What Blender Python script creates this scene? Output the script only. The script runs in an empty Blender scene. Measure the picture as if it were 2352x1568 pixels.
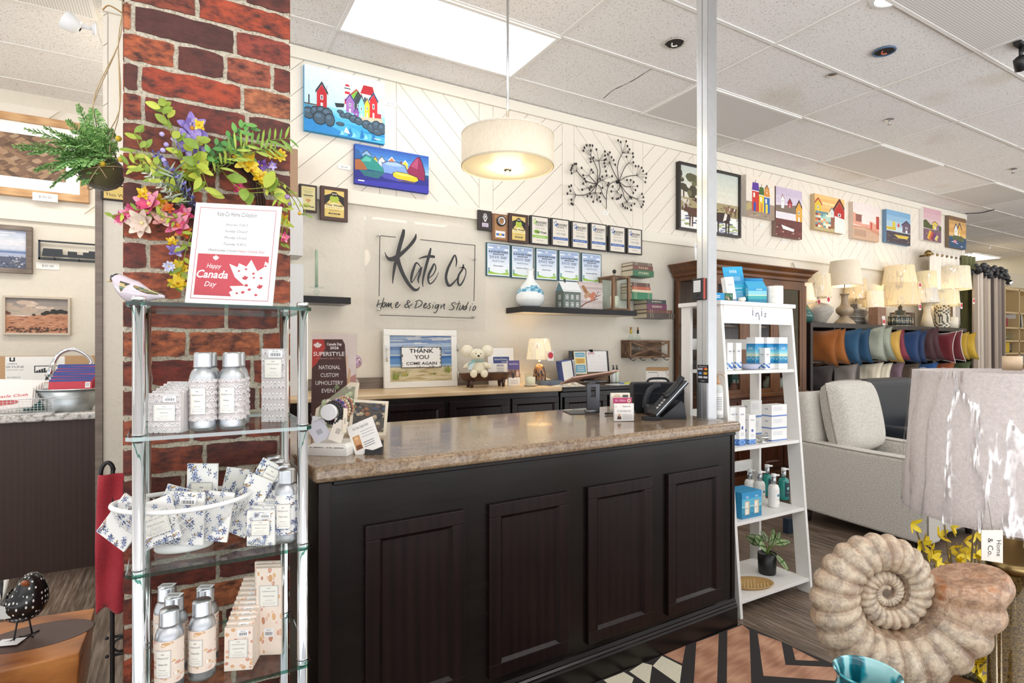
import bpy,math,random
from mathutils import Matrix,Vector,Euler
PI=math.pi
rnd=random.Random(7)
SC=bpy.context.scene
COL=bpy.context.scene.collection
CAM_H,F_PX,CX,HY=1.25,1311.0,1176.0,799.0
YAW=math.radians(30.23)
FS,FC=math.sin(YAW),math.cos(YAW)
cam_d=bpy.data.cameras.new('camera');cam=bpy.data.objects.new('camera',cam_d);COL.objects.link(cam)
cam.location=(0,0,CAM_H);cam.rotation_euler=(PI/2,0,-YAW)
cam_d.sensor_width=36;cam_d.lens=36*F_PX/2352;cam_d.shift_y=(HY-784)/2352
cam_d.clip_start=.05;cam_d.clip_end=100
SC.camera=cam
SC.view_settings.view_transform='Standard';SC.view_settings.look='None'
SC.view_settings.gamma=1;SC.view_settings.use_curve_mapping=False
SC.view_settings.exposure=-0.2
W=bpy.data.worlds.new('daylight_and_fill');SC.world=W;W.use_nodes=True
_n=W.node_tree.nodes;_l=W.node_tree.links;_g=_n.new('ShaderNodeTexCoord');_s=_n.new('ShaderNodeSeparateXYZ');_l.new(_g.outputs['Generated'],_s.inputs[0])
_m=_n.new('ShaderNodeMapRange');_l.new(_s.outputs[2],_m.inputs[0]);_m.inputs[1].default_value=-.06;_m.inputs[2].default_value=.04;_m.inputs[3].default_value=4.9;_m.inputs[4].default_value=.92  # added glow below the horizon, stronger than the sky, to brighten the ceiling
_n['Background'].inputs[0].default_value=(.95,.97,1,1);_l.new(_m.outputs[0],_n['Background'].inputs[1])
CEIL=3.17
def area_light(name,loc,sx,sy,power,col=(1,1,1),rot=(0,0,0)):
 l=bpy.data.lights.new(name,'AREA');l.shape='RECTANGLE';l.size=sx;l.size_y=sy;l.energy=power;l.color=col
 o=bpy.data.objects.new(name,l);COL.objects.link(o);o.location=loc;o.rotation_euler=rot;return o
def point_light(name,loc,power,col=(1,.8,.5),r=.04):
 l=bpy.data.lights.new(name,'POINT');l.energy=power;l.color=col;l.shadow_soft_size=r
 o=bpy.data.objects.new(name,l);COL.objects.link(o);o.location=loc;return o
area_light('panel_and_fill_light',(1.42,3.19,CEIL-.03),1.15,.55,9,(1,.99,.97))
for(x,y,e)in((.2,-.6,34),(3.0,-.4,34),(6.0,.6,38),(-1.6,2.6,30),(-.9,4.3,45),(6.6,2.6,22),(9.5,2.2,24),(13,5,60),(12,1,40)):  # no fixtures here; the left-room light is added to brighten its wall
 area_light('panel_and_fill_light',(x,y,CEIL-.03),1.15,.55,e*.6,(1,.97,.93))
def ray(px,py):
 u=(px-CX)/F_PX;w=(HY-py)/F_PX
 return FS+FC*u,FC-FS*u,w
def onY(px,py,Y):
 a,b,c=ray(px,py);t=Y/b;return Vector((a*t,Y,CAM_H+c*t))
def onX(px,py,X):
 a,b,c=ray(px,py);t=X/a;return Vector((X,b*t,CAM_H+c*t))
def onZ(px,py,Z):
 a,b,c=ray(px,py);t=(Z-CAM_H)/c;return Vector((a*t,b*t,Z))
def lin(h):
 if not isinstance(h,str):return tuple(h)[:3]
 r=[int(h[i:i+2],16)/255 for i in(0,2,4)]
 return tuple(c/12.92 if c<=.04045 else((c+.055)/1.055)**2.4 for c in r)
MATS={}
class NT:
 def __init__(s,name):
  s.m=bpy.data.materials.new(name);s.m.use_nodes=True;s.t=s.m.node_tree;s.n=s.t.nodes
  s.b=s.n['Principled BSDF'];s.out=s.n['Material Output']
 def N(s,ty,**kw):
  n=s.n.new(ty)
  for k,v in kw.items():
   if k.startswith('i_'):
    k2=k[2:];k2=int(k2)if k2.isdigit()else k2.replace('_',' ')
    if hasattr(v,'is_output'):s.t.links.new(v,n.inputs[k2])
    else:n.inputs[k2].default_value=v
   else:setattr(n,k,v)
  return n
 def L(s,a,b):s.t.links.new(a,b)
 def co(s,scale=(1,1,1),kind='Object',rot=(0,0,0)):
  tc=s.N('ShaderNodeTexCoord');mp=s.N('ShaderNodeMapping',i_Vector=tc.outputs[kind],i_Scale=scale,i_Rotation=rot);return mp.outputs[0]
 def ramp(s,fac,stops,interp='LINEAR'):
  r=s.N('ShaderNodeValToRGB',i_Fac=fac);cr=r.color_ramp;cr.interpolation=interp
  while len(cr.elements)<len(stops):cr.elements.new(.5)
  for e,(p,c)in zip(cr.elements,stops):e.position=p;e.color=(*lin(c),1)
  return r.outputs[0]
 def mix(s,fac,a,b,mode='MIX'):
  n=s.N('ShaderNodeMix',data_type='RGBA',blend_type=mode)
  for i,v in((0,fac),(6,a),(7,b)):
   if hasattr(v,'is_output'):s.L(v,n.inputs[i])
   elif i==0:n.inputs[0].default_value=v
   else:n.inputs[i].default_value=(*lin(v),1)
  return n.outputs[2]
 def noise(s,co,scale,detail=4,rough=.5,out=0):
  return s.N('ShaderNodeTexNoise',i_Vector=co,i_Scale=scale,i_Detail=detail,i_Roughness=rough).outputs[out]
 def bump(s,h,strength=.3,dist=.005):
  b=s.N('ShaderNodeBump',i_Height=h,i_Strength=strength,i_Distance=dist);s.L(b.outputs[0],s.b.inputs['Normal'])
 def base(s,c):
  if hasattr(c,'is_output'):s.L(c,s.b.inputs['Base Color'])
  else:s.b.inputs['Base Color'].default_value=(*lin(c),1)
 def set(s,**kw):
  for k,v in kw.items():
   k=k.replace('_',' ')
   if hasattr(v,'is_output'):s.L(v,s.b.inputs[k])
   else:s.b.inputs[k].default_value=v
  return s
def reg(name,nt):MATS[name]=nt.m;return nt
def tinted(name,rough=.6,metal=0,nscale=40,namt=.10,bump=0,bscale=200,coat=0,spec=.5,trans=0,sheen=0):
 """colour comes from the face colour of the mesh; a little procedural mottling on top"""
 s=NT(name);at=s.N('ShaderNodeAttribute',attribute_name='Col')
 co=s.co();n=s.noise(co,nscale,3)
 mr=s.N('ShaderNodeMapRange',i_Value=n,i_3=1-namt,i_4=1+namt*.6)
 v=s.N('ShaderNodeVectorMath',operation='SCALE',i_0=at.outputs['Color'],i_Scale=mr.outputs[0])
 s.base(v.outputs[0]);s.set(Roughness=rough,Metallic=metal,Coat_Weight=coat,Specular_IOR_Level=spec,Transmission_Weight=trans)
 if sheen:s.set(Sheen_Weight=sheen)
 if bump:s.bump(s.noise(co,bscale,2),bump,.003)
 reg(name,s);return s
tinted('matte',.85);tinted('paper',.55,namt=.04);tinted('satin',.42,namt=.05);tinted('gloss',.12,namt=.04,coat=.3)
tinted('metal',.3,1,namt=.06);tinted('chrome',.07,1,namt=.01);tinted('brushed',.38,1,namt=.12,nscale=25)
tinted('cloth',.95,namt=.25,nscale=160,bump=.5,bscale=380,sheen=.2,spec=.2)
tinted('velvet',.8,namt=.3,nscale=9,bump=.4,bscale=30,sheen=.5,spec=.2)
tinted('leaf',.5,namt=.35,nscale=60);tinted('stone',.6,namt=.5,nscale=30,bump=.3,bscale=60)
tinted('canvas',.7,namt=.16,nscale=35,bump=.15,bscale=600)
s=tinted('plush',1,namt=.25,nscale=70,bump=1,bscale=120,sheen=.5,spec=.1)
def glassy(name,tint,fac_lo=.04,rough=.02,edge=None):
 s=NT(name);tr=s.N('ShaderNodeBsdfTransparent');gl=s.N('ShaderNodeBsdfGlossy',i_Roughness=rough)
 tr.inputs[0].default_value=(*lin(tint),1);lw=s.N('ShaderNodeLayerWeight',i_Blend=.5);fr=s.N('ShaderNodeMath',operation='POWER',i_0=lw.outputs['Facing'],i_1=4.0)
 ad=s.N('ShaderNodeMath',operation='MULTIPLY_ADD',i_0=fr.outputs[0],i_1=.55,i_2=fac_lo+.02,use_clamp=True)
 mx=s.N('ShaderNodeMixShader',i_0=ad.outputs[0],i_1=tr.outputs[0],i_2=gl.outputs[0]);s.L(mx.outputs[0],s.out.inputs[0]);reg(name,s)
glassy('glass','f6fbfa',0.0);glassy('acrylic','fdfdfd',-0.005);glassy('green_glass','5fae9c',.15)
s=NT('wrap');tr=s.N('ShaderNodeBsdfTransparent');gl=s.N('ShaderNodeBsdfGlossy',i_Roughness=.12)
co=s.co((1.2,1.2,.3));nn=s.noise(co,10,4,.5)
b=s.N('ShaderNodeBump',i_Height=nn,i_Strength=1,i_Distance=.03);s.L(b.outputs[0],gl.inputs['Normal'])
r=s.ramp(nn,[(.44,'0c0c0c'),(.49,'7c7c7c'),(.51,'b0b0b0'),(.53,'303030'),(.56,'101010'),(1,'101010')])
mx=s.N('ShaderNodeMixShader',i_0=r,i_1=tr.outputs[0],i_2=gl.outputs[0]);s.L(mx.outputs[0],s.out.inputs[0]);reg('wrap',s)
def emitter(name,col,strength,base=None):
 s=NT(name);s.base(base or col);s.set(Emission_Color=(*lin(col),1),Emission_Strength=strength,Roughness=.6);reg(name,s);return s
TEXT_CACHE={}
def text_tris(st,shear,bold,space):
 k=(st,shear,bold,space)
 if k in TEXT_CACHE:return TEXT_CACHE[k]
 c=bpy.data.curves.new('t','FONT');c.body=st;c.size=1;c.shear=shear;c.offset=bold;c.resolution_u=2;c.space_character=space
 c.align_x='CENTER';c.align_y='CENTER'
 o=bpy.data.objects.new('t',c);COL.objects.link(o)
 dg=bpy.context.evaluated_depsgraph_get();me=bpy.data.meshes.new_from_object(o.evaluated_get(dg))
 vs=[v.co.copy()for v in me.vertices];fs=[tuple(p.vertices)for p in me.polygons]
 bpy.data.objects.remove(o);bpy.data.curves.remove(c);bpy.data.meshes.remove(me)
 if vs:
  x0=min(v.x for v in vs);x1=max(v.x for v in vs);y0=min(v.y for v in vs);y1=max(v.y for v in vs)
 else:x0,x1,y0,y1=0,1,0,1
 TEXT_CACHE[k]=(vs,fs,(x0,x1,y0,y1));return TEXT_CACHE[k]
class M:
 def __init__(s):s.v=[];s.f=[];s.c=[];s.m=[];s.s=[];s.T=None;s.lay=0
 def V(s,pts):
  i=len(s.v)
  s.v+=[tuple(s.T@Vector(p))for p in pts]if s.T else[tuple(p)for p in pts]
  return i
 def F(s,idx,c,m,sm=False):s.f.append(tuple(idx));s.c.append(lin(c));s.m.append(m);s.s.append(sm)
 def poly(s,pts,c,m='matte'):
  i=s.V(pts);s.F(range(i,i+len(pts)),c,m);return s
 def box(s,x0,x1,y0,y1,z0,z1,c,m='matte',front=None):
  i=s.V([(x0,y0,z0),(x1,y0,z0),(x1,y1,z0),(x0,y1,z0),(x0,y0,z1),(x1,y0,z1),(x1,y1,z1),(x0,y1,z1)])
  for k,q in enumerate(((0,1,5,4),(1,2,6,5),(2,3,7,6),(3,0,4,7),(4,5,6,7),(3,2,1,0))):
   s.F([i+a for a in q],front if front and k==0 else c,m)
  return s
 def cbox(s,cx,cy,cz,w,d,h,c,m='matte'):return s.box(cx-w/2,cx+w/2,cy-d/2,cy+d/2,cz-h/2,cz+h/2,c,m)
 def lathe(s,pts,c,m='satin',n=24,cx=0,cy=0,sx=1,sy=1,cap=True,a0=0,a1=2*PI,cols=None):
  full=abs(a1-a0-2*PI)<1e-6;k=n if full else n+1;i0=len(s.v)
  for(r,z)in pts:s.V([(cx+r*sx*math.cos(a0+(a1-a0)*j/n),cy+r*sy*math.sin(a0+(a1-a0)*j/n),z)for j in range(k)])
  for a in range(len(pts)-1):
   cc=cols[a]if cols else c
   for j in range(n):
    j2=(j+1)%k if full else j+1
    s.F((i0+a*k+j,i0+a*k+j2,i0+(a+1)*k+j2,i0+(a+1)*k+j),cc,m,True)
  if cap and full:
   if pts[0][0]>1e-5:s.F([i0+j for j in range(k)][::-1],cols[0]if cols else c,m)
   if pts[-1][0]>1e-5:s.F([i0+(len(pts)-1)*k+j for j in range(k)],cols[-1]if cols else c,m)
  return s
 def cyl(s,cx,cy,z0,z1,r,c,m='satin',n=16,r2=None):return s.lathe([(r,z0),(r2 if r2 is not None else r,z1)],c,m,n,cx,cy)
 def tube(s,pts,r,c,m='satin',n=8,cap=True):
  pts=[Vector(p)for p in pts];k=len(pts);i0=len(s.v);up=Vector((0,0,1));prev=None
  for a,p in enumerate(pts):
   d=(pts[min(a+1,k-1)]-pts[max(a-1,0)]).normalized()if k>1 else up
   if prev is None:
    ref=up if abs(d.z)<.9 else Vector((1,0,0));e1=d.cross(ref).normalized()
   else:e1=(prev-d*prev.dot(d));e1=e1.normalized()if e1.length>1e-6 else d.orthogonal().normalized()
   prev=e1;e2=d.cross(e1);rr=r[a]if isinstance(r,(list,tuple))else r
   s.V([p+e1*rr*math.cos(2*PI*j/n)+e2*rr*math.sin(2*PI*j/n)for j in range(n)])
  for a in range(k-1):
   for j in range(n):s.F((i0+a*n+j,i0+a*n+(j+1)%n,i0+(a+1)*n+(j+1)%n,i0+(a+1)*n+j),c,m,True)
  if cap:s.F([i0+j for j in range(n)][::-1],c,m);s.F([i0+(k-1)*n+j for j in range(n)],c,m)
  return s
 def sph(s,x,y,z,rx,ry=None,rz=None,c='ffffff',m='satin',n=12,rot=None):
  ry=ry or rx;rz=rz or rx;h=max(4,n//2);T0=s.T
  t=Matrix.Translation((x,y,z))@(rot.to_4x4()if rot else Matrix())@Matrix.Diagonal((rx,ry,rz,1));s.T=(T0@t)if T0 else t
  s.lathe([(max(math.sin(PI*a/h),1e-6),-math.cos(PI*a/h))for a in range(h+1)],c,m,n,cap=False);s.T=T0;return s
 def prism(s,pts,y0,y1,c,m='matte',side=None):
  """outline in x,z pushed through y0..y1 (y0 is the face towards the viewer)"""
  n=len(pts);i=s.V([(x,y0,z)for x,z in pts]+[(x,y1,z)for x,z in pts])
  s.F([i+j for j in range(n)],c,m);s.F([i+n+j for j in range(n)][::-1],side or c,m)
  for j in range(n):s.F((i+j,i+n+j,i+n+(j+1)%n,i+(j+1)%n),side or c,m)
  return s
 def surf(s,fn,nu,nv,c,m='matte',sm=True,closeu=False,colf=None):
  i0=len(s.v);ku=nu if closeu else nu+1
  for b in range(nv+1):s.V([fn(a/nu,b/nv)for a in range(ku)])
  for b in range(nv):
   for a in range(nu):
    a2=(a+1)%ku if closeu else a+1
    s.F((i0+b*ku+a,i0+b*ku+a2,i0+(b+1)*ku+a2,i0+(b+1)*ku+a),colf((a+.5)/nu,(b+.5)/nv)if colf else c,m,sm)
  return s
 def text(s,st,x,z,y,h,c,m='paper',w=None,shear=0,bold=0,space=1,align='C'):
  """text in the xz plane facing -y; h = cap height; w = full width to fit"""
  vs,fs,(x0,x1,y0,y1)=text_tris(st,shear,bold,space)
  if not vs:return s
  k=h/.70;kx=k if w is None else w/(x1-x0);mx=(x0+x1)/2
  if align=='L':mx=x0
  if align=='R':mx=x1
  i=s.V([(x+(v.x-mx)*kx,y,z+v.y*k)for v in vs])
  for f in fs:s.F([i+a for a in f],c,m)
  return s
 def stroke(s,pts,c,y,m='paper',th=0,cap=True):
  """brush stroke in the xz plane; pts = (x, z, width); thickness th goes to +y"""
  P=[Vector((p[0],p[1]))for p in pts];k=len(P);L=[];R=[]
  for a in range(k):
   d=P[min(a+1,k-1)]-P[max(a-1,0)];d=d.normalized()if d.length else Vector((1,0));n=Vector((-d.y,d.x))*pts[a][2]/2
   L.append(P[a]+n);R.append(P[a]-n)
  i=s.V([(p.x,y,p.y)for p in L]+[(p.x,y,p.y)for p in R])
  for a in range(k-1):s.F((i+a,i+a+1,i+k+a+1,i+k+a),c,m)
  if th:
   j=s.V([(p.x,y+th,p.y)for p in L]+[(p.x,y+th,p.y)for p in R])
   for a in range(k-1):
    s.F((i+a,j+a,j+a+1,i+a+1),c,m);s.F((i+k+a,i+k+a+1,j+k+a+1,j+k+a),c,m)
   s.F((i,i+k,j+k,j),c,m);s.F((i+k-1,j+k-1,j+2*k-1,i+2*k-1),c,m)
  return s
 def obj(s,name,parent=None,loc=(0,0,0),rz=0,bevel=0,sub=0,rot=None,seg=2):
  me=bpy.data.meshes.new(name);me.from_pydata(s.v,[],s.f);names=sorted(set(s.m));idx={n:i for i,n in enumerate(names)}
  for n in names:me.materials.append(MATS[n])
  me.polygons.foreach_set('material_index',[idx[a]for a in s.m]);me.polygons.foreach_set('use_smooth',s.s)
  at=me.color_attributes.new('Col','FLOAT_COLOR','CORNER');buf=[]
  for f,c in zip(s.f,s.c):buf+=[c[0],c[1],c[2],1]*len(f)
  at.data.foreach_set('color',buf);me.update()
  o=bpy.data.objects.new(name,me);COL.objects.link(o);o.location=loc;o.rotation_euler=rot or(0,0,rz)
  if parent:o.parent=parent
  if bevel:
   b=o.modifiers.new('bevel','BEVEL');b.width=bevel;b.segments=seg;b.limit_method='ANGLE';b.angle_limit=.7
  if sub:
   b=o.modifiers.new('sub','SUBSURF');b.levels=sub;b.render_levels=sub
  return o
def tag(o,label,cat,group=None):
 o['label']=label;o['category']=cat
 if group:o['group']=group
 return o
def thing(name,label,cat,loc=(0,0,0),rz=0,group=None,rot=None):
 o=bpy.data.objects.new(name,None);COL.objects.link(o);o.location=loc;o.rotation_euler=rot or(0,0,rz);o.empty_display_size=.05
 return tag(o,label,cat,group)
def solo(name,mb,label,cat,loc=(0,0,0),rz=0,group=None,**kw):return tag(mb.obj(name,None,loc,rz,**kw),label,cat,group)
def struct(name,mb,label=None,**kw):
 o=mb.obj(name,**kw);o['kind']='structure'
 if label:o['label']=label
 return o
def copy_tree(o,loc=None,rz=None,label=None,parent=None):
 c=o.copy();COL.objects.link(c);c.parent=parent
 if loc is not None:c.location=loc
 if rz is not None:c.rotation_euler=(0,0,rz)
 if label:c['label']=label
 for ch in[k for k in o.children]:copy_tree(ch,parent=c)
 return c
def lerp(a,b,t):return a+(b-a)*t
def shade(c,k):c=lin(c);return tuple(min(1,a*k)for a in c)
# ================================================================ setting
WY=3.83
def clip(poly,x0,x1,z0,z1):
 def cut(P,f,inter):
  out=[]
  for i in range(len(P)):
   a,b=P[i],P[(i+1)%len(P)]
   fa,fb=f(a),f(b)
   if fa>=0:out.append(a)
   if fa*fb<0:
    t=fa/(fa-fb);out.append((a[0]+(b[0]-a[0])*t,a[1]+(b[1]-a[1])*t))
  return out
 for f in(lambda p:p[0]-x0,lambda p:x1-p[0],lambda p:p[1]-z0,lambda p:z1-p[1]):
  poly=cut(poly,f,None)
  if len(poly)<3:return[]
 return poly
s=NT('plaster');co=s.co();n1=s.noise(co,9,6,.62);n2=s.noise(co,45,3)
s.base(s.mix(n2,'d8d0c1','dfd7c8'));s.set(Roughness=.85)
ad=s.N('ShaderNodeMath',operation='MULTIPLY_ADD',i_0=n1,i_1=2.2,i_2=n2);s.bump(ad.outputs[0],.35,.008);reg('plaster',s)
s=NT('tile');co=s.co();n1=s.noise(co,110,2,.7);n2=s.noise(co,1.3,3)
c=s.ramp(n1,[(.33,'a9a49d'),(.40,'eeebe8'),(1,'f5f3f0')]);st=s.ramp(n2,[(.30,'e6dccb'),(.42,'ffffff')])
s.base(s.mix(.5,c,st,'MULTIPLY'));s.set(Roughness=.95);s.bump(n1,.25,.004);reg('tile',s)
s=NT('plank_floor');co=s.co((1,1,1),rot=(0,0,PI/2))
br=s.N('ShaderNodeTexBrick',i_Vector=co,i_Scale=1,i_Mortar_Size=.0015,i_Brick_Width=1.22,i_Row_Height=.152,offset=.37)
br.inputs['Color1'].default_value=(*lin('7b6657'),1);br.inputs['Color2'].default_value=(*lin('463729'),1);br.inputs['Mortar'].default_value=(*lin('2a2320'),1);br.inputs['Bias'].default_value=.1
g=s.noise(s.co((28,1.6,1)),2.5,6,.65);gc=s.ramp(g,[(.3,'3c3029'),(.5,'93806f'),(.68,'cdbfb2')])
s.base(s.mix(.55,br.outputs[0],gc,'MULTIPLY'));s.base(s.mix(.38,s.mix(.6,br.outputs[0],gc,'MULTIPLY'),gc));s.set(Roughness=.42)
s.bump(g,.15,.002);reg('plank_floor',s)
s=NT('brick');at=s.N('ShaderNodeAttribute',attribute_name='Col');co=s.co((1,1,1.9));n1=s.noise(co,26,6,.7);n2=s.noise(co,120,3,.6)
m1=s.mix(s.ramp(n1,[(.35,'000000'),(.62,'ffffff')]),'3a1510',at.outputs['Color']);m2=s.mix(s.ramp(n2,[(.66,'000000'),(.74,'909090')]),m1,'c98a63')
s.base(s.mix(1,m2,'fff0d4','MULTIPLY'));s.set(Roughness=.55);s.bump(n1,.6,.006);reg('brick',s)
s=NT('mortar');co=s.co();n1=s.noise(co,160,4,.7);s.base(s.ramp(n1,[(.3,'7f7565'),(.5,'b7ad99'),(.75,'d8cfbd')]));s.set(Roughness=.8);s.bump(n1,.6,.004);reg('mortar',s)
s=NT('laminate');n1=s.noise(s.co((.5,1.5,1)),22,8,.75);n2=s.noise(s.co(),95,4,.8);n3=s.noise(s.co((.6,1.3,1)),6,5,.7)
c=s.ramp(n1,[(.34,'3b2b29'),(.44,'7d6456'),(.50,'b59c80'),(.56,'8a7462'),(.66,'d6c4a6')]);c2=s.ramp(n2,[(.36,'3c302c'),(.46,'a89683'),(.60,'efe3cf')]);c3=s.ramp(n3,[(.4,'8b7b78'),(.55,'d8c6a6')])
s.base(s.mix(.8,s.mix(.22,s.mix(.55,c,c2),c3),'bfae9a','MULTIPLY'));s.set(Roughness=.15,Coat_Weight=.2);reg('laminate',s)
s=NT('granite');co=s.co();n1=s.noise(co,30,7,.75);s.base(s.ramp(n1,[(.35,'55504c'),(.45,'aaa59e'),(.55,'e3dfda'),(.75,'c7bdb2')]));s.set(Roughness=.25);reg('granite',s)
def woodmat(name,a,b,c,sc=(1.5,14,14),rough=.4,dist=3):
 s=NT(name);co=s.co(sc);n=s.noise(co,2.2,6,.6);n2=s.N('ShaderNodeTexWave',i_Vector=co,i_Scale=.6,i_Distortion=dist,i_Detail=3)
 f=s.N('ShaderNodeMath',operation='MULTIPLY',i_0=n,i_1=1.0);mx=s.mix(.45,s.ramp(f.outputs[0],[(.3,a),(.5,b),(.7,c)]),s.ramp(n2.outputs[0],[(0,a),(1,c)]))
 s.base(mx);s.set(Roughness=rough,Specular_IOR_Level=.3 if name[:5]=='ebony' else .5);s.bump(n,.12,.002);reg(name,s);return s
woodmat('ebony','0f0b09','171210','201916',rough=.26);woodmat('ebony_v','120b09','1b1110','241614',sc=(14,14,1.5),rough=.3)
woodmat('umber_v','3a2722','3f2c26','44312b',sc=(20,20,.8),rough=.5)
woodmat('oak_v','4c2a12','643a1a','7a4a22',sc=(14,14,1.2),rough=.35);woodmat('oak_h','4c2a12','623919','7a4a22',sc=(1.2,14,14),rough=.35)
woodmat('cherry_v','3c1c0e','512814','66351b',sc=(14,14,1.5),rough=.35)
woodmat('rustic_h','4b3527','6d4f39','8b6a4d',sc=(3,22,22),rough=.7);woodmat('rustic_v','5d4230','7c5b41','a07c5a',sc=(22,22,3),rough=.7)
woodmat('pale_oak','a77b4c','bd9161','d3ab7b',sc=(3,26,26),rough=.5);woodmat('pale_oak_v','a77b4c','bd9161','d3ab7b',sc=(26,26,3),rough=.5)
woodmat('greywood','5d5147','776a5f','8f8277',sc=(2,20,20),rough=.6)
woodmat('acacia','5a2f18','9c5c2c','c88546',sc=(2.5,7,7),rough=.3,dist=8);woodmat('pinkwood','8e5f49','b78467','d3a486',sc=(3,24,1),rough=.6,dist=6)
woodmat('maple','c9a97e','d6b88f','e0c6a0',sc=(2,16,16),rough=.35)
m=M();m.T=None;m.poly([(-7,-2.2,0),(17,-2.2,0),(17,11,0),(-7,11,0)],'ffffff','plank_floor');struct('floor',m)
m=M();m.poly([(-7,-4,CEIL),(-7,11,CEIL),(17,11,CEIL),(17,-4,CEIL)],'ffffff','tile')
GX=[.81+1.22*k for k in range(-6,14)];GY=[2.28+.605*k for k in range(-10,14)]
for x in GX:m.box(x-.012,x+.012,-4,11,CEIL-.006,CEIL-.001,'e9e6e1','satin')
for y in GY:m.box(-7,17,y-.012,y+.012,CEIL-.0065,CEIL-.001,'e9e6e1','satin')
cr=[(1386,226),(1402,212),(1414,204),(1430,197),(1448,188),(1464,179),(1480,168),(1497,158)]
P=[onZ(px,py,CEIL-.0012)for px,py in cr]
for a,b in zip(P,P[1:]):
 d=(b-a).normalized();n=Vector((-d.y,d.x,0))*.004*rnd.uniform(.5,1.6);m.poly([a+n,a-n,b-n*.8,b+n*.8],'57514b')
struct('ceiling',m)
WL,WR,RAIL0,RAIL1=-.361,9.78,2.207,2.296
m=M();m.box(WL,WR,WY,WY+.14,0,CEIL,'ffffff','plaster')
x=1.30-4*.76;k=0
while x<WR:
 sgn=-1 if k%2==0 else 1;x0,x1=max(x,WL),min(x+.64,WR)
 if x1>x0:
  zc=RAIL1-1.0
  while zc<CEIL+1:
   p=[(x,zc),(x+.64,zc+sgn*.64),(x+.64,zc+sgn*.64+.160),(x,zc+.160)]
   q=clip(p,x0,x1,RAIL1,CEIL-.07)
   if q:m.prism(q,WY-.010,WY-.001,'e5dccd','satin')
   zc+=.1645
 xs0,xs1=max(x+.643,WL),min(x+.757,WR)
 if xs1>xs0:m.box(xs0,xs1,WY-.010,WY-.001,RAIL1,CEIL-.07,'e5dccd','satin')
 x+=.76;k+=1
struct('wall_back',m)
m=M();m.box(WL-.004,WR,WY-.028,WY-.0005,RAIL0,RAIL1,'e3dccd','satin');struct('trim_1',m,bevel=.004)
m=M();m.box(WL-.004,WR+.01,WY-.032,WY-.0005,CEIL-.085,CEIL-.007,'e3dccd','satin');struct('trim_2',m,bevel=.004)
m=M();m.box(WL-.035,WL-.002,WY-.012,WY+.15,0,RAIL0-.03,'6a5a4e','greywood');struct('trim_3',m)
m=M();m.box(-6,-.2,5.56,5.7,0,CEIL,'ffffff','plaster');
for k in range(-3,9):
 p=[(-6+k*.9,RAIL1),(-6+k*.9+.85,RAIL1),(-6+k*.9+1.6,CEIL-.1),(-6+k*.9+.75,CEIL-.1)];q=clip(p,-6,-.2,RAIL1,CEIL-.1)
 if q:m.prism(q,5.551,5.559,'e3dccf','satin')
struct('wall_left',m)
m=M();m.box(-6,-.2,5.535,5.5595,RAIL0,RAIL1,'e2dbce','satin');struct('trim_4',m)
m=M();m.box(-.2,-.06,WY+.14,5.56,0,CEIL,'ffffff','plaster');struct('wall_partition',m)
m=M();m.box(15.2,15.4,-4,11,0,CEIL,'d9cdb2','matte');struct('wall_right',m)
m=M();m.box(WR,15.2,9,9.2,0,CEIL,'d9cdb2','matte');struct('wall_far',m)
m=M();m.box(WR-.14,WR,WY+.14,9,0,CEIL,'d9cdb2','matte');struct('wall_side',m)
CXL,CXR,CY0,CY1=-.119,.27,1.72,2.06
m=M();m.box(CXL,CXR,CY0,CY1,0,CEIL,'ffffff','mortar')
def px_col(px):return onY(px,799,CY0).x
PITCH=.0745;ztop=CAM_H+(799-2)/1311*1.4262
JO={-2:[420],-1:[562],0:[453],1:[306,540],2:[404,517,625],3:[322,556],4:[329,567],5:[400],6:[365,500,610],7:[330,470],8:[410,560],9:[340,470,600],10:[420],
   11:[326,520,640],12:[430,600],13:[344,579],14:[367,486,591],15:[440,560],16:[325,470,640],17:[420,580],18:[350,520],19:[432,600],20:[340,500],21:[410,575]}
PAL=['9c4a2e','87402c','733227','ad5c3e','8f4630','582a25','a0543a','7d3a28','b06e4e','683028']
FIX={(1,1):'4e2422',(1,2):'8f3e33',(2,0):'b4603c',(2,1):'5b2822',(2,2):'a85a44',(3,1):'a24124',(4,1):'7c2f23',(4,0):'a9553a',(0,1):'a44528',(13,1):'7a2d22',(14,1):'b3603c',(12,0):'b96a45',(12,1):'b86c48'}
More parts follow.
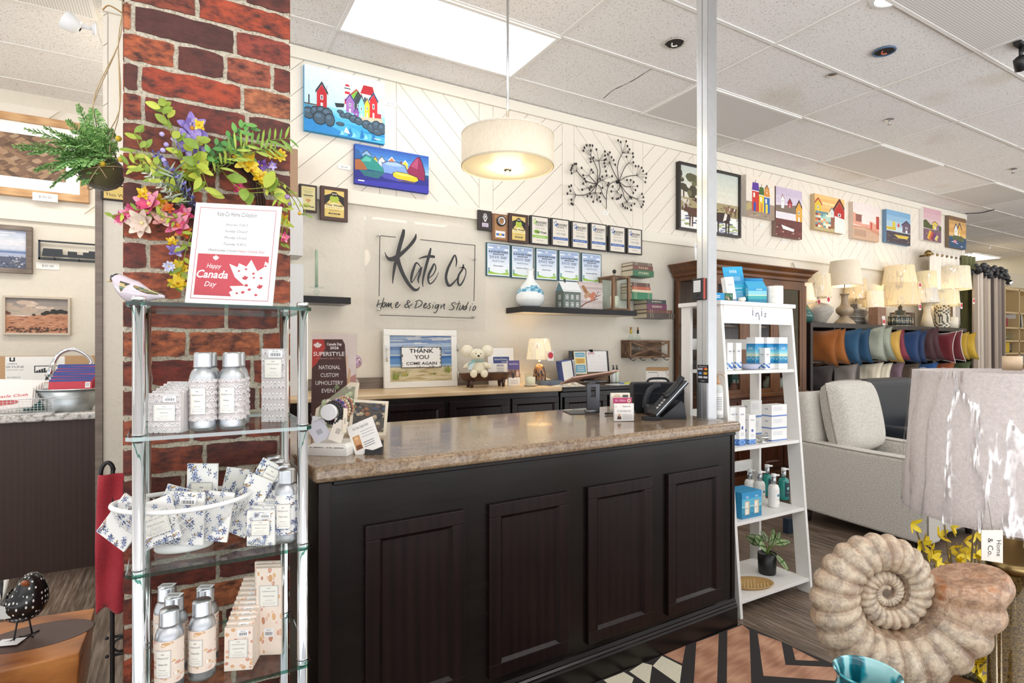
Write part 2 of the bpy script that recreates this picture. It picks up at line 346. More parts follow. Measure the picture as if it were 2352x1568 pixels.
for r in range(-2,32):
 z1=ztop-PITCH*(r-1);z0=z1-PITCH
 if z0>CEIL:continue
 js=[px_col(j)for j in JO.get(r,[rnd.uniform(330,440),rnd.uniform(500,620)])];xs=[CXL-.05]+js+[CXR+.05]
 for i,(a,b)in enumerate(zip(xs,xs[1:])):
  g=.0052;c=FIX.get((r,i),PAL[rnd.randrange(len(PAL))]);pts=[]
  a2,b2,lo,hi=max(a+g,CXL-.0005),min(b-g,CXR+.0005),z0+g,min(z1-g,CEIL-.001)
  if b2-a2<.01 or hi-lo<.01:continue
  n=max(3,int((b2-a2)/.018));J=lambda e=.0022:rnd.uniform(-e,e)
  for q in range(n+1):pts.append((min(max(lerp(a2,b2,q/n)+(0 if q in(0,n)else J(.003)),a2),b2),lo+J()+(.003 if q in(0,n)else 0)))
  for q in range(3):pts.append((b2+(J()if b2<CXR-.01 else 0),lerp(lo,hi,(q+1)/4)))
  for q in range(n,-1,-1):pts.append((lerp(a2,b2,q/n),hi+J()-(.003 if q in(0,n)else 0)))
  for q in range(3):pts.append((a2+(J()if a2>CXL+.01 else 0),lerp(hi,lo,(q+1)/4)))
  m.prism(pts,CY0-.0035,CY0-.0003,c,'brick')
 for fx,sg in((CXL,-1),(CXR,1)):
  ys=[CY0]+[CY0+rnd.uniform(.12,.2)]+[CY1]
  for a,b in zip(ys,ys[1:]):
   if z1-.006<CEIL:m.box(min(fx,fx+sg*.003),max(fx,fx+sg*.003),a+.005,b-.005,max(z0+.006,.002),z1-.006,PAL[rnd.randrange(10)],'brick')
struct('wall_brick',m,'square column faced with weathered red brick')
s=NT('diffuser');co=s.co();sx=s.N('ShaderNodeSeparateXYZ',i_0=co)
def saw(o,per):
 a=s.N('ShaderNodeMath',operation='MULTIPLY',i_0=o,i_1=1/per);b=s.N('ShaderNodeMath',operation='FRACT',i_0=a.outputs[0]);return s.N('ShaderNodeMath',operation='GREATER_THAN',i_0=b.outputs[0],i_1=.26).outputs[0]
k=s.N('ShaderNodeMath',operation='MULTIPLY',i_0=saw(sx.outputs[0],.0155),i_1=saw(sx.outputs[1],.0155))
e=s.N('ShaderNodeMapRange',i_Value=k.outputs[0],i_3=.62,i_4=1.25);s.base('d9dde0');s.set(Emission_Color=(.93,.98,1,1),Emission_Strength=e.outputs[0]);reg('diffuser',s)
s=NT('eggcrate');co=s.co();sx=s.N('ShaderNodeSeparateXYZ',i_0=co)
k=s.N('ShaderNodeMath',operation='MULTIPLY',i_0=saw(sx.outputs[0],.0135),i_1=saw(sx.outputs[1],.0135))
s.base(s.mix(k.outputs[0],'efece8','c0bcb7'));s.set(Roughness=.7);reg('eggcrate',s)
emitter('lamp_glow','fffdf6',3.0)
def panel(name,x0,y0,label,cat,mat,rim='e9e6e1',grp=None,tilt=0):
 t=thing(name,label,cat,(x0,y0,CEIL-.016),group=grp)
 m=M();w,h=1.22,.605
 for b in((0,w,0,.022),(0,w,h-.022,h),(0,.022,.022,h-.022),(w-.022,w,.022,h-.022)):m.box(b[0],b[1],b[2],b[3],0,.009,rim,'satin')
 m.obj('frame',t);m=M();m.box(.022,w-.022,.022,h-.022,.002,.006,'ffffff',mat);m.obj('diffuser' if mat!='eggcrate' else 'grille',t);return t
panel('ceiling_light',.81,2.885,'lit fluorescent ceiling panel above the front of the shop, behind the pendant rod','ceiling light','diffuser')
for(x,y,lb)in((3.25,2.885,'grey louvred ceiling panel half hidden by the metal post'),(5.69,2.885,'grey louvred ceiling panel in the middle of the ceiling, above the row of canvases'),
       (8.13,2.885,'furthest grey louvred ceiling panel, above the curtains'),(3.25,1.07,'large grey louvred ceiling panel in the top right corner'),(-1.63,3.49,'grey louvred ceiling panel in the top left corner')):
 panel('ceiling_vent',x,y,lb,'ceiling vent','eggcrate',grp='louvred ceiling panels')
for(px,py,lb)in((2290,608,'bright ceiling light panel at the far right above the display shelves'),(2232,590,'small lit ceiling panel just right of the green curtain')):
 p=onZ(px,py,CEIL);panel('ceiling_light',p.x-.6,p.y-.3,lb,'ceiling light','lamp_glow')
m=M();P=[(.004,.027),(-1.15,.155),(-1.15,-.62),(-.02,-.62)];n=len(P);i=m.V([(x,y,0)for x,y in P]+[(x,y,.006)for x,y in P]);m.F([i+n+j for j in range(n)],'2b2726','matte')
for j in range(n):m.F((i+j,i+n+j,i+n+(j+1)%n,i+(j+1)%n)[::-1],'2b2726','matte')
for c,mt,q in(('ffffff','pinkwood',[(0,.02),(-.022,-.025),(-.52,-.325),(-.06,-.60),(-.30,-.60),(-.70,-.34),(-.102,.032)]),('ffffff','pinkwood',[(-.158,.038),(-.296,.055),(-.90,-.34),(-.62,-.60),(-.42,-.60),(-.78,-.35)]),
 ('ffffff','pinkwood',[(-.019,-.062),(-.307,-.248),(-.03,-.52),(-.03,-.385),(-.167,-.261),(-.006,-.161)]),('ffffff','pinkwood',[(-.013,-.211),(-.1,-.267),(-.032,-.328)]),('ffffff','pinkwood',[(-.357,.065),(-.483,-.011),(-.486,.075)]),
 ('e6dfc6','cloth',[(-.499,.075),(-.496,-.019),(-.61,-.092),(-.588,.05)]),('e6dfc6','cloth',[(-.60,.088),(-.585,.055),(-.70,-.025),(-.69,.08)]),('e6dfc6','cloth',[(-.71,.09),(-.71,.04),(-.83,-.03),(-.81,.10)]),('e6dfc6','cloth',[(-.93,.11),(-.84,.10),(-.84,.06),(-.95,0)]),('e6dfc6','cloth',[(-.62,-.12),(-.72,-.06),(-.84,-.12),(-.74,-.19)])):
 i=m.V([(x,y,.0064)for x,y in q]);m.F(range(i,i+len(q)),c,mt)
solo('floor_mat',m,'mat with pink wood, black and cream chevron pattern lying in front of the dark counter','mat',(2.19,1.675,0),math.radians(7))
# ================================================================ dark counter with laminate top
CZ=.919
CT=thing('sales_counter','long dark brown sales counter with framed door panels','counter',(.337,1.665,0),math.radians(2.0))
L,D=1.835,.80
m=M();m.box(0,L,0,D,.0,.872,'ffffff','ebony');m.obj('body',CT,bevel=.003)
m=M();m.box(0,.035,-.006,0,.11,.868,'ffffff','ebony_v');m.obj('corner_post',CT,bevel=.001);m=M();m.box(L-.02,L,-.005,0,.11,.868,'ffffff','ebony_v');m.obj('corner_post',CT,bevel=.001)
prof=[(0,0),(-.020,0),(-.020,.085),(-.016,.092),(-.016,.098),(-.010,.104),(-.012,.110),(-.006,.122),(0,.124)]
i=m.V([(-.004,y,z)for y,z in prof]+[(L,y,z)for y,z in prof]);n=len(prof)
for j in range(n-1):m.F((i+j,i+n+j,i+n+j+1,i+j+1),'ffffff','ebony',False)
m.F([i+j for j in range(n)],'ffffff','ebony');m.F([i+n+j for j in range(n)][::-1],'ffffff','ebony');m.obj('base_moulding',CT)
m=M();m.box(.04,L,-.012,0,.858,.872,'ffffff','ebony');m.obj('top_moulding',CT,bevel=.003)
def door_panel(parent,x0,x1,z0,z1,y=0,name='door_panel',th=.016,st=.045,mat='ebony_v'):
 m=M();
 for b in((x0,x1,z0,z0+st),(x0,x1,z1-st,z1),(x0,x0+st,z0+st,z1-st),(x1-st,x1,z0+st,z1-st)):m.box(b[0],b[1],y-th,y,b[2],b[3],'ffffff',mat)
 a0,a1,b0,b1=x0+st,x1-st,z0+st,z1-st;e=.010
 for(p,q)in(((a0,b0),(a1,b0)),((a1,b0),(a1,b1)),((a1,b1),(a0,b1)),((a0,b1),(a0,b0))):
  sh=lambda v:(v[0]+(e if v[0]==a0 else-e),v[1]+(e if v[1]==b0 else-e))
  P,Q=sh(p),sh(q);m.poly([(p[0],y-th,p[1]),(q[0],y-th,q[1]),(Q[0],y-th+.011,Q[1]),(P[0],y-th+.011,P[1])],'ffffff',mat)
 m.poly([(a0+e,y-th+.011,b0+e),(a1-e,y-th+.011,b0+e),(a1-e,y-th+.011,b1-e),(a0+e,y-th+.011,b1-e)],'ffffff',mat)
 return m.obj(name,parent,bevel=.002)
def cloc(px,py):
 """where a pixel meets the counter front, in counter coordinates"""
 a,b,c=ray(px,py);th=math.radians(2.0);nx,ny=-math.sin(th),math.cos(th);d0=.337*nx+1.665*ny;t=d0/(a*nx+b*ny)
 X,Y=a*t-.337,b*t-1.665;return X*math.cos(th)+Y*math.sin(th),CAM_H+c*t
for(l,r,yt)in((836,1064,1206),(1119,1302,1157),(1345,1493,1118),(1529,1653,1088)):
 x0,zt=cloc(l,yt);x1=cloc(r,yt)[0];door_panel(CT,x0,x1,.150,zt,0)
t=thing('countertop','brown speckled laminate countertop with rolled edge on the dark counter','countertop',(.337,1.665,0),math.radians(2.0))
m=M();x0,x1,y0,y1,th=-.018,L+.018,-.028,D+.012,.047
m.box(x0,x1,y0,y1,CZ-th,CZ,'ffffff','laminate');m.obj('slab',t,bevel=.014,seg=4)
CT_XF=Matrix.Translation((.337,1.665,0))@Matrix.Rotation(math.radians(2.0),4,'Z')
t=thing('metal_post','square silver metal post rising from the right end of the counter to the ceiling','post',(2.082,1.797,CZ),math.radians(1))
m=M();m.box(0,.058,0,.066,0,CEIL-CZ-.006,'b9babb','brushed');m.box(-.002,0,.004,.030,0,CEIL-CZ-.006,'d4d8dd','metal');m.box(-.002,0,.034,.062,0,CEIL-CZ-.006,'d4d8dd','metal');m.obj('upright',t,bevel=.0015)
m=M();m.box(-.012,.07,-.012,.078,0,.004,'c6c6c6','brushed');m.obj('foot_plate',t)
# ================================================================ back cabinets
CF,CBZ=3.32,.975
def cabinet(name,x0,x1,zt,top_mat,label,doors,topth=.03,body='ebony',y0=CF,ov=.02):
 t=thing(name,label,'cabinet',(x0,y0,0));w=x1-x0
 m=M();m.box(0,w,0,WY-.004-y0,.0,zt-topth,'ffffff',body);m.obj('body',t,bevel=.002)
 m=M();m.box(-ov*0,w+ov,-.02,WY-.002-y0,zt-topth,zt,'ffffff',top_mat);m.obj('worktop',t,bevel=.008,seg=3)
 for(a,b)in doors:door_panel(t,a,b,.12,zt-topth-.035,0,name='door',st=.04,mat='ebony_v')
 return t
xd=lambda px:onY(px,900,CF).x
x0=.30;cabinet('credenza',x0,2.315,CBZ,'maple','long black cabinet with pale maple top against the back wall',[(a-x0,b-x0)for a,b in((xd(700),xd(860)),(xd(878),xd(1018)),(xd(1031),xd(1163)),(xd(1174),xd(1281)))])
x0=2.345;cabinet('low_cabinet',x0,3.20,CBZ-.012,'ebony','dark cabinet with black top to the right of the maple topped one',[(a-x0,b-x0)for a,b in((2.37,2.76),(2.78,3.17))],y0=CF+.02,ov=0)
m=M();m.box(.30,2.3,WY-.012,WY-.002,CBZ,CBZ+.075,'ffffff','greywood');struct('baseboard_back',m)
# ================================================================ left room counter with sink
t=thing('sink_counter','dark brown counter with pale speckled stone top in the room on the left','counter',(-1.6,4.04,0),math.radians(0))
m=M();m.box(0,1.22,0,.84,0,.845,'ffffff','umber_v');m.obj('body',t)
m=M();m.box(-.02,1.225,-.03,.86,.845,.885,'ffffff','granite');m.obj('worktop',t,bevel=.01,seg=3)
# ================================================================ things on the walls
def wrect(pl,pr,yt,yb,Y=WY,corner='L'):
 a=onY(pl,yt,Y);b=onY(pl,yb,Y);c=onY(pr,yt,Y);return a.x,c.x,b.z,a.z
class Art:
 """flat painted picture: shapes in 0..1 coordinates, each one paint layer above the last"""
 def __init__(s,m,x0,x1,z0,z1,y,mat='canvas',e=.00002):s.m=m;s.a=(x0,x1,z0,z1);s.y=y;s.e=e;s.mat=mat
 def P(s,c,pts):
  x0,x1,z0,z1=s.a;q=clip([(x0+(x1-x0)*u,z0+(z1-z0)*v)for u,v in pts],x0,x1,z0,z1)
  if q:s.y-=s.e;s.m.poly([(x,s.y,z)for x,z in q],c,s.mat)
  return s
 def R(s,c,u0,u1,v0,v1):return s.P(c,[(u0,v0),(u1,v0),(u1,v1),(u0,v1)])
 def E(s,c,u,v,ru,rv,n=12,a0=0,a1=2*PI):return s.P(c,[(u+ru*math.cos(a0+(a1-a0)*i/n),v+rv*math.sin(a0+(a1-a0)*i/n))for i in range(n if a1-a0>6.2 else n+1)])
 def rock(s,c,u,v,ru,rv,r):
  s.P('22303a',[(u+1.08*ru*math.cos(a)*r.uniform(.95,1.05),v+1.08*rv*math.sin(a))for a in[2*PI*i/9 for i in range(9)]]);s.P(c,[(u+ru*math.cos(a)*.93,v+rv*math.sin(a)*.9)for a in[2*PI*i/9 for i in range(9)]])
  return s.E(shade(c,1.5),u-ru*.2,v+rv*.35,ru*.5,rv*.3,7)
 def house(s,u0,u1,v0,v1,vr,wall,roof,win='f2f2ee',trim='f5f3ea',tilt=0):
  um=(u0+u1)/2+tilt;s.P(wall,[(u0,v0),(u1,v0),(u1+tilt,v1),(um,vr),(u0+tilt,v1)]);w=(u1-u0)*.13;d=(vr-v1)*.24
  s.P(roof,[(u0-w+tilt,v1-d),(um,vr+d*.2),(um,vr+d*1.8),(u0-w+tilt,v1+d*.6)]);s.P(roof,[(u1+w+tilt,v1-d),(u1+w+tilt,v1+d*.6),(um,vr+d*1.8),(um,vr+d*.2)])
  h=v1-v0;s.R(win,lerp(u0,u1,.36),lerp(u0,u1,.62),v0+h*.56,v0+h*.84);s.R('33475c',lerp(u0,u1,.42),lerp(u0,u1,.56),v0+h*.6,v0+h*.8);s.R(win,lerp(u0,u1,.38),lerp(u0,u1,.6),v0,v0+h*.36)
  return s
def canvas(name,label,r,side='d8cfc2',th=.032,Y=WY,painter=None,cat='painting',group=None,frame=None,fw=.02,depth=.03,mat_border=0,frame_mat='satin',glass=False,seed=1,tilt=0):
 x0,x1,z0,z1=r;w,h=x1-x0,z1-z0;t=thing(name,label,cat,(x0,Y-.0115 if Y==WY and z0>RAIL0 else Y-.0015,z0),group=group,rot=(0,tilt,0))
 if frame:
  m=M()
  for b in((0,w,0,fw),(0,w,h-fw,h),(0,fw,fw,h-fw),(w-fw,w,fw,h-fw)):m.box(b[0],b[1],-depth,0,b[2],b[3],frame,frame_mat)
  m.obj('frame',t,bevel=.002);m=M();m.box(fw,w-fw,-depth*.5,-.001,fw,h-fw,'f1efe9','paper');b=fw+mat_border
  painter(Art(m,b,w-b,b,h-b,-depth*.5),random.Random(seed));m.obj('picture',t)
  if glass:m=M();m.box(fw,w-fw,-depth*.75,-depth*.72,fw,h-fw,'ffffff','glass');m.obj('glass',t)
 else:
  m=M();m.box(0,w,-th,0,0,h,side,'canvas');painter(Art(m,0,w,0,h,-th),random.Random(seed));m.obj('canvas',t)
 return t
def village(a,r):
 for i in range(8):a.R(['dfe9ea','d9e6e9','d3e3e8','cde0e6','c8dde5','c3dbe4','bed8e2','b6d5e2'][i],0,1,1-(i+1)*.075,1-i*.075)
 for i in range(6):a.R(['86cde6','6cc0e0','50b1da','38a0d2','2489c4','1a70ad'][i],0,1,.42-(i+1)*.07,.42-i*.07)
 a.P('49aede',[(0,.4),(.3,.36),(.5,.2),(.7,.12),(1,.1),(1,0),(0,0)]);a.P('2b86c6',[(0,.22),(.34,.12),(.6,0),(0,0)])
 for i in range(9):a.P(['8ad2ec','57b8e0','1e78b8'][i%3],[(.42+.05*i,.02),(.45+.05*i,.1+.04*(i%3)),(.49+.05*i,.03)])
 for i in range(11):a.R('4c4038',.01+.018*i,.017+.018*i,.30,.42)
 a.R('5e4e44',0,.22,.40,.42);a.R('2e3338',.045,.06,.41,.55)
 a.house(.145,.265,.37,.62,.74,'b8232f','2c3440');a.R('333333',.262,.266,.62,.74);a.P('e8e8ea',[(.266,.72),(.3,.70),(.266,.67)])
 for(u,v,ru,rv)in((.05,.27,.07,.09),(.13,.31,.06,.08),(.2,.34,.06,.07),(.27,.3,.07,.1),(.18,.22,.08,.1),(.3,.22,.06,.1)):a.rock('44596a',u,v,ru,rv,r)
 a.R('f2f0ec',.482,.55,.44,.76);a.R('c62a33',.482,.55,.52,.60);a.R('c62a33',.485,.548,.68,.72);a.R('2d3542',.478,.555,.76,.775);a.E('c62a33',.516,.80,.03,.035,8,0,PI)
 a.house(.57,.69,.5,.68,.76,'78b53c','b03a26');a.R('f4f2ee',.70,.85,.52,.76);a.P('b5202b',[(.68,.74),(.87,.74),(.84,.88),(.72,.88)]);a.R('33475c',.725,.755,.62,.69);a.R('33475c',.80,.83,.62,.69)
 a.house(.605,.70,.36,.60,.72,'333d49','262d38');a.house(.50,.60,.40,.57,.66,'9f6fb5','4a3f86');a.house(.655,.735,.34,.56,.68,'8ccbd2','35414d')
 a.house(.735,.80,.38,.58,.66,'dfc22e','5a5340');a.house(.80,.90,.36,.66,.76,'c5262f','28466e');a.house(.60,.66,.33,.42,.48,'8d52a6','553a7a');a.R('b8303a',.9,.95,.37,.47)
 a.P('cdb9a0',[(.66,.3),(.98,.34),(.96,.40),(.70,.37)]);a.P('23292e',[(.36,.5),(.48,.52),(.47,.46),(.38,.44)])
 for(u,v,ru,rv)in((.43,.38,.04,.03),(.47,.33,.05,.04),(.53,.34,.05,.05),(.6,.31,.06,.06),(.66,.29,.05,.06),(.76,.26,.06,.07),(.83,.22,.06,.08),(.89,.27,.06,.08),(.96,.24,.06,.09),(.9,.17,.06,.05),(.43,.19,.05,.03)):a.rock('435768',u,v,ru,rv,r)
 a.P('f4f6f8',[(.47,.07),(.5,.16),(.55,.06)]);a.R('f4f6f8',.86,.94,.05,.065)
def stones(a,r):
 for i in range(8):a.R(['2f5cae','366ab9','3f78c2','5189ca','669bd2','80afda','9cc2e2','b4d2ea'][i],0,1,1-(i+1)*.075,1-i*.075)
 a.R('2b2f86',0,1,0,.40);a.P('3c3aa6',[(0,.1),(1,.2),(1,0),(0,0)]);a.P('4f4fb0',[(.3,.36),(.7,.36),(.6,.2),(.38,.24)]);a.P('2f6d78',[(.05,.36),(.4,.38),(.3,.2),(.12,.22)])
 a.R('1f4d7c',.88,1,.38,.48)
 for(u0,u1,v,c,rf)in((.1,.2,.86,'8ab0d8','4b5966'),(.235,.29,.74,'d8c63a','6a4a30'),(.31,.39,.76,'f0f2f4','5c6d7a'),(.445,.52,.79,'ea7d4c','f0e8e0'),(.585,.64,.72,'c86a3a','6a3a2a'),(.635,.70,.76,'e5cc3a','f4f0e0')):a.house(u0,u1,.55,v-.08,v,c,rf)
 def st(c,pts):a.P('16203c',[(u+(.008 if u>.5 else-.006),v+.012)for u,v in pts]);a.P(c,pts)
 st('2d5f9c',[(0,.5),(0,.86),(.06,.82),(.12,.62),(.14,.42)]);st('2f8f86',[(.05,.40),(.06,.60),(.14,.76),(.22,.72),(.33,.55),(.41,.38)]);a.P('5bb8a8',[(.08,.58),(.14,.72),(.21,.68),(.2,.6)])
 st('a5643c',[(0,.34),(0,.60),(.06,.62),(.12,.52),(.16,.38)]);st('7fa0dc',[(.35,.60),(.42,.68),(.55,.70),(.66,.64),(.70,.46),(.66,.36),(.38,.38)]);a.P('a7c2ee',[(.37,.6),(.44,.66),(.56,.68),(.64,.62),(.5,.58)])
 st('8f2650',[(.69,.52),(.74,.70),(.82,.90),(.86,.94),(.90,.80),(.94,.55),(.94,.32),(.74,.36)]);a.P('b04a72',[(.74,.66),(.82,.86),(.85,.9),(.84,.6)])
 st('e6c62c',[(.50,.40),(.54,.45),(.7,.44),(.83,.38),(.85,.30),(.80,.25),(.56,.27),(.50,.32)]);a.P('f4e26c',[(.52,.40),(.55,.43),(.7,.42),(.8,.38),(.6,.37)]);a.R('8e6a20',.55,.8,.22,.235);a.R('f4f4f4',.04,.12,.07,.10)
def cows(a,r):
 for i in range(6):a.R(['c9cfc4','cfd2c4','d6d6c6','dddaca','e2dccb','e4dcc8'][i],0,1,1-(i+1)*.1,1-i*.1)
 for i in range(26):a.E(r.choice(['5c5a3e','6f6c4a','4c4733','7d785a']),r.uniform(0,.48),r.uniform(.55,.88),r.uniform(.03,.09),r.uniform(.03,.07),8)
 for x in(.06,.2,.3,.42):a.R('4a3d2e',x,x+.02,.45,.7)
 a.R('a99a72',0,1,.28,.50)
 for i in range(40):a.P(r.choice(['b5a468','7c6a44','c9b98a','5d5138','8c8150']),[(x:=r.uniform(0,1),y:=r.uniform(.25,.48)),(x+.06,y+.01),(x+.05,y+.03)])
 for i in range(40):a.P(r.choice(['6f7596','8d93ae','4f5470','a8adc0','9aa86c','c3cc9a']),[(x:=r.uniform(0,1),y:=r.uniform(0,.25)),(x+.09,y+.01),(x+.06,y+.03),(x,y+.02)])
 for i in range(14):a.P(r.choice(['a9b57c','8c9a5c','ccd4a0']),[(x:=r.uniform(.6,1),y:=r.uniform(0,.25)),(x+.09,y+.01),(x+.06,y+.04)])
 def cow(u,v,k,c,w='e8e0d4'):
  a.P(c,[(u-.13*k,v-.02*k),(u-.11*k,v-.07*k),(u+.1*k,v-.08*k),(u+.13*k,v-.03*k),(u+.14*k,v+.06*k),(u+.05*k,v+.07*k),(u-.09*k,v+.06*k),(u-.13*k,v+.10*k),(u-.20*k,v+.08*k),(u-.23*k,v+.02*k),(u-.19*k,v+.0*k)]);a.P(c,[(u-.17*k,v+.08*k),(u-.19*k,v+.12*k),(u-.14*k,v+.10*k)])
  for dx in(-.10,-.06,.06,.10):a.P(c,[(u+dx*k,v-.05*k),(u+(dx+.025)*k,v-.05*k),(u+(dx+.015)*k,v-.24*k),(u+dx*k,v-.24*k)])
  a.P(w,[(u+.02*k,v-.06*k),(u+.05*k,v+.065*k),(u+.09*k,v+.06*k),(u+.07*k,v-.03*k)]);a.P(w,[(u-.19*k,v+.07*k),(u-.17*k,v+.07*k),(u-.20*k,v+.02*k)])
 cow(.26,.28,1.0,'5b3d30');cow(.10,.44,.4,'d9cfc0','6b5040');cow(.34,.46,.55,'4c352a');cow(.50,.40,.7,'6d4c3a');cow(.70,.27,1.15,'3c2b26');cow(.90,.42,.5,'6b4b38');cow(.82,.42,.4,'8c6a50')
def seaside(sky,ground,items,extra=None):
 def f(a,r):
  n=len(sky)
  for i,c in enumerate(sky):a.R(c,0,1,1-(i+1)*.65/n,1-i*.65/n+.001)
  a.R(ground[0],0,1,0,.36)
  for i in range(34):a.P(r.choice(ground),[(x:=r.uniform(-.05,1),y:=r.uniform(0,.34)),(x+r.uniform(.05,.2),y+.01),(x+.08,y+.035)])
  for it in items:getattr(a,it[0])(*it[1:])
  if extra:extra(a,r)
 return f
def rowhouses(a,r):
 for(u0,u1,v1,w,rf)in((.20,.44,.64,'c8382e','5c3b96'),(.44,.62,.56,'e2c630','4a6a2c'),(.62,.82,.54,'2f62a8','d88c3a')):
  a.R(w,u0,u1,.14,v1);a.P(rf,[(u0-.01,v1),(u1+.01,v1),(u1-.02,v1+.2),(u0+.02,v1+.2)]);a.R('f4eee0',u0,u1,v1-.012,v1+.008);a.R('f0ead8',u0+.04,u0+.10,v1-.16,v1-.05);a.R('2b2b33',(u0+u1)/2-.008,(u0+u1)/2+.008,v1+.2,v1+.27)
  a.R({'c8382e':'2f4fa0','e2c630':'d88c3a','2f62a8':'e8d040'}[w],u0+.05,u0+.13,.14,.36)
 a.house(.66,.78,.62,.74,.82,'d88c3a','2a3a5a');a.P('b8a870',[(0,.28),(.16,.36),(.2,.2),(0,.12)])
def quilt(a,r):
 a.R('e8b46c',0,1,.5,1)
 for i in range(5):
  a.P(['f0c07c','e9b06a','f4cf98'][i%3],[(0,.96-i*.08),(1,.99-i*.09),(1,.93-i*.09),(0,.9-i*.08)])
 a.house(.0,.22,.45,.72,.86,'d8b838','a02c28');a.house(.64,1.02,.3,.62,.9,'b02a24','5a1c1a');a.house(.5,.64,.4,.58,.68,'cfd4cc','58606a')
 for i in range(6):
  for j in range(7):a.R(r.choice(['7fb8ac','c85a3c','e8dcc0','8c3a32','d8985c','a8c8bc','6a8a90']),.02+i*.085,.105+i*.085,.08+j*.065,.145+j*.065)
 a.P('dfe6da',[(.66,0),(1,0),(1,.42),(.66,.48)])
 for i in range(5):
  for j in range(8):a.E('6a8a6a',.7+i*.065,.04+j*.055,.008,.007,5)
 a.R('8c5a44',.53,.64,.1,.42)
P7=[
 ((1702,1767,403,497),seaside(['e9dccb','eadfcf','e6dccd'],['a08a78','7d6a5a','b4a48c','8c9a58'],[],rowhouses),'canvas of tall red, yellow and blue row houses right of the cow painting'),
 ((1770,1830,430,543),seaside(['c8b9cc','cfc3d2','d9cfd8','e2dbe0'],['6a3a34','8c4c40','4c2c2a','7a4038','c8b098'],[('P','7c6a5c',[(0,.62),(1,.70),(1,.5),(0,.5)]),('house',.2,.3,.58,.78,.84,'f0ece8','8c3a3a'),('house',.45,.6,.62,.7,.78,'a8323a','4a2a2a'),('house',.76,1.0,.36,.62,.76,'d8a03c','4a3a34'),('P','e9efe6',[(.2,.24),(.7,.18),(.66,.13),(.26,.16)])]),'canvas of a pink harbour with lighthouse and white rowing boat'),
 ((1859,1927,447,528),seaside(['e8b46c'],['b8a878'],[],quilt),'canvas of a patchwork quilt and red barn under an orange sky'),
 ((1947,2007,465,548),seaside(['e4d6d0','e6dad2','e2d2c6'],['c88c70','b87a60','d8a68c','a86a54'],[('P','d89c84',[(0,.72),(1,.45),(1,.3),(0,.4)]),('R','8c5a50',.1,.34,.48,.68),('R','e6dcd4',.32,.62,.44,.66),('R','c04a3c',.66,.72,.32,.52),('R','b0443a',.88,1,.36,.72),('P','c8a488',[(0,.3),(.4,.34),(1,.18),(1,.0),(0,0)])]+[('R','7c5a4c',.06+.05*i,.075+.05*i,.08,.26)for i in range(9)]),'pale pink canvas of beach houses above a dune fence'),
 ((2024,2079,482,557),seaside(['7aa6c8','8fb4cf','a6c3d4','c2d2d6'],['4a4048','5c5058','3a3238','8a7a6a'],[('R','d8c048',.24,.36,.5,.66),('P','c8b03c',[(0,.48),(.4,.5),(.36,.4),(0,.4)]),('P','d0443c',[(.44,.56),(.5,.66),(.54,.56),(.49,.5)]),('house',.66,1.0,.38,.6,.72,'6a5468','3a2c3a'),('P','d8bc54',[(.3,.27),(.94,.28),(.86,.19),(.5,.17)])]),'blue sky harbour canvas with yellow boat and shack'),
 ((2109,2150,477,552),seaside(['cfa6ae','d4aeb4','d8bcbc','e4dcd4'],['7a5a6a','c8a03c','6a3a5a','b85a3c','3f5a3a'],[('P','4f5630',[(0,.6),(.15,.64),(.4,.5),(.7,.56),(1,.5),(1,.36),(0,.38)]),('house',.5,.78,.38,.56,.62,'d8bc48','7a4a3a'),('R','8c6a9c',.72,.86,.38,.5)]+[('P',c,[(.2+.1*i,.08),(.34+.1*i,.34-.03*i),(.44+.1*i,.3-.03*i),(.32+.1*i,.03)])for i,c in enumerate(('e0b43c','c8643c','8c3a4c','6a3a7a','d8c870'))]),'small canvas of a yellow house and quilted hill under a pink sky'),
 ((2168,2207,496,568),seaside(['7a5c40','c89c60','d8a868','d09a58','e0b878'],['35506e','e4e8ea','4a6a88','26384c','c8a0a0'],[('P','5a6040',[(.15,.28),(.3,.44),(.6,.46),(.9,.34),(.8,.22)]),('house',.3,.5,.4,.6,.74,'e8e4da','2c3a5c'),('house',.5,.72,.4,.62,.78,'d8a848','28365a'),('E','d890a0',.34,.2,.1,.05)]),'furthest small canvas of pointed houses on a rock above blue waves')]
canvas('seaside_painting','large canvas of coloured houses and lighthouse on rocks in blue water',wrect(696,879,153,303),side='3d9fd6',painter=village,th=.035,group='canvas paintings on the back wall')
canvas('seaside_painting','wide dark blue canvas of coloured boulders and yellow boat left of the pendant lamp',wrect(811,979,334,424),side='2c3f9a',painter=stones,th=.035,group='canvas paintings on the back wall')
for i,(r,f,lb)in enumerate(P7):canvas('seaside_painting',lb,wrect(*r),painter=f,side=['d9cec0','8c7268','cdb48c','d8c4b4','6c8cab','efe9e4','7c6a58'][i],th=.05,group='canvas paintings on the back wall',seed=i+3)
canvas('cow_painting','tall black framed painting of cows in a meadow, partly behind the metal post',wrect(1550,1692,373,528),frame='2b2420',fw=.022,depth=.045,painter=cows)
def price_card(px,py,w,txt,label,Y=None,tilt=0,h=.028):
 p=onY(px,py,Y or WY-.012);m=M();m.box(-w/2,w/2,-.001,0,-h/2,h/2,'f2f0ea','paper')
 if txt:m.text(txt,0,0,-.0013,h*.32,'3a3a3a',w=w*.5)
 return solo('price_card',m,label,'price card',(p.x,(Y or WY-.012)-.001,p.z),group='small white price cards on the walls',rot=(0,tilt,0))
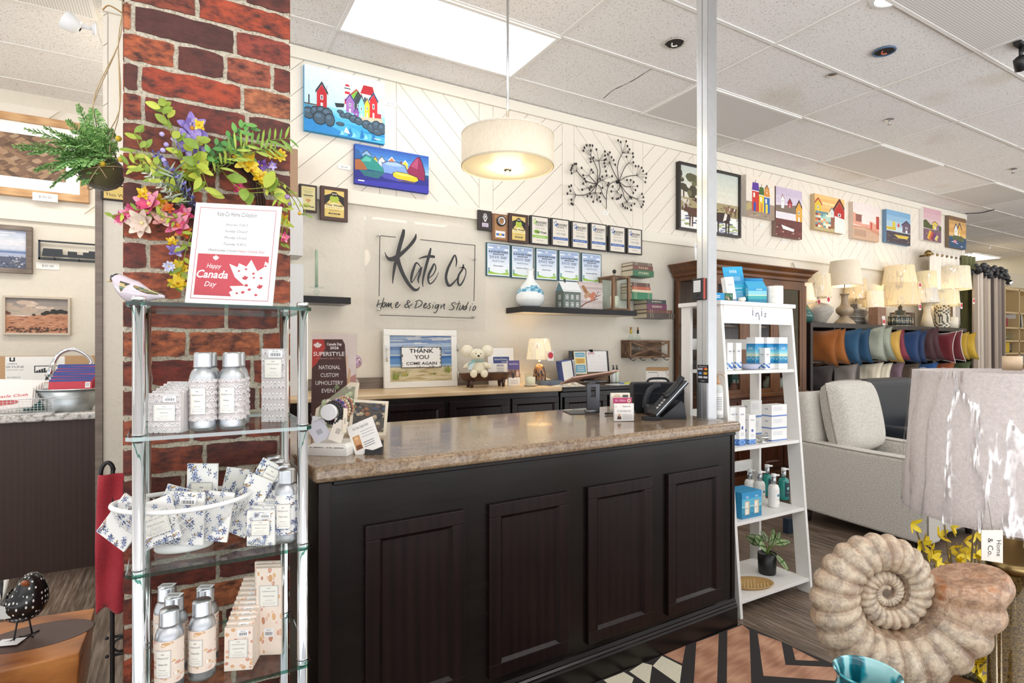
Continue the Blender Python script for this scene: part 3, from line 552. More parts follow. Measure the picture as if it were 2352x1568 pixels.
for a in((897,238,.085,'$195.00','white price card right of the large lighthouse canvas'),(791,384,.085,'$50.00','white price card left of the blue boulder canvas'),(1391,489,.062,'$75.00','white price card below the black flower sculpture'),
    (1750,518,.07,'$60.00','white price card below the row house canvas'),(1800,552,.07,'$60.00','white price card below the pink harbour canvas'),(1891,548,.07,'$60.00','white price card below the patchwork canvas'),(1972,558,.05,'$60.00','tiny price card below the beach house canvas')):
 price_card(*a)
SX=lambda x,y,Y:onY(1260+x*.2168,280+y*.2168,Y)
CL={'A':((448,357),[(403,248),(440,246),(466,250),(380,272),(370,303),(446,303)]),'B':((532,412),[(507,291),(597,312),(476,377),(445,390),(446,422),(598,355),(592,405)]),
 'C':((648,432),[(649,323),(630,345),(668,374),(690,404),(706,452),(608,395),(590,437),(598,472),(608,522)]),'D':((783,328),[(737,195),(764,213),(822,205),(837,255),(858,291),(844,320),(894,333)]),
 'E':((847,437),[(826,368),(897,370),(899,428),(923,469)]),'F':((930,565),[(953,469),(986,486),(1003,519),(1037,550),(1033,592),(1025,637)]),'G':((866,686),[(831,615),(871,615),(902,636),(942,680),(921,721),(898,752)]),
 'H':((933,815),[(991,762),(1005,797),(1009,843),(1000,876),(984,900)]),'I':((828,840),[(862,795),(876,808),(911,867),(877,884),(873,933),(836,914),(812,908),(790,890),(782,870)]),
 'J':((725,737),[(680,683),(665,735),(677,808),(724,815),(742,810),(762,798),(773,776)]),'K':((573,616),[(569,580),(616,568),(673,575),(546,603),(636,648),(627,672),(571,698)]),
 'L':((427,565),[(351,487),(455,507),(471,534),(367,565),(381,604)]),'M':((303,523),[(294,444),(276,445),(255,460),(247,486),(237,510),(244,543)]),'N':((290,772),[(241,674),(219,686),(232,729),(200,759),(243,824),(243,865),(257,873)]),
 'O':((497,745),[(440,760),(455,793),(473,845),(514,821),(550,842),(540,797),(553,755),(412,785)]),'P':((415,700),[(368,653),(357,717),(451,683),(435,716),(396,632)])}
ST=[[(612,920),(612,815),(618,740),(640,670),(690,635),(745,628)],[(610,820),(575,770),(548,690),(512,660)],[(512,660),(518,520),(480,420),'A'],[(512,660),(545,540),(540,470),'B'],[(512,660),(410,630),(350,580),'M'],[(512,660),'L'],
   [(512,660),(450,740),(370,775),'N'],[(512,660),(500,710),'O'],[(512,660),(545,625),'K'],[(512,660),(450,700),'P'],[(745,628),(690,530),'C'],[(745,628),(730,500),(745,410),'D'],[(745,628),(785,530),(815,470),'E'],[(745,628),(830,580),'F'],
   [(745,628),(810,680),'G'],[(745,628),(800,720),(860,780),'H'],[(745,628),(785,730),(800,790),'I'],[(745,628),(755,690),'J']]
o0=SX(612,920,WY-.03);t=thing('wall_sculpture','black metal wall sculpture of branching stems with round seed heads','wall sculpture',o0)
m=M();g=lambda p,d=.03:SX(p[0],p[1],WY-d)-o0
for sl in ST:
 pts=[CL[p][0]if isinstance(p,str)else p for p in sl]
 if len(pts)>2:
  q=[]
  for i in range(len(pts)-1):
   a,b,c,d=pts[max(i-1,0)],pts[i],pts[i+1],pts[min(i+2,len(pts)-1)]
   for k in range(5):
    u=k/5;q.append(tuple(.5*((2*b[j])+(-a[j]+c[j])*u+(2*a[j]-5*b[j]+4*c[j]-d[j])*u*u+(-a[j]+3*b[j]-3*c[j]+d[j])*u**3)for j in(0,1)))
  pts=q+[pts[-1]]
 m.tube([g(p)for p in pts],.0032,'26221f','satin',6)
m.obj('stems',t)
r2=random.Random(4)
for k,(h,bs)in CL.items():
 m=M()
 for b in bs:
  d=.03+r2.uniform(0,.03);m.tube([g(h),g(b,d)],.0014,'26221f','satin',4);p=g(b,d);m.lathe([(0.0001,-.004),(.009,-.003),(.010,0),(.009,.003),(.0001,.004)],'2a2421','satin',8,cap=False)if False else m.sph(p.x,p.y,p.z,.0105,.0055,.0115,'2a2421','satin',8)
 m.obj('seed_head',t)
m=M();p=SX(740,632,WY-.03)-o0;m.box(p.x-.012,p.x+.012,-.006,.02,p.z-.012,p.z+.012,'1d1a18');m.obj('clasp',t)
def plaque(r,label,wood,plate,fn,Y=WY,bevel=.004,inset=(.12,.08),name='award_plaque',th=.02,rail=None):
 x0,x1,z0,z1=r;w,h=x1-x0,z1-z0;yb=WY-.0015 if z0<RAIL0 else WY-.0115
 if z1>RAIL0 and z0<RAIL1:yb=WY-.029
 t=thing(name,label,'plaque',(x0,yb,z0),group='award plaques on the back wall');m=M();m.box(0,w,-th,0,0,h,wood,'satin');m.obj('backboard',t,bevel=bevel)
 m=M();a,b=w*inset[0],h*inset[1];m.box(a,w-a,-th-.0016,-th,b,h-b,plate,'satin');A=Art(m,a,w-a,b,h-b,-th-.0016,'paper');fn(A,m,w,h);m.obj('plate',t);return t
def tx(A,m,s,u,v,hh,c,wd=None,**k):
 x0,x1,z0,z1=A.a;A.y-=.00004;m.text(s,x0+(x1-x0)*u,z0+(z1-z0)*v,A.y,(z1-z0)*hh,c,w=(x1-x0)*wd if wd else None,**k)
def f_week(A,m,w,h):
 A.P('1c1a18',[(0,.42),(.3,.66),(.7,.66),(1,.42),(1,.78),(.72,.86),(.28,.86),(0,.78)]);A.E('a8b83c',.5,.68,.24,.15,14);A.E('1c1a18',.5,.86,.18,.09,14);tx(A,m,'2018',.5,.86,.05,'e8e0c0',.24,bold=.02)
 A.P('e8d9a0',[(0,.40),(.5,.56),(1,.40),(1,.3),(0,.3)]);tx(A,m,'This Week',.5,.44,.075,'1c1a18',.9,bold=.03);tx(A,m,'Readers Select',.5,.35,.045,'a85a2a',.8);tx(A,m,'Award Winner',.5,.24,.045,'3a3028',.55);A.R('2a2420',.2,.8,.1,.15);tx(A,m,'Kate Co',.5,.125,.03,'e8d9a0',.4);A.R('6a5a3a',.25,.75,.055,.06)
def f_peter(A,m,w,h):
 for i in range(5):A.P('c9a23c',[(.14+.16*i,.86),(.2+.16*i,.94),(.26+.16*i,.86),(.2+.16*i,.89)])
 tx(A,m,"Readers' Choice",.5,.80,.045,'5a4a2a',.7);tx(A,m,'Award Winner',.5,.73,.04,'5a4a2a',.5);A.R('2a2420',.15,.85,.6,.64);A.R('6a5a3a',.2,.8,.55,.56)
 for u in(.38,.5,.62):A.E('c07a3a',u,.44-.05*abs(u-.5)*4,.05,.05,8)
 A.P('c07a3a',[(.4,.42),(.5,.28),(.6,.42),(.5,.38)]);A.E('b8c44a',.35,.18,.28,.08,12);tx(A,m,'This Week',.55,.14,.075,'2a2a24',.8,bold=.03)
plaque(wrect(684,725,425,488),'dark plaque with gold plate and orange figures, leftmost behind the brick column','3a2823','d9cf96',f_peter)
plaque(wrect(732,795,429,507),'brown wood plaque with gold and black plate, alone above the candle shelf','4a2f28','d9bd6c',f_week,inset=(.15,.11))
def f_crest(A,m,w,h):
 for(u,v,r)in((.5,.84,.2),(.36,.7,.16),(.64,.7,.16),(.5,.6,.22),(.5,.48,.14)):A.E('c9c9c9',u,v,r,r*.45,10)
 for(u,v,r)in((.5,.84,.1),(.36,.7,.08),(.64,.7,.08),(.5,.6,.11)):A.E('3a302c',u,v,r,r*.45,8)
 A.R('c8bccc',.12,.88,.1,.34)
 for i in range(3):A.R('5a5060',.2,.8,.15+i*.06,.165+i*.06)
plaque(wrect(1091.5,1123,484,530),'small dark plaque with silver crest, first of the long plaque row','2c2220','2f2421',f_crest,inset=(.2,.1))
def f_ring(A,m,w,h):
 A.R('e4e4e6',.08,.92,.07,.34);A.R('3a6aa8',.14,.86,.14,.24);A.E('d8b03c',.5,.19,.16,.045,8);x0,x1,z0,z1=A.a
 T=m.T;m.T=Matrix.Translation(((x0+x1)/2+.004,A.y-.001,z0+(z1-z0)*.76))@Matrix.Rotation(PI/2,4,'X');rr=(x1-x0)*.40
 m.lathe([(rr,0),(rr,.014),(rr*.72,.014)],'23262a','gloss',20,cap=False);m.lathe([(rr*.76,.0145),(rr*.58,.0145),(rr*.58,0)],'e8eaec','metal',20,cap=False);m.T=T
plaque(wrect(1124,1159.5,492,553),'light wood plaque with a black and silver ring, second in the plaque row','7c5536','a8794c',f_ring,inset=(.14,.06))
plaque(wrect(1161,1206.5,491,558),'brown plaque with gold and black plate, third in the plaque row','43291f','d9bd6c',f_week,inset=(.17,.1))
def f_rc(bar,who,week,green=False,yr='2020'):
 def f(A,m,w,h):
  A.P('8ab83c' if green else '2f62a8',[(.02,.9),(.14,.87),(.2,.97),(.25,.86),(.36,.84),(.26,.79),(.27,.70),(.19,.76),(.1,.71),(.13,.81)]);A.P('d8cfc0',[(.12,.86),(.2,.9),(.24,.83),(.2,.79),(.14,.81)])
  tx(A,m,"READERS'",.6,.80,.085,'26262a',.68,bold=.03);tx(A,m,'CHOICE',.46,.70,.075,'26262a',.5,bold=.02);tx(A,m,yr,.84,.70,.07,'9a9aa4',.2);tx(A,m,'PLATINUM WINNER' if not green else 'DIAMOND WINNER',.5,.58,.032,'4a3a30',.6)
  if green:A.E('8ab83c',.3,.44,.2,.075,12);tx(A,m,'This Week',.56,.43,.085,'26262a',.74,bold=.03)
  else:tx(A,m,week,.52,.44,.085,'5c6a7c',.66)
  A.R(bar,.02,.98,.21,.31);tx(A,m,who,.5,.26,.04,'f0f0f0',.7);tx(A,m,'Kate & Co. Home',.5,.12,.04,'26262a',.42)
 return f
RC=[((1210,1254.5,496,562),'black framed silver plaque with a green bar and green star',True,'8ab83c','Interior Design/Decor','2020'),((1257.5,1301,502,566),'silver plaque with blue bar right of the green barred one',0,'2459a0','Favourite Furniture Store','2020'),
   ((1303.5,1344.5,509,571),'silver plaque with blue bar, third with READERS heading',0,'2459a0','Window Fashions','2020'),((1346.5,1386,513,575.5),'silver plaque with blue bar, fourth with READERS heading',0,'2459a0','Designer Furniture','2021'),
   ((1389.5,1429,519,580),'silver plaque with blue bar, second from the right end',0,'2459a0','Best Decorating Store','2021'),((1431,1466.5,525,584),'silver plaque with blue bar at the right end of the row',0,'2459a0','Custom Window - Drapes','2021')]
for r,lb,gr,bar,who,yr in RC:plaque(wrect(*r),lb,'25221f','ded6c8',f_rc(bar,who,'THIS WEEK',gr,yr),inset=(.10,.045))
def f_kaw(cat):
 def f(A,m,w,h):
  for i,c in enumerate(('a3b6d6','adbfdc','b9c9e1','c5d2e6','d0dbea','dbe3ee','e3e9f0','e8ecf0')):A.R(c,.03,.97,.98-(i+1)*.1,.98-i*.1)
  A.R('e6eef0',.03,.97,.1,.2);A.E('f4f6fa',.14,.88,.14,.025);A.E('f4f6fa',.86,.84,.12,.025);A.E('f2f4f4',.5,.91,.055,.035);A.P('2a4a5a',[(.48,.92),(.5,.885),(.52,.93)])
  A.P('9cc43c',[(.03,.04),(.97,.04),(.97,.13),(.6,.07),(.3,.09),(.03,.15)])
  for x in(.03,.07):A.R('3a8a8a',x,x+.03,.1,.24)
  for x in(.85,.91):A.E('7ab04a',x,.17,.025,.05,8)
  A.R('f0f6f0',.03,.97,.02,.035);tx(A,m,"Community's Choice",.5,.815,.035,'5a7aa8',.6,shear=.2);tx(A,m,'KAWARTHAS',.5,.75,.055,'26304a',.88,bold=.04);A.R('26304a',.26,.74,.66,.70);tx(A,m,'AWARDS',.5,.68,.028,'e8eef4',.4)
  tx(A,m,'2025',.3,.58,.075,'3a4660',.44);tx(A,m,'READERS',.74,.60,.028,'26304a',.3,bold=.03);tx(A,m,'WINNER',.72,.555,.028,'26304a',.26,bold=.03);A.R('8a9ab4',.4,.6,.495,.499)
  tx(A,m,'Kate & Co. Home',.5,.46,.032,'26304a',.55,bold=.03);tx(A,m,cat,.5,.31,.034,'26304a',.45 if len(cat)<12 else .62,bold=.03)
 return f
for r,cat,lb in(((1115,1170,556.5,633.5),'Decorator','blue sky award certificate, first of the lower row beside the clear sign'),((1172,1223.5,563,638.5),'Interior Design','blue sky award certificate, second of the lower row'),((1228,1278,569,642),'Home Decor','blue sky award certificate directly right of the white vase neck'),
       ((1281,1329,574,645),'Furniture','blue sky award certificate above the small green house'),((1333,1379,580,649),'Kawartha Gift Shop','blue sky award certificate at the right end of the lower row, above the robin picture')):
 plaque(wrect(*r),lb,'2c5a66','e8eef0',f_kaw(cat),inset=(.045,.03),name='award_certificate',th=.012,bevel=.001)
p=wrect(231,320,425,459,WY);plaque((-.37,-.2,onY(250,461,WY).z,onY(250,425,WY).z),'black plaque peeking out behind the hanging fern','2a1f1c','d9bd6c',lambda A,m,w,h:tx(A,m,'This Week',.5,.3,.25,'2a2420',.9),inset=(.08,.1))
t=thing('shop_sign','clear acrylic wall sign with black brush lettering Kate Co Home & Design Studio','sign',(0,0,0));YS=WY-.045
a=onY(838,495,YS);b=onY(1115,757,YS);zb=onY(838,757,YS).z;o0=Vector((a.x,YS,zb));t.location=o0
m=M();m.box(0,b.x-a.x,0,.006,0,a.z-zb,'ffffff','acrylic');m.obj('clear_panel',t,bevel=.001)
for(px,py)in((872,540),(1093,595),(871,711),(1090,727)):
 p=onY(px,py,YS)-o0;m=M();T=Matrix.Translation((p.x,0,p.z))@Matrix.Rotation(-PI/2,4,'X');m.T=T;m.lathe([(.0001,-.006),(.007,-.005),(.009,-.001),(.009,0)],'d8d8d8','chrome',12);m.lathe([(.006,0),(.006,.042)],'d0d0d0','chrome',10);m.obj('standoff',t)
G=lambda x,y:onY(860+x*.15303,500+y*.15303,YS)-o0
KW=(a.z-zb)/(262/.15303)
def brush(name,strokes,k=1,smooth=True):
 m=M()
 for i,sl in enumerate(strokes):
  q=[]
  for j in range(len(sl)-1):
   A_,B_,C_,D_=sl[max(j-1,0)],sl[j],sl[j+1],sl[min(j+2,len(sl)-1)]
   for e in range(5):
    u=e/5;q.append([.5*((2*B_[z])+(-A_[z]+C_[z])*u+(2*A_[z]-5*B_[z]+4*C_[z]-D_[z])*u*u+(-A_[z]+3*B_[z]-3*C_[z]+D_[z])*u**3)for z in(0,1,2)])
  q.append(list(sl[-1]));pts=[(G(x,y).x,G(x,y).z,max(w,3)*KW*k)for x,y,w in q];m.stroke(pts,'1f1f21',-.004-i*.0001,'satin',th=.0038)
 return m.obj(name,t)
brush('letter_K',[[(440,175,36),(425,260,58),(380,420,60),(345,560,55),(305,720,45),(280,880,28),(272,990,8)],[(622,240,8),(612,300,40),(570,370,50),(490,460,48),(400,540,60),(300,610,74),(225,620,56),(180,580,24),(155,515,6)],[(345,600,60),(370,700,62),(420,830,58),(490,960,55),(560,1050,48),(605,1082,45),(650,1075,30),(678,1035,6)]])
brush('letter_a',[[(690,735,10),(630,675,26),(585,770,38),(555,880,38),(550,945,26),(562,972,14),(620,880,12),(695,745,16)],[(705,740,30),(680,840,34),(655,920,28),(665,985,6)]])
brush('letter_t',[[(845,455,22),(820,560,42),(775,720,42),(740,860,34),(722,970,22),(730,1040,6)],[(665,620,8),(720,595,26),(800,580,36),(870,582,44),(905,590,34)]])
brush('letter_e',[[(815,905,14),(880,850,16),(920,760,18),(895,690,20),(860,760,36),(815,850,36),(805,930,28),(830,990,22),(880,960,18),(930,890,11),(962,815,4)]])
brush('letter_C',[[(1220,735,8),(1232,650,24),(1205,562,22),(1150,660,34),(1095,780,42),(1072,900,42),(1100,1000,48),(1140,1015,36),(1200,960,24),(1255,890,8)]])
brush('letter_o',[[(1335,700,22),(1320,770,30),(1265,860,30),(1250,960,34),(1280,1015,28),(1330,950,22),(1365,860,14),(1370,790,15),(1335,745,18),(1270,755,8)]])
W_=lambda pts,w=14:[(x,y,w if 0<i<len(pts)-1 else w*.7)for i,(x,y)in enumerate(pts)]
brush('tagline_lettering',[W_(p)for p in([(65,1230),(50,1290),(35,1340)],[(143,1200),(115,1290),(85,1380)],[(30,1312),(70,1295),(115,1285)],[(130,1280),(118,1330),(140,1340),(160,1300),(150,1270),(128,1285)],[(180,1270),(175,1335),(215,1275),(207,1338),(250,1278),(245,1330),(272,1360)],
  [(320,1322),(350,1290),(345,1265),(318,1300),(320,1345),(350,1340),(388,1295)],[(535,1262),(505,1240),(490,1275),(505,1320),(522,1362)],[(565,1290),(520,1330),(470,1345),(455,1320),(490,1288),(535,1262)],[(640,1255),(625,1300),(605,1350)],[(610,1258),(670,1238),(715,1270),(685,1325),(600,1358)],
  [(740,1330),(772,1300),(768,1280),(742,1310),(742,1352),(775,1345),(800,1318)],[(845,1280),(815,1298),(832,1332),(820,1358),(785,1362)],[(880,1300),(868,1360)],[(900,1268),(908,1280)],[(965,1300),(920,1312),(908,1352),(932,1350),(965,1305),(945,1370),(915,1425),(880,1415)],
  [(1000,1300),(990,1365)],[(990,1355),(1050,1292),(1038,1345),(1052,1375)],[(1220,1268),(1165,1282),(1162,1310),(1192,1342),(1162,1380),(1112,1375)],[(1275,1252),(1250,1320),(1225,1385)],[(1190,1295),(1290,1290)],[(1290,1310),(1270,1378),(1300,1370),(1332,1310),(1320,1382)],
  [(1408,1262),(1380,1320),(1355,1385)],[(1388,1322),(1352,1332),(1338,1378),(1365,1375),(1388,1335)],[(1442,1320),(1425,1395)],[(1462,1288),(1470,1298)],[(1492,1330),(1470,1382),(1490,1390),(1517,1350),(1502,1325),(1480,1345)])])
m=M()
for(p,q)in(((85,268),(320,293)),((685,328),(1510,415)),((82,268),(68,1175)),((1508,412),(1492,1250)),((78,1460),(1490,1507))):
 A_,B_=G(*p),G(*q);m.stroke([(A_.x,A_.z,.0042),(B_.x,B_.z,.0042)],'1f1f21',-.004,'satin',th=.0038)
m.obj('border_line',t)
def parquet(a,r):
 a.R('4c3a2e',0,1,0,1);n=0
 for i in range(-1,12):
  for j in range(-1,10):
   cx,cy=i*.11,j*.13
   for k in range(3):
    o=(k-1)*.055;c=r.choice(['8a6c52','6f5542','9c7d60','5c4636','a58a70','7a5e4a'])
    if(i+j)%2:a.P(c,[(cx-.11+o,cy-.12-o),(cx-.065+o,cy-.165-o),(cx+.10+o,cy+.05-o),(cx+.06+o,cy+.09-o)])
    else:a.P(c,[(cx+.11+o,cy-.12+o),(cx+.06+o,cy-.17+o),(cx-.11+o,cy+.04+o),(cx-.06+o,cy+.09+o)])
def seascape(a,r):
 for i,c in enumerate(('b9c3d6','c6cdda','d2d6de','d9d9de','cfd3de','b4bccd')):a.R(c,0,1,1-(i+1)*.1,1-i*.1)
 for i in range(14):a.E(r.choice(['e6e6ea','dcdde4','a9b5cc']),r.uniform(0,1),r.uniform(.55,.95),r.uniform(.1,.25),.025,10)
 a.R('6c80a8',0,1,.40,.46);a.R('aab2c8',0,1,.3,.40);a.R('5a5f72',0,1,0,.3)
 for i in range(120):a.P(r.choice(['3f4866','7c8aa8','a9b3c8','d3d6de','6a6a6e','8c8f90']),[(x:=r.uniform(0,1),y:=r.uniform(0,.3)),(x+.015,y+.05),(x+.03,y+.01)])
def field(a,r):
 for i,c in enumerate(('8c8480','978d86','a3978d','ada092','b8a998')):a.R(c,0,1,1-(i+1)*.1,1-i*.1+.001)
 for i in range(22):a.E(r.choice(['c9b2a0','d3bfad','bda896','a89a90']),r.uniform(0,.75),r.uniform(.62,.92),r.uniform(.05,.13),r.uniform(.03,.07),10)
 a.P('c08a6a',[(0,.5),(.3,.48),(.7,.56),(1,.56),(1,0),(0,0)])
 for i in range(110):a.P(r.choice(['c9957a','b07858','d8a88c','9a6448','8a5444','c48468']),[(x:=r.uniform(-.05,1),y:=r.uniform(.05,.48)),(x+.1,y+.008),(x+.06,y+.03)])
 for i in range(60):a.P(r.choice(['5a3a34','6e463c','4a4036','7c5244']),[(x:=r.uniform(0,1),y:=r.uniform(0,.14)),(x+.03,y+.05),(x+.06,y)])
 for(u,v,w)in((.44,.53,.03),(.60,.56,.05),(.66,.60,.06),(.72,.6,.04),(.8,.62,.07),(.88,.64,.07),(.95,.62,.06),(.76,.66,.05),(0,.58,.05),(.04,.56,.04)):a.E('33302c' if u>.1 else '6c3c34',u,v,w,w*.9,9)
LY=5.56
def lrect(pl,pr,yt,yb):a=onY(pl,yt,LY);b=onY(pr,yb,LY);return a.x,b.x,b.z,a.z
canvas('framed_art','large oak framed picture of herringbone wood panels behind the fern',(lrect(-150,205,262,470)[0],onY(206,300,LY).x,onY(205,470,LY).z,onY(205,292,LY).z),Y=LY-.012,frame='c19a68',fw=.055,depth=.05,mat_border=.09,frame_mat='pale_oak',painter=parquet)
canvas('framed_art','brown framed misty lake picture on the far left wall',(onY(-150,600,LY).x,onY(76,600,LY).x,onY(76,630,LY).z,onY(76,523,LY).z),Y=LY,frame='6f6055',fw=.035,depth=.04,painter=seascape,frame_mat='greywood')
canvas('framed_art','thin pale framed picture of a rust coloured field under clouds',(onY(8,700,LY).x,onY(163,700,LY).x,onY(163,770,LY).z,onY(163,684,LY).z),Y=LY,frame='c4b6a4',fw=.016,depth=.03,painter=field)
price_card(104,453,.15,'$192.50','white price card on the oak frame behind the fern',LY-.065,h=.06)
price_card(110,611,.14,'$30.00','white price card below the black skyline coat rack',LY-.002,h=.05)
t=thing('skyline_rack','black metal wall rack cut as a city skyline','wall rack',onY(88,590,LY-.03));k=onY(88,590,LY-.03)
m=M();X=lambda px:onY(px,590,LY-.03).x-k.x;Z=lambda py:onY(160,py,LY-.03).z-k.z
z0,z1,x0,x1=Z(600),Z(556),0,X(300)
for b in((x0,x1,z1-.012,z1),(x0,x0+.012,z0,z1),(x0,x1,z0,z0+.018)):m.box(b[0],b[1],-.006,.006,b[2],b[3],'22262b','satin')
m.obj('frame',t,bevel=.001)
m=M();r2=random.Random(3);x=.03
bl=[]
while x<x1-.05:
 w=r2.uniform(.03,.06);h=r2.choice([.05,.07,.09,.12,.15]);bl.append((x,w,h));x+=w
pts=[(.02,z0+.03)]
for(x,w,h)in bl:pts+=[(x,z0+.025+h*.42),(x+w,z0+.025+h*.42)]
pts.append((bl[-1][0]+bl[-1][1],z0+.03));m.prism(pts,-.004,.004,'22262b','satin');m.obj('skyline',t)
for x in(.1,.25,.4,.55):m=M();m.tube([(x,-.006,z0+.01),(x,-.03,z0-.0),(x,-.035,z0+.02)],.004,'22262b','satin',6);m.obj('hook',t)
def seccam(p,label,d,s=1):
 t=thing('security_camera',label,'security camera',p,group='security cameras');m=M();m.T=Matrix.Rotation(math.radians(90),4,'Y')if d=='wall' else None
 m.lathe([(.03*s,0),(.03*s,.012*s)],'e6e6e6','satin',16);m.obj('mount',t);m=M()
 if d=='wall':m.tube([(0,0,0),(-.06*s,0,0)],.011*s,'e8e8e8','satin',10);m.obj('arm',t);m=M();m.T=Matrix.Translation((-.08*s,-.01,-.01))@Matrix.Rotation(math.radians(-62),4,'Y')
 else:m.tube([(0,0,0),(0,0,-.05*s)],.011*s,'e8e8e8','satin',10);m.obj('arm',t);m=M();m.T=Matrix.Translation((0,-.01,-.07*s))@Matrix.Rotation(math.radians(60),4,'X')
 m.lathe([(.012*s,-.03*s),(.038*s,-.015*s),(.048*s,.02*s),(.052*s,.045*s)],'ececec','satin',20,cap=False);m.lathe([(.052*s,.045*s),(.046*s,.043*s),(.0001,.038*s)],'1a1a1c','gloss',20,cap=False);m.obj('housing',t)
seccam(onX(213,66,-.41),'white security camera at top left beside the wall edge','wall',1.0)
# ================================================================ glass display tower and what stands on it
SHZ=[1.344,1.070,.794,.524,.250];TX0,TX1,TY0,TY1=-.072,.249,1.40,1.672
t=thing('display_tower','tall narrow display stand of chrome tubes and glass shelves in front of the brick column','display stand',(0,0,0));t.location=(TX0,TY0,0);o0=Vector(t.location)
for z in SHZ:
 m=M();x0,x1,y0,y1,c=-.022,TX1-TX0+.016,-.030,TY1-TY0+.03,.012
 out=[(x0+c,y0),(x1-c,y0),(x1,y0+c),(x1,y1-c),(x1-c,y1),(x0+c,y1),(x0,y1-c),(x0,y0+c)]
 i=m.V([(x,y,z-.008)for x,y in out]+[(x,y,z)for x,y in out]);n=len(out)
 m.F(range(i+n,i+2*n),'ffffff','glass');m.F(list(range(i,i+n))[::-1],'ffffff','glass')
 for j in range(n):m.F((i+j,i+(j+1)%n,i+n+(j+1)%n,i+n+j),'6fb5a6','gloss' if False else 'green_glass')
 m.obj('glass_shelf',t)
for(x,y)in((0,0),(TX1-TX0,0),(TX1-TX0,TY1-TY0),(0,TY1-TY0)):
 m=M();zs=[.0]+SHZ[::-1];m.lathe([(.016,0),(.016,.012),(.012,.02),(.012,SHZ[0]-.008)],'dfe1e4','chrome',20,x,y)
 for z in SHZ[1:]:m.lathe([(.0133,z-.012),(.0133,z-.008)],'cfd2d6','chrome',20,x,y);m.lathe([(.0133,z),(.0133,z+.004)],'cfd2d6','chrome',20,x,y)
 m.lathe([(.0135,SHZ[0]),(.0135,SHZ[0]+.010),(.012,SHZ[0]+.012),(.0001,SHZ[0]+.0125)],'e6e8ea','chrome',20,x,y);m.obj('post',t)
class CylArt(Art):
 def __init__(s,m,r,a0,a1,z0,z1,cx=0,cy=0,mat='paper',e=.000012):s.m=m;s.r=r;s.an=(a0,a1);s.z=(z0,z1);s.c=(cx,cy);s.mat=mat;s.e=e;s.a=(0,1,0,1);s.k=0
 def mp(s,u,v):
  a=lerp(s.an[0],s.an[1],u)-PI/2;return(s.c[0]+s.r*math.cos(a),s.c[1]+s.r*math.sin(a),lerp(s.z[0],s.z[1],v))
 def P(s,c,pts):
  s.r+=s.e;n=max(1,int((s.an[1]-s.an[0])/.25))
  for i in range(n):
   q=clip(list(pts),i/n,(i+1)/n,0,1)
   if q:s.m.poly([s.mp(*p)for p in q],c,s.mat)
  return s
 def T(s,st,u,v,h,c,w=None,**k):
  s.r+=s.e;vs,fs,(x0,x1,y0,y1)=text_tris(st,k.get('shear',0),k.get('bold',0),1);kk=h/.7;kx=kk*(s.z[1]-s.z[0])/((s.an[1]-s.an[0])*s.r)if w is None else w/(x1-x0);mx=(x0+x1)/2
  i=s.m.V([s.mp(u+(p.x-mx)*kx,v+p.y*kk)for p in vs])
  for f in fs:s.m.F([i+a for a in f],c,s.mat)
def pat_haven(a,r,sc=1):
 a.R('cfc8c6',0,1,0,1);n=int(6*sc)
 for i in range(n+1):
  for j in range(7):
   u,v=(i+(.5 if j%2 else 0))/n,j/6.5
   for q,c in enumerate(('f1eeec',r.choice(['b9b0b0','9c9496','c9bfc0']),'f1eeec',r.choice(['8c8488','b0a6a8','d6cfcf']))):a.E(c,u,v,(.5-q*.11)/n,(.5-q*.11)/6.5*1.25,10,0,PI)
def pat_linen(a,r,sc=1):
 a.R('f0efea',0,1,0,1)
 for k in range(int(40*sc)):
  u,v=r.uniform(0,1),r.uniform(0,1);c=r.choice(['2f4884','22345f','3d5896','4f68a0']);w=.095;an=r.uniform(0,6.28)
  for q in range(5):
   b=an+q*1.25;a.P(c if q<4 else '8fa3cc',[(u,v),(u+w*math.cos(b-.25)*.6,v+w*math.sin(b-.25)*.45),(u+w*math.cos(b),v+w*math.sin(b)*.75),(u+w*math.cos(b+.25)*.6,v+w*math.sin(b+.25)*.45)])
  if k%4==0:a.P('b58a4a',[(u,v),(u+w*1.4,v+w*.5),(u+w*1.3,v+w*.7),(u-.01,v+.02)])
  if k%5==0:a.E('8296c4',u,v,w*.3,w*.26,7);a.E('f0efea',u,v,w*.16,w*.14,6)
def pat_cashmere(a,r,sc=1):
 a.R('f3e3d4',0,1,0,1)
 for k in range(int(34*sc)):
  u,v=r.uniform(0,1),r.uniform(0,1);w=r.uniform(.04,.1)/max(1,sc**.5);an=r.uniform(0,6.28);c=r.choice(['dcae7c','d9a58e','e6bfa4','c98f74','e3b98a','d8a77a','eccabb'])
  P=[]
  for q in range(8):b=an+q*PI/4;rr=w*r.uniform(.75,1.1);P.append((u+rr*math.cos(b),v+rr*math.sin(b)*.55))
  a.P('fbf4ee',[(u+(x-u)*1.18,v+(y-v)*1.22)for x,y in P]);a.P(c,P)
PAT={'haven':(pat_haven,'Haven','d9d4d2'),'linen':(pat_linen,'Classic Linen','f0efea'),'cashmere':(pat_cashmere,'Cashmere Kiss','f3e3d4')}
def sprig(a,u,v,k,kv):
 for s_ in(-1,1):a.P('6a7280',[(u,v),(u+s_*k*.6,v+kv*.5),(u+s_*k,v+kv*.2),(u+s_*k*.5,v-kv*.1)]);a.P('6a7280',[(u,v-kv*.2),(u+s_*k*.7,v-kv*.1),(u+s_*k*.8,v-kv*.5)])
def tcall(a,st,u,v,h,c,w,**k):
 if isinstance(a,CylArt):a.T(st,u,v,h,c,w,**k)
 else:tx(a,a.m,st,u,v,h,c,w,**k)
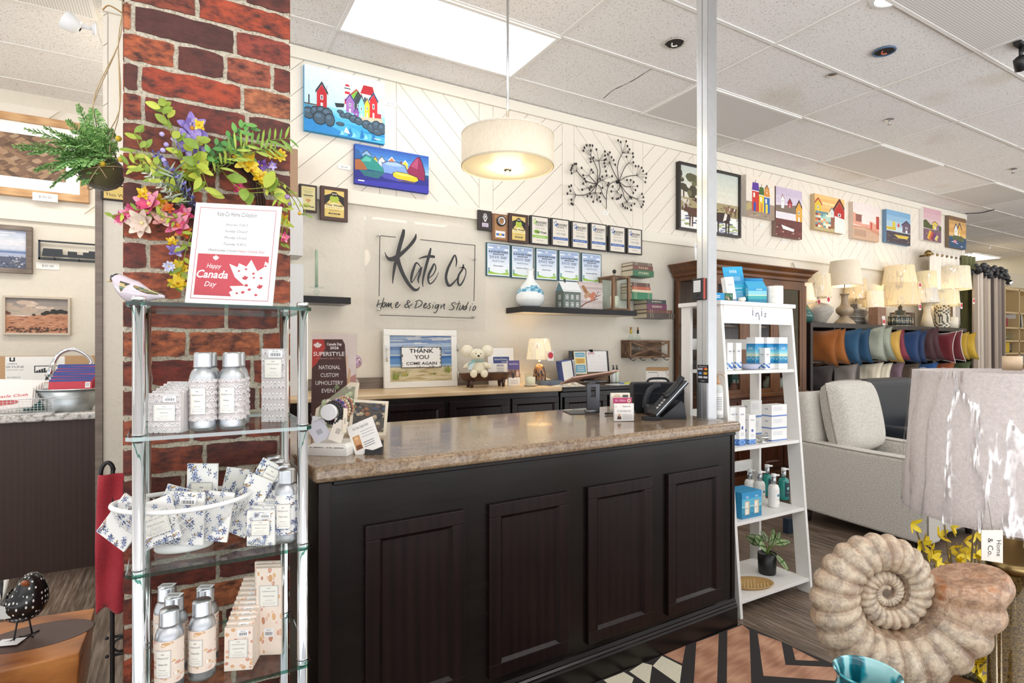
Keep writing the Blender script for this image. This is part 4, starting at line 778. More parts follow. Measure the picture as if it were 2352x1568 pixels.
def green_label(a,kind,u0,u1,v0,v1,sub='Room Spray'):
 a.R('8c8f98',u0,u1,v0,v1);e=(u1-u0)*.02;a.R('f3f0e6',u0+e,u1-e,v0+(v1-v0)*.012,v1-(v1-v0)*.012);a.R('a9a9ac',u0+3*e,u1-3*e,v0+(v1-v0)*.03,v1-(v1-v0)*.03);a.R('f3f0e6',u0+3.5*e,u1-3.5*e,v0+(v1-v0)*.035,v1-(v1-v0)*.035)
 um=(u0+u1)/2;w=u1-u0;h=v1-v0;sprig(a,um,v0+h*.86,w*.09,h*.05)
 tcall(a,'GREENLEAF',um,v0+h*.72,h*.055,'5c6470',w*.72);tcall(a,PAT[kind][1],um,v0+h*.50,h*.07,'4a5060',w*(.6 if kind!='haven' else .34));tcall(a,sub,um,v0+h*.3,h*.035,'6a6e78',w*.4);a.R('9a9aa0',um-w*.36,um+w*.36,v0+h*.2,v0+h*.208);tcall(a,'156 ml / 5.3 fl oz',um,v0+h*.12,h*.04,'6a6e78',w*.62)
def barcode(a,u,v,w,h,price='$5.50',r=None,txt=True):
 a.R('f4f4f4',u-w/2,u+w/2,v-h/2,v+h/2)
 for i in range(12):a.R('2a2a2c',u-w*.36+w*.06*i,u-w*.36+w*.06*i+w*(.02+.02*((i*7)%3)/2),v-h*.32,v+h*.08)
 if txt:tcall(a,price,u,v+h*.28,h*.14,'3a3a3c',w*.4)
def spray(kind,label,loc,seed=1,a0=0,tagtop=False,price='$24.00',grp=None):
 t=thing('spray_bottle',label,'bottle',loc,a0,group=grp or 'silver room spray bottles')
 m=M();R=.0275;m.lathe([(.022,0),(.0265,.003),(R,.008),(R,.112),(.0262,.120),(.0225,.130),(.016,.137),(.0135,.139)],'c9ccd0','brushed',28);m.lathe([(R+.0001,.012),(R+.0001,.02)],'b9bcc0','brushed',28,cap=False);m.obj('body',t)
 m=M();m.lathe([(.0192,.136),(.0198,.139),(.0198,.1405),(.0192,.142),(.0190,.166),(.0175,.170),(.0001,.1705)],'d2d5d9','metal',24)
 if tagtop:m.box(-.016,.016,-.012,.012,.1706,.1712,'f0f0f2','paper');a=Art(m,-.015,.015,-.01,.01,0);[m.box(-.012+.003*i,-.0108+.003*i,-.006,.006,.1713,.1714,'2a2a2c','paper')for i in range(8)]
 m.obj('cap',t)
 m=M();a=CylArt(m,R+.0002,-2.0,2.0,.022,.112);PAT[kind][0](a,random.Random(seed));green_label(a,kind,.36,.64,.16,.80);m.obj('printed_sleeve',t);return t
def pouch(kind,label,loc,w,h,d=.006,rz=0,rx=0,ry=0,seed=1,name='sachet',price='$5.50',lab=(.18,.82,.42,.86),bc=(.6,.26,.34,.16),grp=None,cat='sachet',n=1,puff=.004,sc=1,pat=None):
 """a flat printed packet, n of them behind one another when it is a bundle in one sleeve"""
 t=M();m=t
 def f(u,v):return(-w/2+w*u,-d/2-puff*math.sin(PI*u)*math.sin(PI*v),h*v)
 m.box(-w/2,w/2,-d/2,d/2,0,h,PAT[kind][2],'paper');a=Art(m,-w/2,w/2,0,h,-d/2-.0001,'paper',e=.000012);(pat or PAT[kind][0])(a,random.Random(seed))
 if lab:green_label(a,kind,*lab,sub='Scented Sachet')
 if bc:barcode(a,*bc,price=price)
 return solo(name,m,label,cat,loc,group=grp,rot=Euler((rx,ry,rz),'XYZ'))
def at(px,py,z):return onZ(px,py,z)
S2,S3,S4=SHZ[1]+.0005,SHZ[2]+.0005,SHZ[3]+.0005
FACE=-.45
def spos(px,Y,z):p=onY(px,799,Y);return(p.x,Y,z)
b=spray('haven','silver spray bottle with grey fan pattern, left front of the two on the second shelf',spos(467,1.425,S2),3,FACE)
copy_tree(b,spos(533,1.42,S2),FACE-.02,'silver grey patterned spray bottle, right front one on the second shelf')
copy_tree(b,spos(478,1.50,S2),FACE,'silver grey patterned spray bottle hidden behind the left front one on the second shelf')
copy_tree(b,spos(543,1.49,S2),FACE,'silver grey patterned spray bottle hidden behind the right front one on the second shelf')
def box_stack(kind,label,px,Y,z,n,w,h,dy,rise,seed,price='$5.50',rz=-.35,grp=None,name='sachet'):
 """row of packets standing one behind another, the front one lowest"""
 c,s_=math.cos(rz),math.sin(rz);base=Vector(spos(px,Y,z));out=[]
 for i in range(n):
  p=base+Vector((-s_*dy*i,c*dy*i,0));lb=label[0]if i==0 else(label[1]if i<n-1 else label[2])
  out.append(pouch(kind,lb,p,w,h+rise*i,dy*.8,rz=rz,rx=-.03,seed=seed+i,price=price,lab=(.16,.84,.30,.72)if i==0 else None,bc=(.6,.9-.0*i,.4,.16)if i else(.66,.86,.4,.16),grp=grp,name=name,cat='sachet'))
 return out
box_stack('haven',['front grey patterned sachet of the pack left on the second shelf','grey patterned sachet in the middle of the pack on the second shelf','rearmost grey patterned sachet of the pack on the second shelf'],381,1.415,S2,6,.066,.084,.016,.004,31,'$5.50',-.42,'grey sachets on the second shelf')
pouch('haven','tall grey patterned drawer liner pack at the right of the second shelf',spos(631,1.50,S2),.056,.178,.02,rz=-.45,seed=9,lab=(.12,.88,.60,.86),bc=(.6,.93,.6,.10),name='liner_pack',cat='liner pack',price='$9.50')
BC=Vector(spos(424,1.505,S3));t=thing('mesh_basket','white oval wire mesh basket full of blue printed sachets on the third glass shelf','basket',BC,0)
RA,RB,HB=.137,.095,.110
prf=lambda v:(.42+.58*math.sin(min(1,v)*PI/2)**.9,.018+v*(HB-.018))
m=M();N=46
for sg in(-1,1):
 for i in range(N):
  pts=[]
  for k in range(13):
   v=k/12;q,z=prf(v);a=2*PI*i/N+sg*v*.62;pts.append((RA*q*math.cos(a),RB*q*math.sin(a),z))
  m.tube(pts,.00075,'f4f4f2','satin',3,cap=False)
m.obj('mesh_side',t)
m=M();m.tube([((RA+.001)*math.cos(2*PI*i/48),(RB+.001)*math.sin(2*PI*i/48),HB+.003*math.cos(4*PI*i/48))for i in range(49)],.0055,'f7f7f5','satin',8,cap=False);m.obj('rim',t)
m=M();m.lathe([(.42*RA,.0),(.44*RA,.004),(.42*RA,.02),(.1*RA,.02),(.0001,.02)],'f4f4f2','satin',32,sy=RB/RA);m.obj('foot',t)
pk=[(345,1.47,.018,.052,.115,.25,-.45,'white and blue sachet standing highest at the left rear of the basket'),(378,1.49,.02,.075,.125,.12,.30,'blue bird sachet with a bar code leaning left in the basket'),(372,1.44,.035,.085,.095,.2,-.35,'front sachet with a cream label tilted in the mesh basket'),
   (428,1.46,.02,.072,.118,-.05,.05,'blue floral sachet with a navy corner in the middle of the basket'),(462,1.52,.03,.068,.155,.02,.02,'tallest cream labelled sachet at the centre rear of the basket'),(482,1.46,.02,.075,.110,.1,.12,'cream blue floral sachet right of the centre in the basket'),
   (520,1.53,.02,.06,.145,.25,.25,'thin white sachet turned edge on in the basket'),(535,1.49,.02,.06,.14,.2,.42,'blue patterned sachet leaning right in the basket'),(548,1.52,.02,.066,.175,.05,.50,'long cream floral packet leaning out at the right of the basket'),
   (305,1.48,.055,.10,.075,.1,-.95,'blue floral sachet poking out at the left end of the basket')]
for i,(px,Y,dz,w,h,rx,ry,lb)in enumerate(pk):
 p=spos(px if i!=9 else 318,Y,S3+dz);pouch('linen',lb,p,w,h,.006,rz=-.45+(.5 if i==6 else 0),rx=-rx,ry=ry,seed=50+i,lab=(.14,.86,.2,.72)if i in(2,4)else((.3,.8,.55,.95)if i==8 else None),bc=(.55,.84,.5,.16)if i in(0,1,3)else None,grp='blue sachets in the mesh basket',sc=1)
box_stack('linen',['front blue and white sachet of the pack right of the basket','blue and white sachet inside the pack right of the basket','rearmost blue and white sachet of the pack right of the basket'],601,1.435,S3,7,.062,.080,.017,.0045,71,'$5.50',-.45,'blue sachets beside the basket')
b=spray('linen','silver bottle with blue floral sleeve, front of the four on the third shelf',spos(659,1.435,S3),5,FACE)
copy_tree(b,spos(648,1.50,S3),FACE,'silver blue floral bottle, second of the four on the third shelf');copy_tree(b,spos(637,1.565,S3),FACE,'silver blue floral bottle, third of the four on the third shelf');copy_tree(b,spos(628,1.63,S3),FACE,'silver blue floral bottle, rearmost of the four on the third shelf')
b=spray('cashmere','silver bottle with peach petal sleeve at the left front of the lowest visible shelf',spos(389,1.42,S4),7,FACE)
copy_tree(b,spos(464,1.435,S4),FACE-.1,'silver peach petal bottle, right front one on the lowest visible shelf')
b=spray('cashmere','silver peach petal bottle with tagged cap, directly behind the left front one',spos(400,1.49,S4),8,FACE,True)
copy_tree(b,spos(384,1.56,S4),FACE,'silver peach petal bottle with tagged cap, third back at the left');copy_tree(b,spos(472,1.505,S4),FACE,'silver peach petal bottle with tagged cap behind the right front one')
box_stack('cashmere',['front peach sachet of the long pack on the lowest visible shelf','peach sachet inside the long pack on the lowest visible shelf','rearmost peach sachet of the long pack'],549,1.425,S4,11,.060,.096,.013,.006,91,'$4.50',-.38,'peach sachets in a long pack')
for i,lb in enumerate(('tall peach petal drawer liner packet at the front right','tall peach petal liner packet hidden behind the front one','rear tall peach petal liner packet showing its striped top')):
 pouch('cashmere',lb,spos(619-i*2,1.46+i*.014,S4),.058,.205+i*.003,.008,rz=-.45,seed=101+i,lab=(.12,.88,.56,.80)if i==0 else None,bc=(.5,.26,.4,.1)if i==0 else(.5,.96,.4,.04),name='liner_packet',cat='liner packet',price='$5.50',grp='tall peach liner packets')
LEAF=[(0,1),(.12,.72),(.3,.82),(.24,.42),(.46,.62),(.52,.5),(.78,.54),(.68,.34),(.82,.24),(.42,-.12),(.48,-.3),(.05,-.24),(.03,-.62)]
LEAF=LEAF+[(-x,y)for x,y in LEAF[::-1]][:-1]
def leafpts(u,v,ru,rv,rot=0):return[(u+ru*(x*math.cos(rot)-y*math.sin(rot)),v+rv*(x*math.sin(rot)+y*math.cos(rot)))for x,y in LEAF]
p=onY(525,696,1.455);t=thing('notice_card','laminated opening hours notice with red Happy Canada Day picture on top of the glass stand','notice',(p.x,p.y,SHZ[0]+.0055),rot=Euler((math.radians(-7),math.radians(2.6),-.50),'XYZ'))
w,h=.198,.238;m=M();m.box(-w/2,w/2,0,.003,0,h,'f4f2f0','paper');a=Art(m,-w/2,w/2,0,h,0,'paper')
a.R('b8565e',.055,.945,.045,.955);a.R('f4f2f0',.062,.938,.051,.949)
tx(a,m,'Kate Co Home Collection',.49,.895,.045,'2a2a2c',.46,shear=.25)
for i,s_ in enumerate(('Saturday 9.30-5','Sunday Closed','Monday Closed','Tuesday 9.30-5')):tx(a,m,s_,.5,.79-.065*i,.024,'3a3a40',.26,shear=.3)
tx(a,m,'Wednesday Closed',.37,.53,.024,'3a3a40',.33,shear=.3);tx(a,m,'Happy Canada Day!',.70,.53,.024,'a83a44',.31,shear=.3)
a.R('c04a54',.09,.91,.08,.49)
a.P('f3eeea',[(.46,.40),(.56,.37),(.57,.41),(.66,.38),(.71,.45),(.79,.34),(.86,.38),(.87,.44),(.91,.42),(.91,.08),(.52,.08),(.49,.12),(.53,.14),(.49,.18),(.66,.19),(.54,.27)])
rr=random.Random(5)
for(u,v,k)in((.58,.33,.02),(.66,.35,.022),(.75,.31,.024),(.88,.39,.02),(.66,.26,.045),(.76,.27,.02),(.84,.27,.024),(.68,.19,.03),(.84,.18,.045),(.72,.15,.028),(.65,.12,.03),(.58,.11,.022),(.80,.10,.026),(.55,.22,.02)):a.P('b8404a',leafpts(u,v,k,k*.8,rr.uniform(-.4,.4)))
a.P('f6efec',leafpts(.30,.445,.045,.038));tx(a,m,'Happy',.29,.37,.045,'f6efec',.17,shear=.3);tx(a,m,'Canada',.28,.285,.075,'f6efec',.36,shear=.25,bold=.02);tx(a,m,'Day',.27,.19,.05,'f6efec',.14,shear=.3);m.obj('card',t)
def smooth(pts,k=5):
 q=[]
 for i in range(len(pts)-1):
  A_,B_,C_,D_=pts[max(i-1,0)],pts[i],pts[i+1],pts[min(i+2,len(pts)-1)]
  for e in range(k):
   u=e/k;q.append(tuple(.5*((2*B_[z])+(-A_[z]+C_[z])*u+(2*A_[z]-5*B_[z]+4*C_[z]-D_[z])*u*u+(-A_[z]+3*B_[z]-3*C_[z]+D_[z])*u**3)for z in range(len(B_))))
 return q+[tuple(pts[-1])]
p=onY(310,688,1.47);t=thing('bird_ornament','glazed ceramic songbird perched at the left end of the top glass shelf','ornament',(p.x,p.y,SHZ[0]+.0005),-.5)
m=M();m.tube(smooth([(-.046,0,.050),(-.042,0,.052),(-.034,0,.050),(-.02,0,.038),(-.002,0,.026),(.02,0,.020),(.04,0,.018),(.062,0,.016)]),smooth([(.004,),(.011,),(.016,),(.022,),(.025,),(.018,),(.009,),(.003,)])and[x[0]for x in smooth([(.004,),(.011,),(.0155,),(.021,),(.025,),(.018,),(.009,),(.003,)])],'d9cdd6','gloss',16);m.obj('body',t)
m=M();m.sph(-.038,0,.057,.0135,.012,.009,'2f2a2c','gloss',12);m.obj('crown',t,);m=M();m.lathe([(.004,0),(.0001,.012)],'c9b48c','gloss',8);m.obj('beak',t,loc=(-.05,0,.051),rot=(0,-1.9,0))
for s_ in(-1,1):
 m=M();m.surf(lambda u,v:(-.016+.07*u,s_*(.0235-.017*u+.003*math.sin(PI*v)),.036-.014*u+(.014-.011*u)*(v-.5)*1.6),8,6,'a08a5c','gloss',colf=lambda u,v:['8d7a50','57705a','c7b07a','4b463c'][int(u*5+v*3)%4]);m.obj('wing',t)
for x in(-.004,.008):m=M();m.tube([(x,0,.004),(x,0,0)],.0015,'3a3634','satin',6);m.tube([(x-.008,0,.0015),(x+.006,0,.0015)],.0015,'3a3634','satin',6);m.obj('foot',t)
# ================================================================ flower wreath on the brick column
CYW=CY0-.004
def wp(px,py,d=.03):return onY(px,py,CYW-d)
WO=wp(515,450,.0);t=thing('flower_wreath','twig wreath of yellow, purple and pink artificial flowers hanging on the brick column','wreath',WO)
r2=random.Random(11)
m=M()
for k in range(16):
 ph=r2.uniform(0,6.28);R0=.088+r2.uniform(-.012,.012);pts=[(R0*(1+.06*math.sin(5*a+ph))*math.cos(a),-.022+.012*math.sin(3*a+ph),R0*(1+.05*math.sin(4*a+ph))*math.sin(a))for a in[2*PI*i/28 for i in range(29)]]
 m.tube(pts,.0022,r2.choice(['3f2a22','523a2c','2f211c','5e4433']),'matte',4,cap=False)
m.obj('twig_ring',t)
def pl(px,py,d=.03):return wp(px,py,d)-WO
def leaf(m,p,dirv,L_,w,c,up=Vector((0,-1,0)),curl=.2):
 d=Vector(dirv).normalized();s_=d.cross(up).normalized()if d.cross(up).length>.01 else Vector((1,0,0));n=s_.cross(d);k=6;A=[];B=[];C=[]
 for i in range(k+1):
  u=i/k;q=p+d*L_*u+n*(-curl*L_*u*u);ww=w*math.sin(PI*min(1,u*.92+.04))**.8/2;A.append(q+s_*ww+n*ww*.3);C.append(q);B.append(q-s_*ww+n*ww*.3)
 i0=m.V(A+C+B)
 for i in range(k):m.F((i0+i,i0+i+1,i0+k+1+i+1,i0+k+1+i),c,'leaf',True);m.F((i0+k+1+i,i0+k+1+i+1,i0+2*k+2+i+1,i0+2*k+2+i),c,'leaf',True)
def flower(px,py,size,cs,cc,n=5,d=.05,name='flower',wide=.5,cup=.3,seed=0):
 r=random.Random(seed+px*7+py);m=M();p=pl(px,py,d);ax=Vector((r.uniform(-.4,.4)+(px-500)/500,-1,r.uniform(-.3,.5))).normalized();e1=ax.orthogonal().normalized();e2=ax.cross(e1)
 for lay in range(2):
  for i in range(n):
   a=2*PI*(i+.5*lay)/n+r.uniform(-.15,.15);dv=(e1*math.cos(a)+e2*math.sin(a))+ax*(cup+.3*lay);leaf(m,p,dv,size*(1-.25*lay),size*wide,r.choice(cs),up=ax,curl=-.1)
 m.sph(*(p+ax*size*.12),size*.13,c=cc,m='matte',n=8);return m.obj(name,t)
Yc=['e6c21e','f0d23c','d9b01c','f2dc5a'];Pc=['9a86cc','b39fdc','8873bf','c9bce8'];Kc=['d9527c','e87a9c','c23f6c','f0a0b8'];Wc=['ecdcc8','f4ead8','e0c8b8'];Oc=['e0803c','e89a4c','d0602c']
for a in((440,295,.034,Pc,'d99a2c',6),(432,330,.032,Pc,'d99a2c',6),(450,345,.026,Pc,'d99a2c',5),(445,355,.024,Pc,'d9a92c',5),(430,392,.018,Yc,'b88a1c',5),(458,288,.014,Yc,'b88a1c',4),(566,375,.030,Yc,'c98a1c',6),(578,392,.022,Yc,'c98a1c',5),
    (642,358,.017,Yc,'a8641c',8),(615,352,.014,Yc,'c98a1c',5),(596,405,.020,Yc,'c98a1c',6),(612,425,.018,Yc,'c98a1c',6),(600,380,.017,['6e4a9c','8a62b4'],'d9b03c',5),(624,380,.012,Pc,'d9b03c',6),(330,445,.016,Yc,'c98a1c',5),(365,462,.018,Yc,'c98a1c',5),(386,478,.014,Oc,'c98a1c',6),
    (345,470,.034,Kc,'f0c878',6),(302,492,.022,Kc,'f0d8a0',6),(280,502,.017,Kc,'f0d8a0',6),(328,512,.032,Wc,'e8d8a0',7),(372,505,.024,['e8b8b0','f0ccc0','e0a09a'],'e8c88c',5),(410,518,.030,Kc,'e0903c',6),(425,492,.022,Kc,'e08a3c',6),(420,530,.02,Oc,'e0b03c',5),
    (395,556,.014,Yc,'a8841c',5),(402,578,.020,Pc,'e0b83c',5),(388,612,.013,['eef0ff','dcdff5','b8b8e0'],'e0c03c',9),(412,618,.022,['e8c828','f2dc5a'],'c98a1c',9),(408,652,.022,['e8c828','f0d448'],'b8841c',6),(650,505,.016,Yc,'b8841c',6),(652,545,.014,Kc,'f0c878',5),(640,470,.014,['c23f6c','a83060'],'f0c878',5),(548,432,.016,['b03058','d04878'],'e0a03c',5)):
 flower(a[0],a[1],a[2]*1.2,a[3],a[4],a[5],d=.045+.02*((a[0]*3)%5)/5)
G1=['a9b63c','8fa336','c0c84c','7f9a34'];G2=['4c8a3c','6aa54a','3f7a34'];G3=['5c6e54','7a8a70','9aa890']
def spray_(pts,cs,L_,w,n,seed,name='leaf_spray',droop=0):
 r=random.Random(seed);m=M();P=smooth([tuple(pl(px,py,d))for px,py,d in pts],5);m.tube(P,.0012,shade(cs[0],.6),'leaf',4)
 for i in range(n):
  q=Vector(P[min(len(P)-1,int(2+(len(P)-3)*i/max(1,n-1)))]);k=min(len(P)-2,int((len(P)-2)*i/max(1,n-1)));tg=(Vector(P[k+1])-Vector(P[k])).normalized();sd=tg.cross(Vector((0,-1,0))).normalized()
  dv=tg*.55+sd*(1 if i%2 else-1)*r.uniform(.5,1)+Vector((0,r.uniform(-.6,-.05),r.uniform(-.2,.2)));leaf(m,q,dv,L_*r.uniform(.7,1.15),w*r.uniform(.8,1.1),r.choice(cs),up=Vector((r.uniform(-.3,.3),-1,r.uniform(-.3,.3))),curl=r.uniform(0,.4))
 return m.obj(name,t)
for i,(pts,cs,L_,w,n)in enumerate([
 ([(440,440,.03),(420,360,.06),(390,280,.05),(375,250,.04)],G1,.03,.016,8),([(455,430,.03),(440,380,.08),(445,330,.06)],G1,.034,.022,6),([(430,450,.03),(390,400,.07),(340,350,.06),(320,305,.05)],G1,.026,.013,8),
 ([(430,470,.03),(370,420,.08),(320,385,.06),(300,345,.04)],G1,.028,.011,7),([(470,400,.03),(500,350,.08),(545,320,.07),(575,295,.05)],G2,.024,.011,12),([(480,400,.04),(530,350,.08),(590,330,.07),(650,322,.05)],['8fae3c','6f9a3c','a9c04c'],.04,.006,14),
 ([(490,410,.03),(540,370,.07),(610,345,.08),(640,345,.05)],['8aa63c','a5b848'],.035,.006,10),([(470,395,.03),(510,345,.06),(560,350,.05)],G2,.03,.008,8),([(520,400,.03),(560,440,.07),(620,440,.07),(640,440,.05)],G1,.044,.028,4),
 ([(440,480,.03),(400,440,.07),(385,400,.08)],G3,.035,.004,14),([(430,480,.03),(380,430,.08),(345,395,.06)],['cfd2c0','b8bca8','e0e2d4'],.012,.004,16),([(450,490,.03),(410,420,.08),(350,350,.06)],['5b5aa0','7a72b8','474588'],.008,.005,22),
 ([(440,500,.03),(400,510,.05),(340,490,.05),(270,505,.04)],G1,.02,.008,8),([(440,520,.03),(420,560,.05),(405,620,.05),(400,655,.04)],G1,.024,.010,9),([(600,420,.04),(640,450,.06),(660,500,.05),(655,560,.04)],G1,.022,.008,9),
 ([(590,400,.04),(640,420,.06),(672,455,.05),(692,492,.04)],G1,.014,.006,5),([(470,400,.05),(460,380,.09),(480,440,.07)],G1,.036,.016,5),([(400,420,.05),(350,390,.06),(295,380,.05)],G1,.026,.010,6)]):
 spray_(pts,cs,L_,w,n,100+i);spray_([(x+(13 if i%2 else-11),y-9+4*(i%4),d+.012)for x,y,d in pts],cs,L_*1.05,w*1.1,n,300+i)
for(px,py,k,c)in[(372,308,.006,'b5a8d8'),(382,332,.006,'a89ad0'),(374,345,.0062,'b5a8d8'),(376,368,.0065,'b0a2d6'),(380,378,.0055,'a092c8'),(660,452,.007,'a884b4'),(665,468,.005,'8a6aa0'),(688,490,.005,'d8a82c'),(335,362,.004,'d8a05c'),(345,372,.004,'e0b070'),(235,376,.009,'e0c23c')][:10]:
 p=pl(px,py,.075);m=M();m.sph(*p,k,c=c,m='satin',n=10);m.obj('berry',t)
# ================================================================ hanging fern ball
FP=onY(268,395,1.90);FP=Vector((-.185,1.93,onY(268,400,1.93).z));t=thing('hanging_fern','green fern in a moss ball hanging on twine left of the brick column','hanging plant',FP)
m=M();m.sph(0,0,0,.055,.055,.05,'5a5634','plush',18);m.obj('moss_ball',t)
m=M();top=onY(281,30,1.93)-FP
for a in(0,1,2,3):m.tube(smooth([(.055*math.cos(a*1.57+.6),.055*math.sin(a*1.57+.6),.0),(.035*math.cos(a*1.57+.6),.035*math.sin(a*1.57+.6),.06),(0.03*(1 if a%2 else-1)+.01,0,.18),(top.x*.8,0,top.z*.8),tuple(top)]),.0013,'c9b48a','matte',4)
for a in range(3):m.tube([(.057*math.cos(x)*math.cos(a),.057*math.sin(x),.052*math.cos(x)*math.sin(a+.3))for x in[2*PI*i/20 for i in range(21)]],.0014,'c9b48a','matte',4,cap=False)
m.tube([(top.x,0,top.z),(top.x,0,CEIL-.005-FP.z)],.0015,'c9b48a','matte',4);m.tube(smooth([(top.x,0,top.z),(top.x-.03,-.0,top.z+.012),(top.x-.045,0,top.z-.004)]),.002,'b8935c','matte',4);m.obj('twine',t)
r2=random.Random(23)
def frond(dv,L_,droop,seed,cs=('6fa552','8dbd66','a8cf80','588f48')):
 r=random.Random(seed);m=M();d=Vector(dv).normalized();P=[Vector((0,0,.03))+d*L_*u+Vector((0,0,-droop*L_*u*u))for u in[i/16 for i in range(17)]];m.tube(P,.0011,'4a6a34','leaf',4)
 for i in range(3,17):
  tg=(P[i]-P[i-1]).normalized();sd=tg.cross(Vector((0,0,1))).normalized();pl_=.027*math.sin(PI*(i/17)**.8)+.004
  for s_ in(-1,1):
   dd=(sd*s_+tg*.5+Vector((0,0,r.uniform(-.35,.15)))).normalized();q0=P[i];n=5
   for k in range(n):
    q=q0+dd*pl_*(k+.6)/n
    for s2 in(-1,1):leaf2(m,q,(dd+tg*.8*s2+Vector((0,-.2,.1))),.008*(1-.4*k/n),.0045,r.choice(cs))
 return m.obj('frond',t)
def leaf2(m,p,dv,L_,w,c):
 d=Vector(dv).normalized();s_=d.cross(Vector((.2,-1,.3))).normalized()*w*.5;i=m.V([p,p+d*L_*.5+s_,p+d*L_,p+d*L_*.5-s_]);m.F((i,i+1,i+2,i+3),c,'leaf')
for i,(dv,L_,dr)in enumerate([((-1,-.2,.55),.24,.25),((-1,0,.35),.26,.35),((-.8,-.5,.2),.22,.45),((-1,.2,.1),.20,.45),((-.6,-.3,.9),.17,.15),((-.35,-.2,1),.20,.05),((-.1,-.3,1),.19,.1),((.2,-.2,1),.14,.2),((-.9,-.4,-.1),.15,.5),((-.7,.3,.6),.17,.3),((-.5,-.6,.4),.16,.5),((-1,-.1,.75),.2,.2),((-.5,-.7,0),.12,.6),
   ((-.3,-.8,.5),.12,.5),((.1,-.8,.4),.1,.6),((-.9,.1,.2),.24,.2),((-.8,-.2,-.3),.11,.5),((-.4,.3,.8),.14,.3),((-.6,-.1,-.5),.09,.3),((-.2,-.6,-.4),.08,.3),((-.75,-.3,.6),.13,.2),((-1,-.3,0),.13,.2)]):
 frond(dv,L_*.74,dr*.8,i);frond((dv[0]*.8+.15*math.sin(i*2),dv[1]-.3,dv[2]+.3*math.cos(i)),L_*.55,dr+.1,i+50)
for(px,py)in((235,376),(278,366),(272,318)):p=onY(px,py,1.87)-FP;m=M();m.sph(*p,.008,c='e0c23c',m='satin',n=10);m.tube([tuple(p),(0,-.04,0)],.0012,'6a7a34','leaf',4);m.obj('yellow_berry',t)
# ================================================================ things on the sink counter in the left room
SZ=.8855
def lp(px,py,z=SZ):return onZ(px,py,z)
def printed_box(name,label,cat,p,w,d,h,col,front,rz=0,grp=None,art=None,mat='paper',rx=0):
 t=thing(name,label,cat,p,rz,group=grp);m=M();m.box(-w/2,w/2,0,d,0,h,col,mat);a=Art(m,-w/2,w/2,0,h,0,'paper');art(a,m);m.obj('carton',t,bevel=.0);return t
def a_umbra(a,m):
 a.R('e9e7e3',.12,.56,.02,.98);tx(a,m,'umbra',.17,.72,.07,'2a2a2c',.07);a.R('1f1f22',.15,.19,.80,.95);a.R('e9e7e3',.162,.178,.84,.95);tx(a,m,'SKYLINE',.19,.60,.08,'2a2a2c',.13);tx(a,m,'wall mount rack',.19,.50,.05,'5a5a5c',.12);tx(a,m,'VLP APPROX',.18,.22,.05,'2a2a2c',.1)
 a.R('22262b',.33,.55,.38,.64);a.R('e9e7e3',.338,.542,.42,.61)
 for i in range(11):a.R('22262b',.345+.018*i,.36+.018*i,.38,.46+.03*((i*5)%4))
 for u in(.42,.47,.5):a.P('3a3a3e',[(u,.36),(u+.01,.36),(u+.02,.12),(u-.01,.1)])
 a.R('1f1f22',.855,.915,.66,.88);a.R('b8936a',.873,.897,.74,.88);tx(a,m,'umbra',.885,.54,.08,'1f1f22',.08)
p=onY(132,850,4.82);printed_box('rack_carton','long brown carton with white label picturing a skyline rack behind the tap','box',(p.x,4.80,SZ+.135),.69,.06,.178,'b8936a',None,art=a_umbra)
p=onY(125,900,4.80);printed_box('rack_carton','lower white carton the long brown one lies on','box',(p.x,4.78,SZ),.58,.10,.134,'e6e4e0',None,art=lambda a,m:[a.R('22262b',.55,.8,.2,.6),a.R('e9e7e3',.56,.79,.3,.56)]+[a.R('22262b',.57+.02*i,.585+.02*i,.2,.4+.05*((i*5)%3))for i in range(10)])
p=Vector((-.47,4.40,SZ));t=thing('kitchen_tap','chrome gooseneck kitchen tap on the sink counter','tap',p)
m=M();m.lathe([(.028,0),(.028,.01),(.02,.02),(.017,.06)],'d8dade','chrome',20);m.obj('base',t)
m=M();m.tube(smooth([(0,0,.05),(0,0,.24),(-.02,0,.31),(-.09,0,.355),(-.16,-.01,.33),(-.19,-.01,.27)],6),.0125,'d8dade','chrome',14);m.obj('spout',t)
m=M();m.tube([(-.188,-.01,.275),(-.205,-.012,.215),(-.213,-.013,.19)],[.0145,.018,.021],'d8dade','chrome',14);m.obj('spray_head',t)
m=M();m.tube([(.02,-.0,.05),(.06,-.02,.09)],.007,'d8dade','chrome',8);m.obj('handle',t)
p=lp(158,930);TBX=Vector((onY(160,900,4.17).x,4.17,SZ));t=thing('metal_tub','oval galvanised metal tub holding red scrubber packs','tub',TBX)
m=M();m.lathe([(.105,0),(.108,.004),(.155,.125),(.150,.125),(.103,.006),(.0001,.006)],'c3cacc','brushed',32,sy=.62,cap=False);m.obj('bowl',t)
m=M();m.tube([(.158*math.cos(2*PI*i/36),.158*.62*math.sin(2*PI*i/36),.126)for i in range(37)],.004,'d0d6d8','metal',6,cap=False);m.tube([(.135*math.cos(2*PI*i/36),.135*.62*math.sin(2*PI*i/36),.075)for i in range(37)],.002,'d0d6d8','metal',6,cap=False);m.obj('rim',t)
for s_ in(-1,1):m=M();m.tube(smooth([(s_*.155,-.02,.115),(s_*.185,-.015,.12),(s_*.18,.02,.13),(s_*.155,.02,.115)]),.003,'c3cacc','metal',6);m.obj('handle',t)
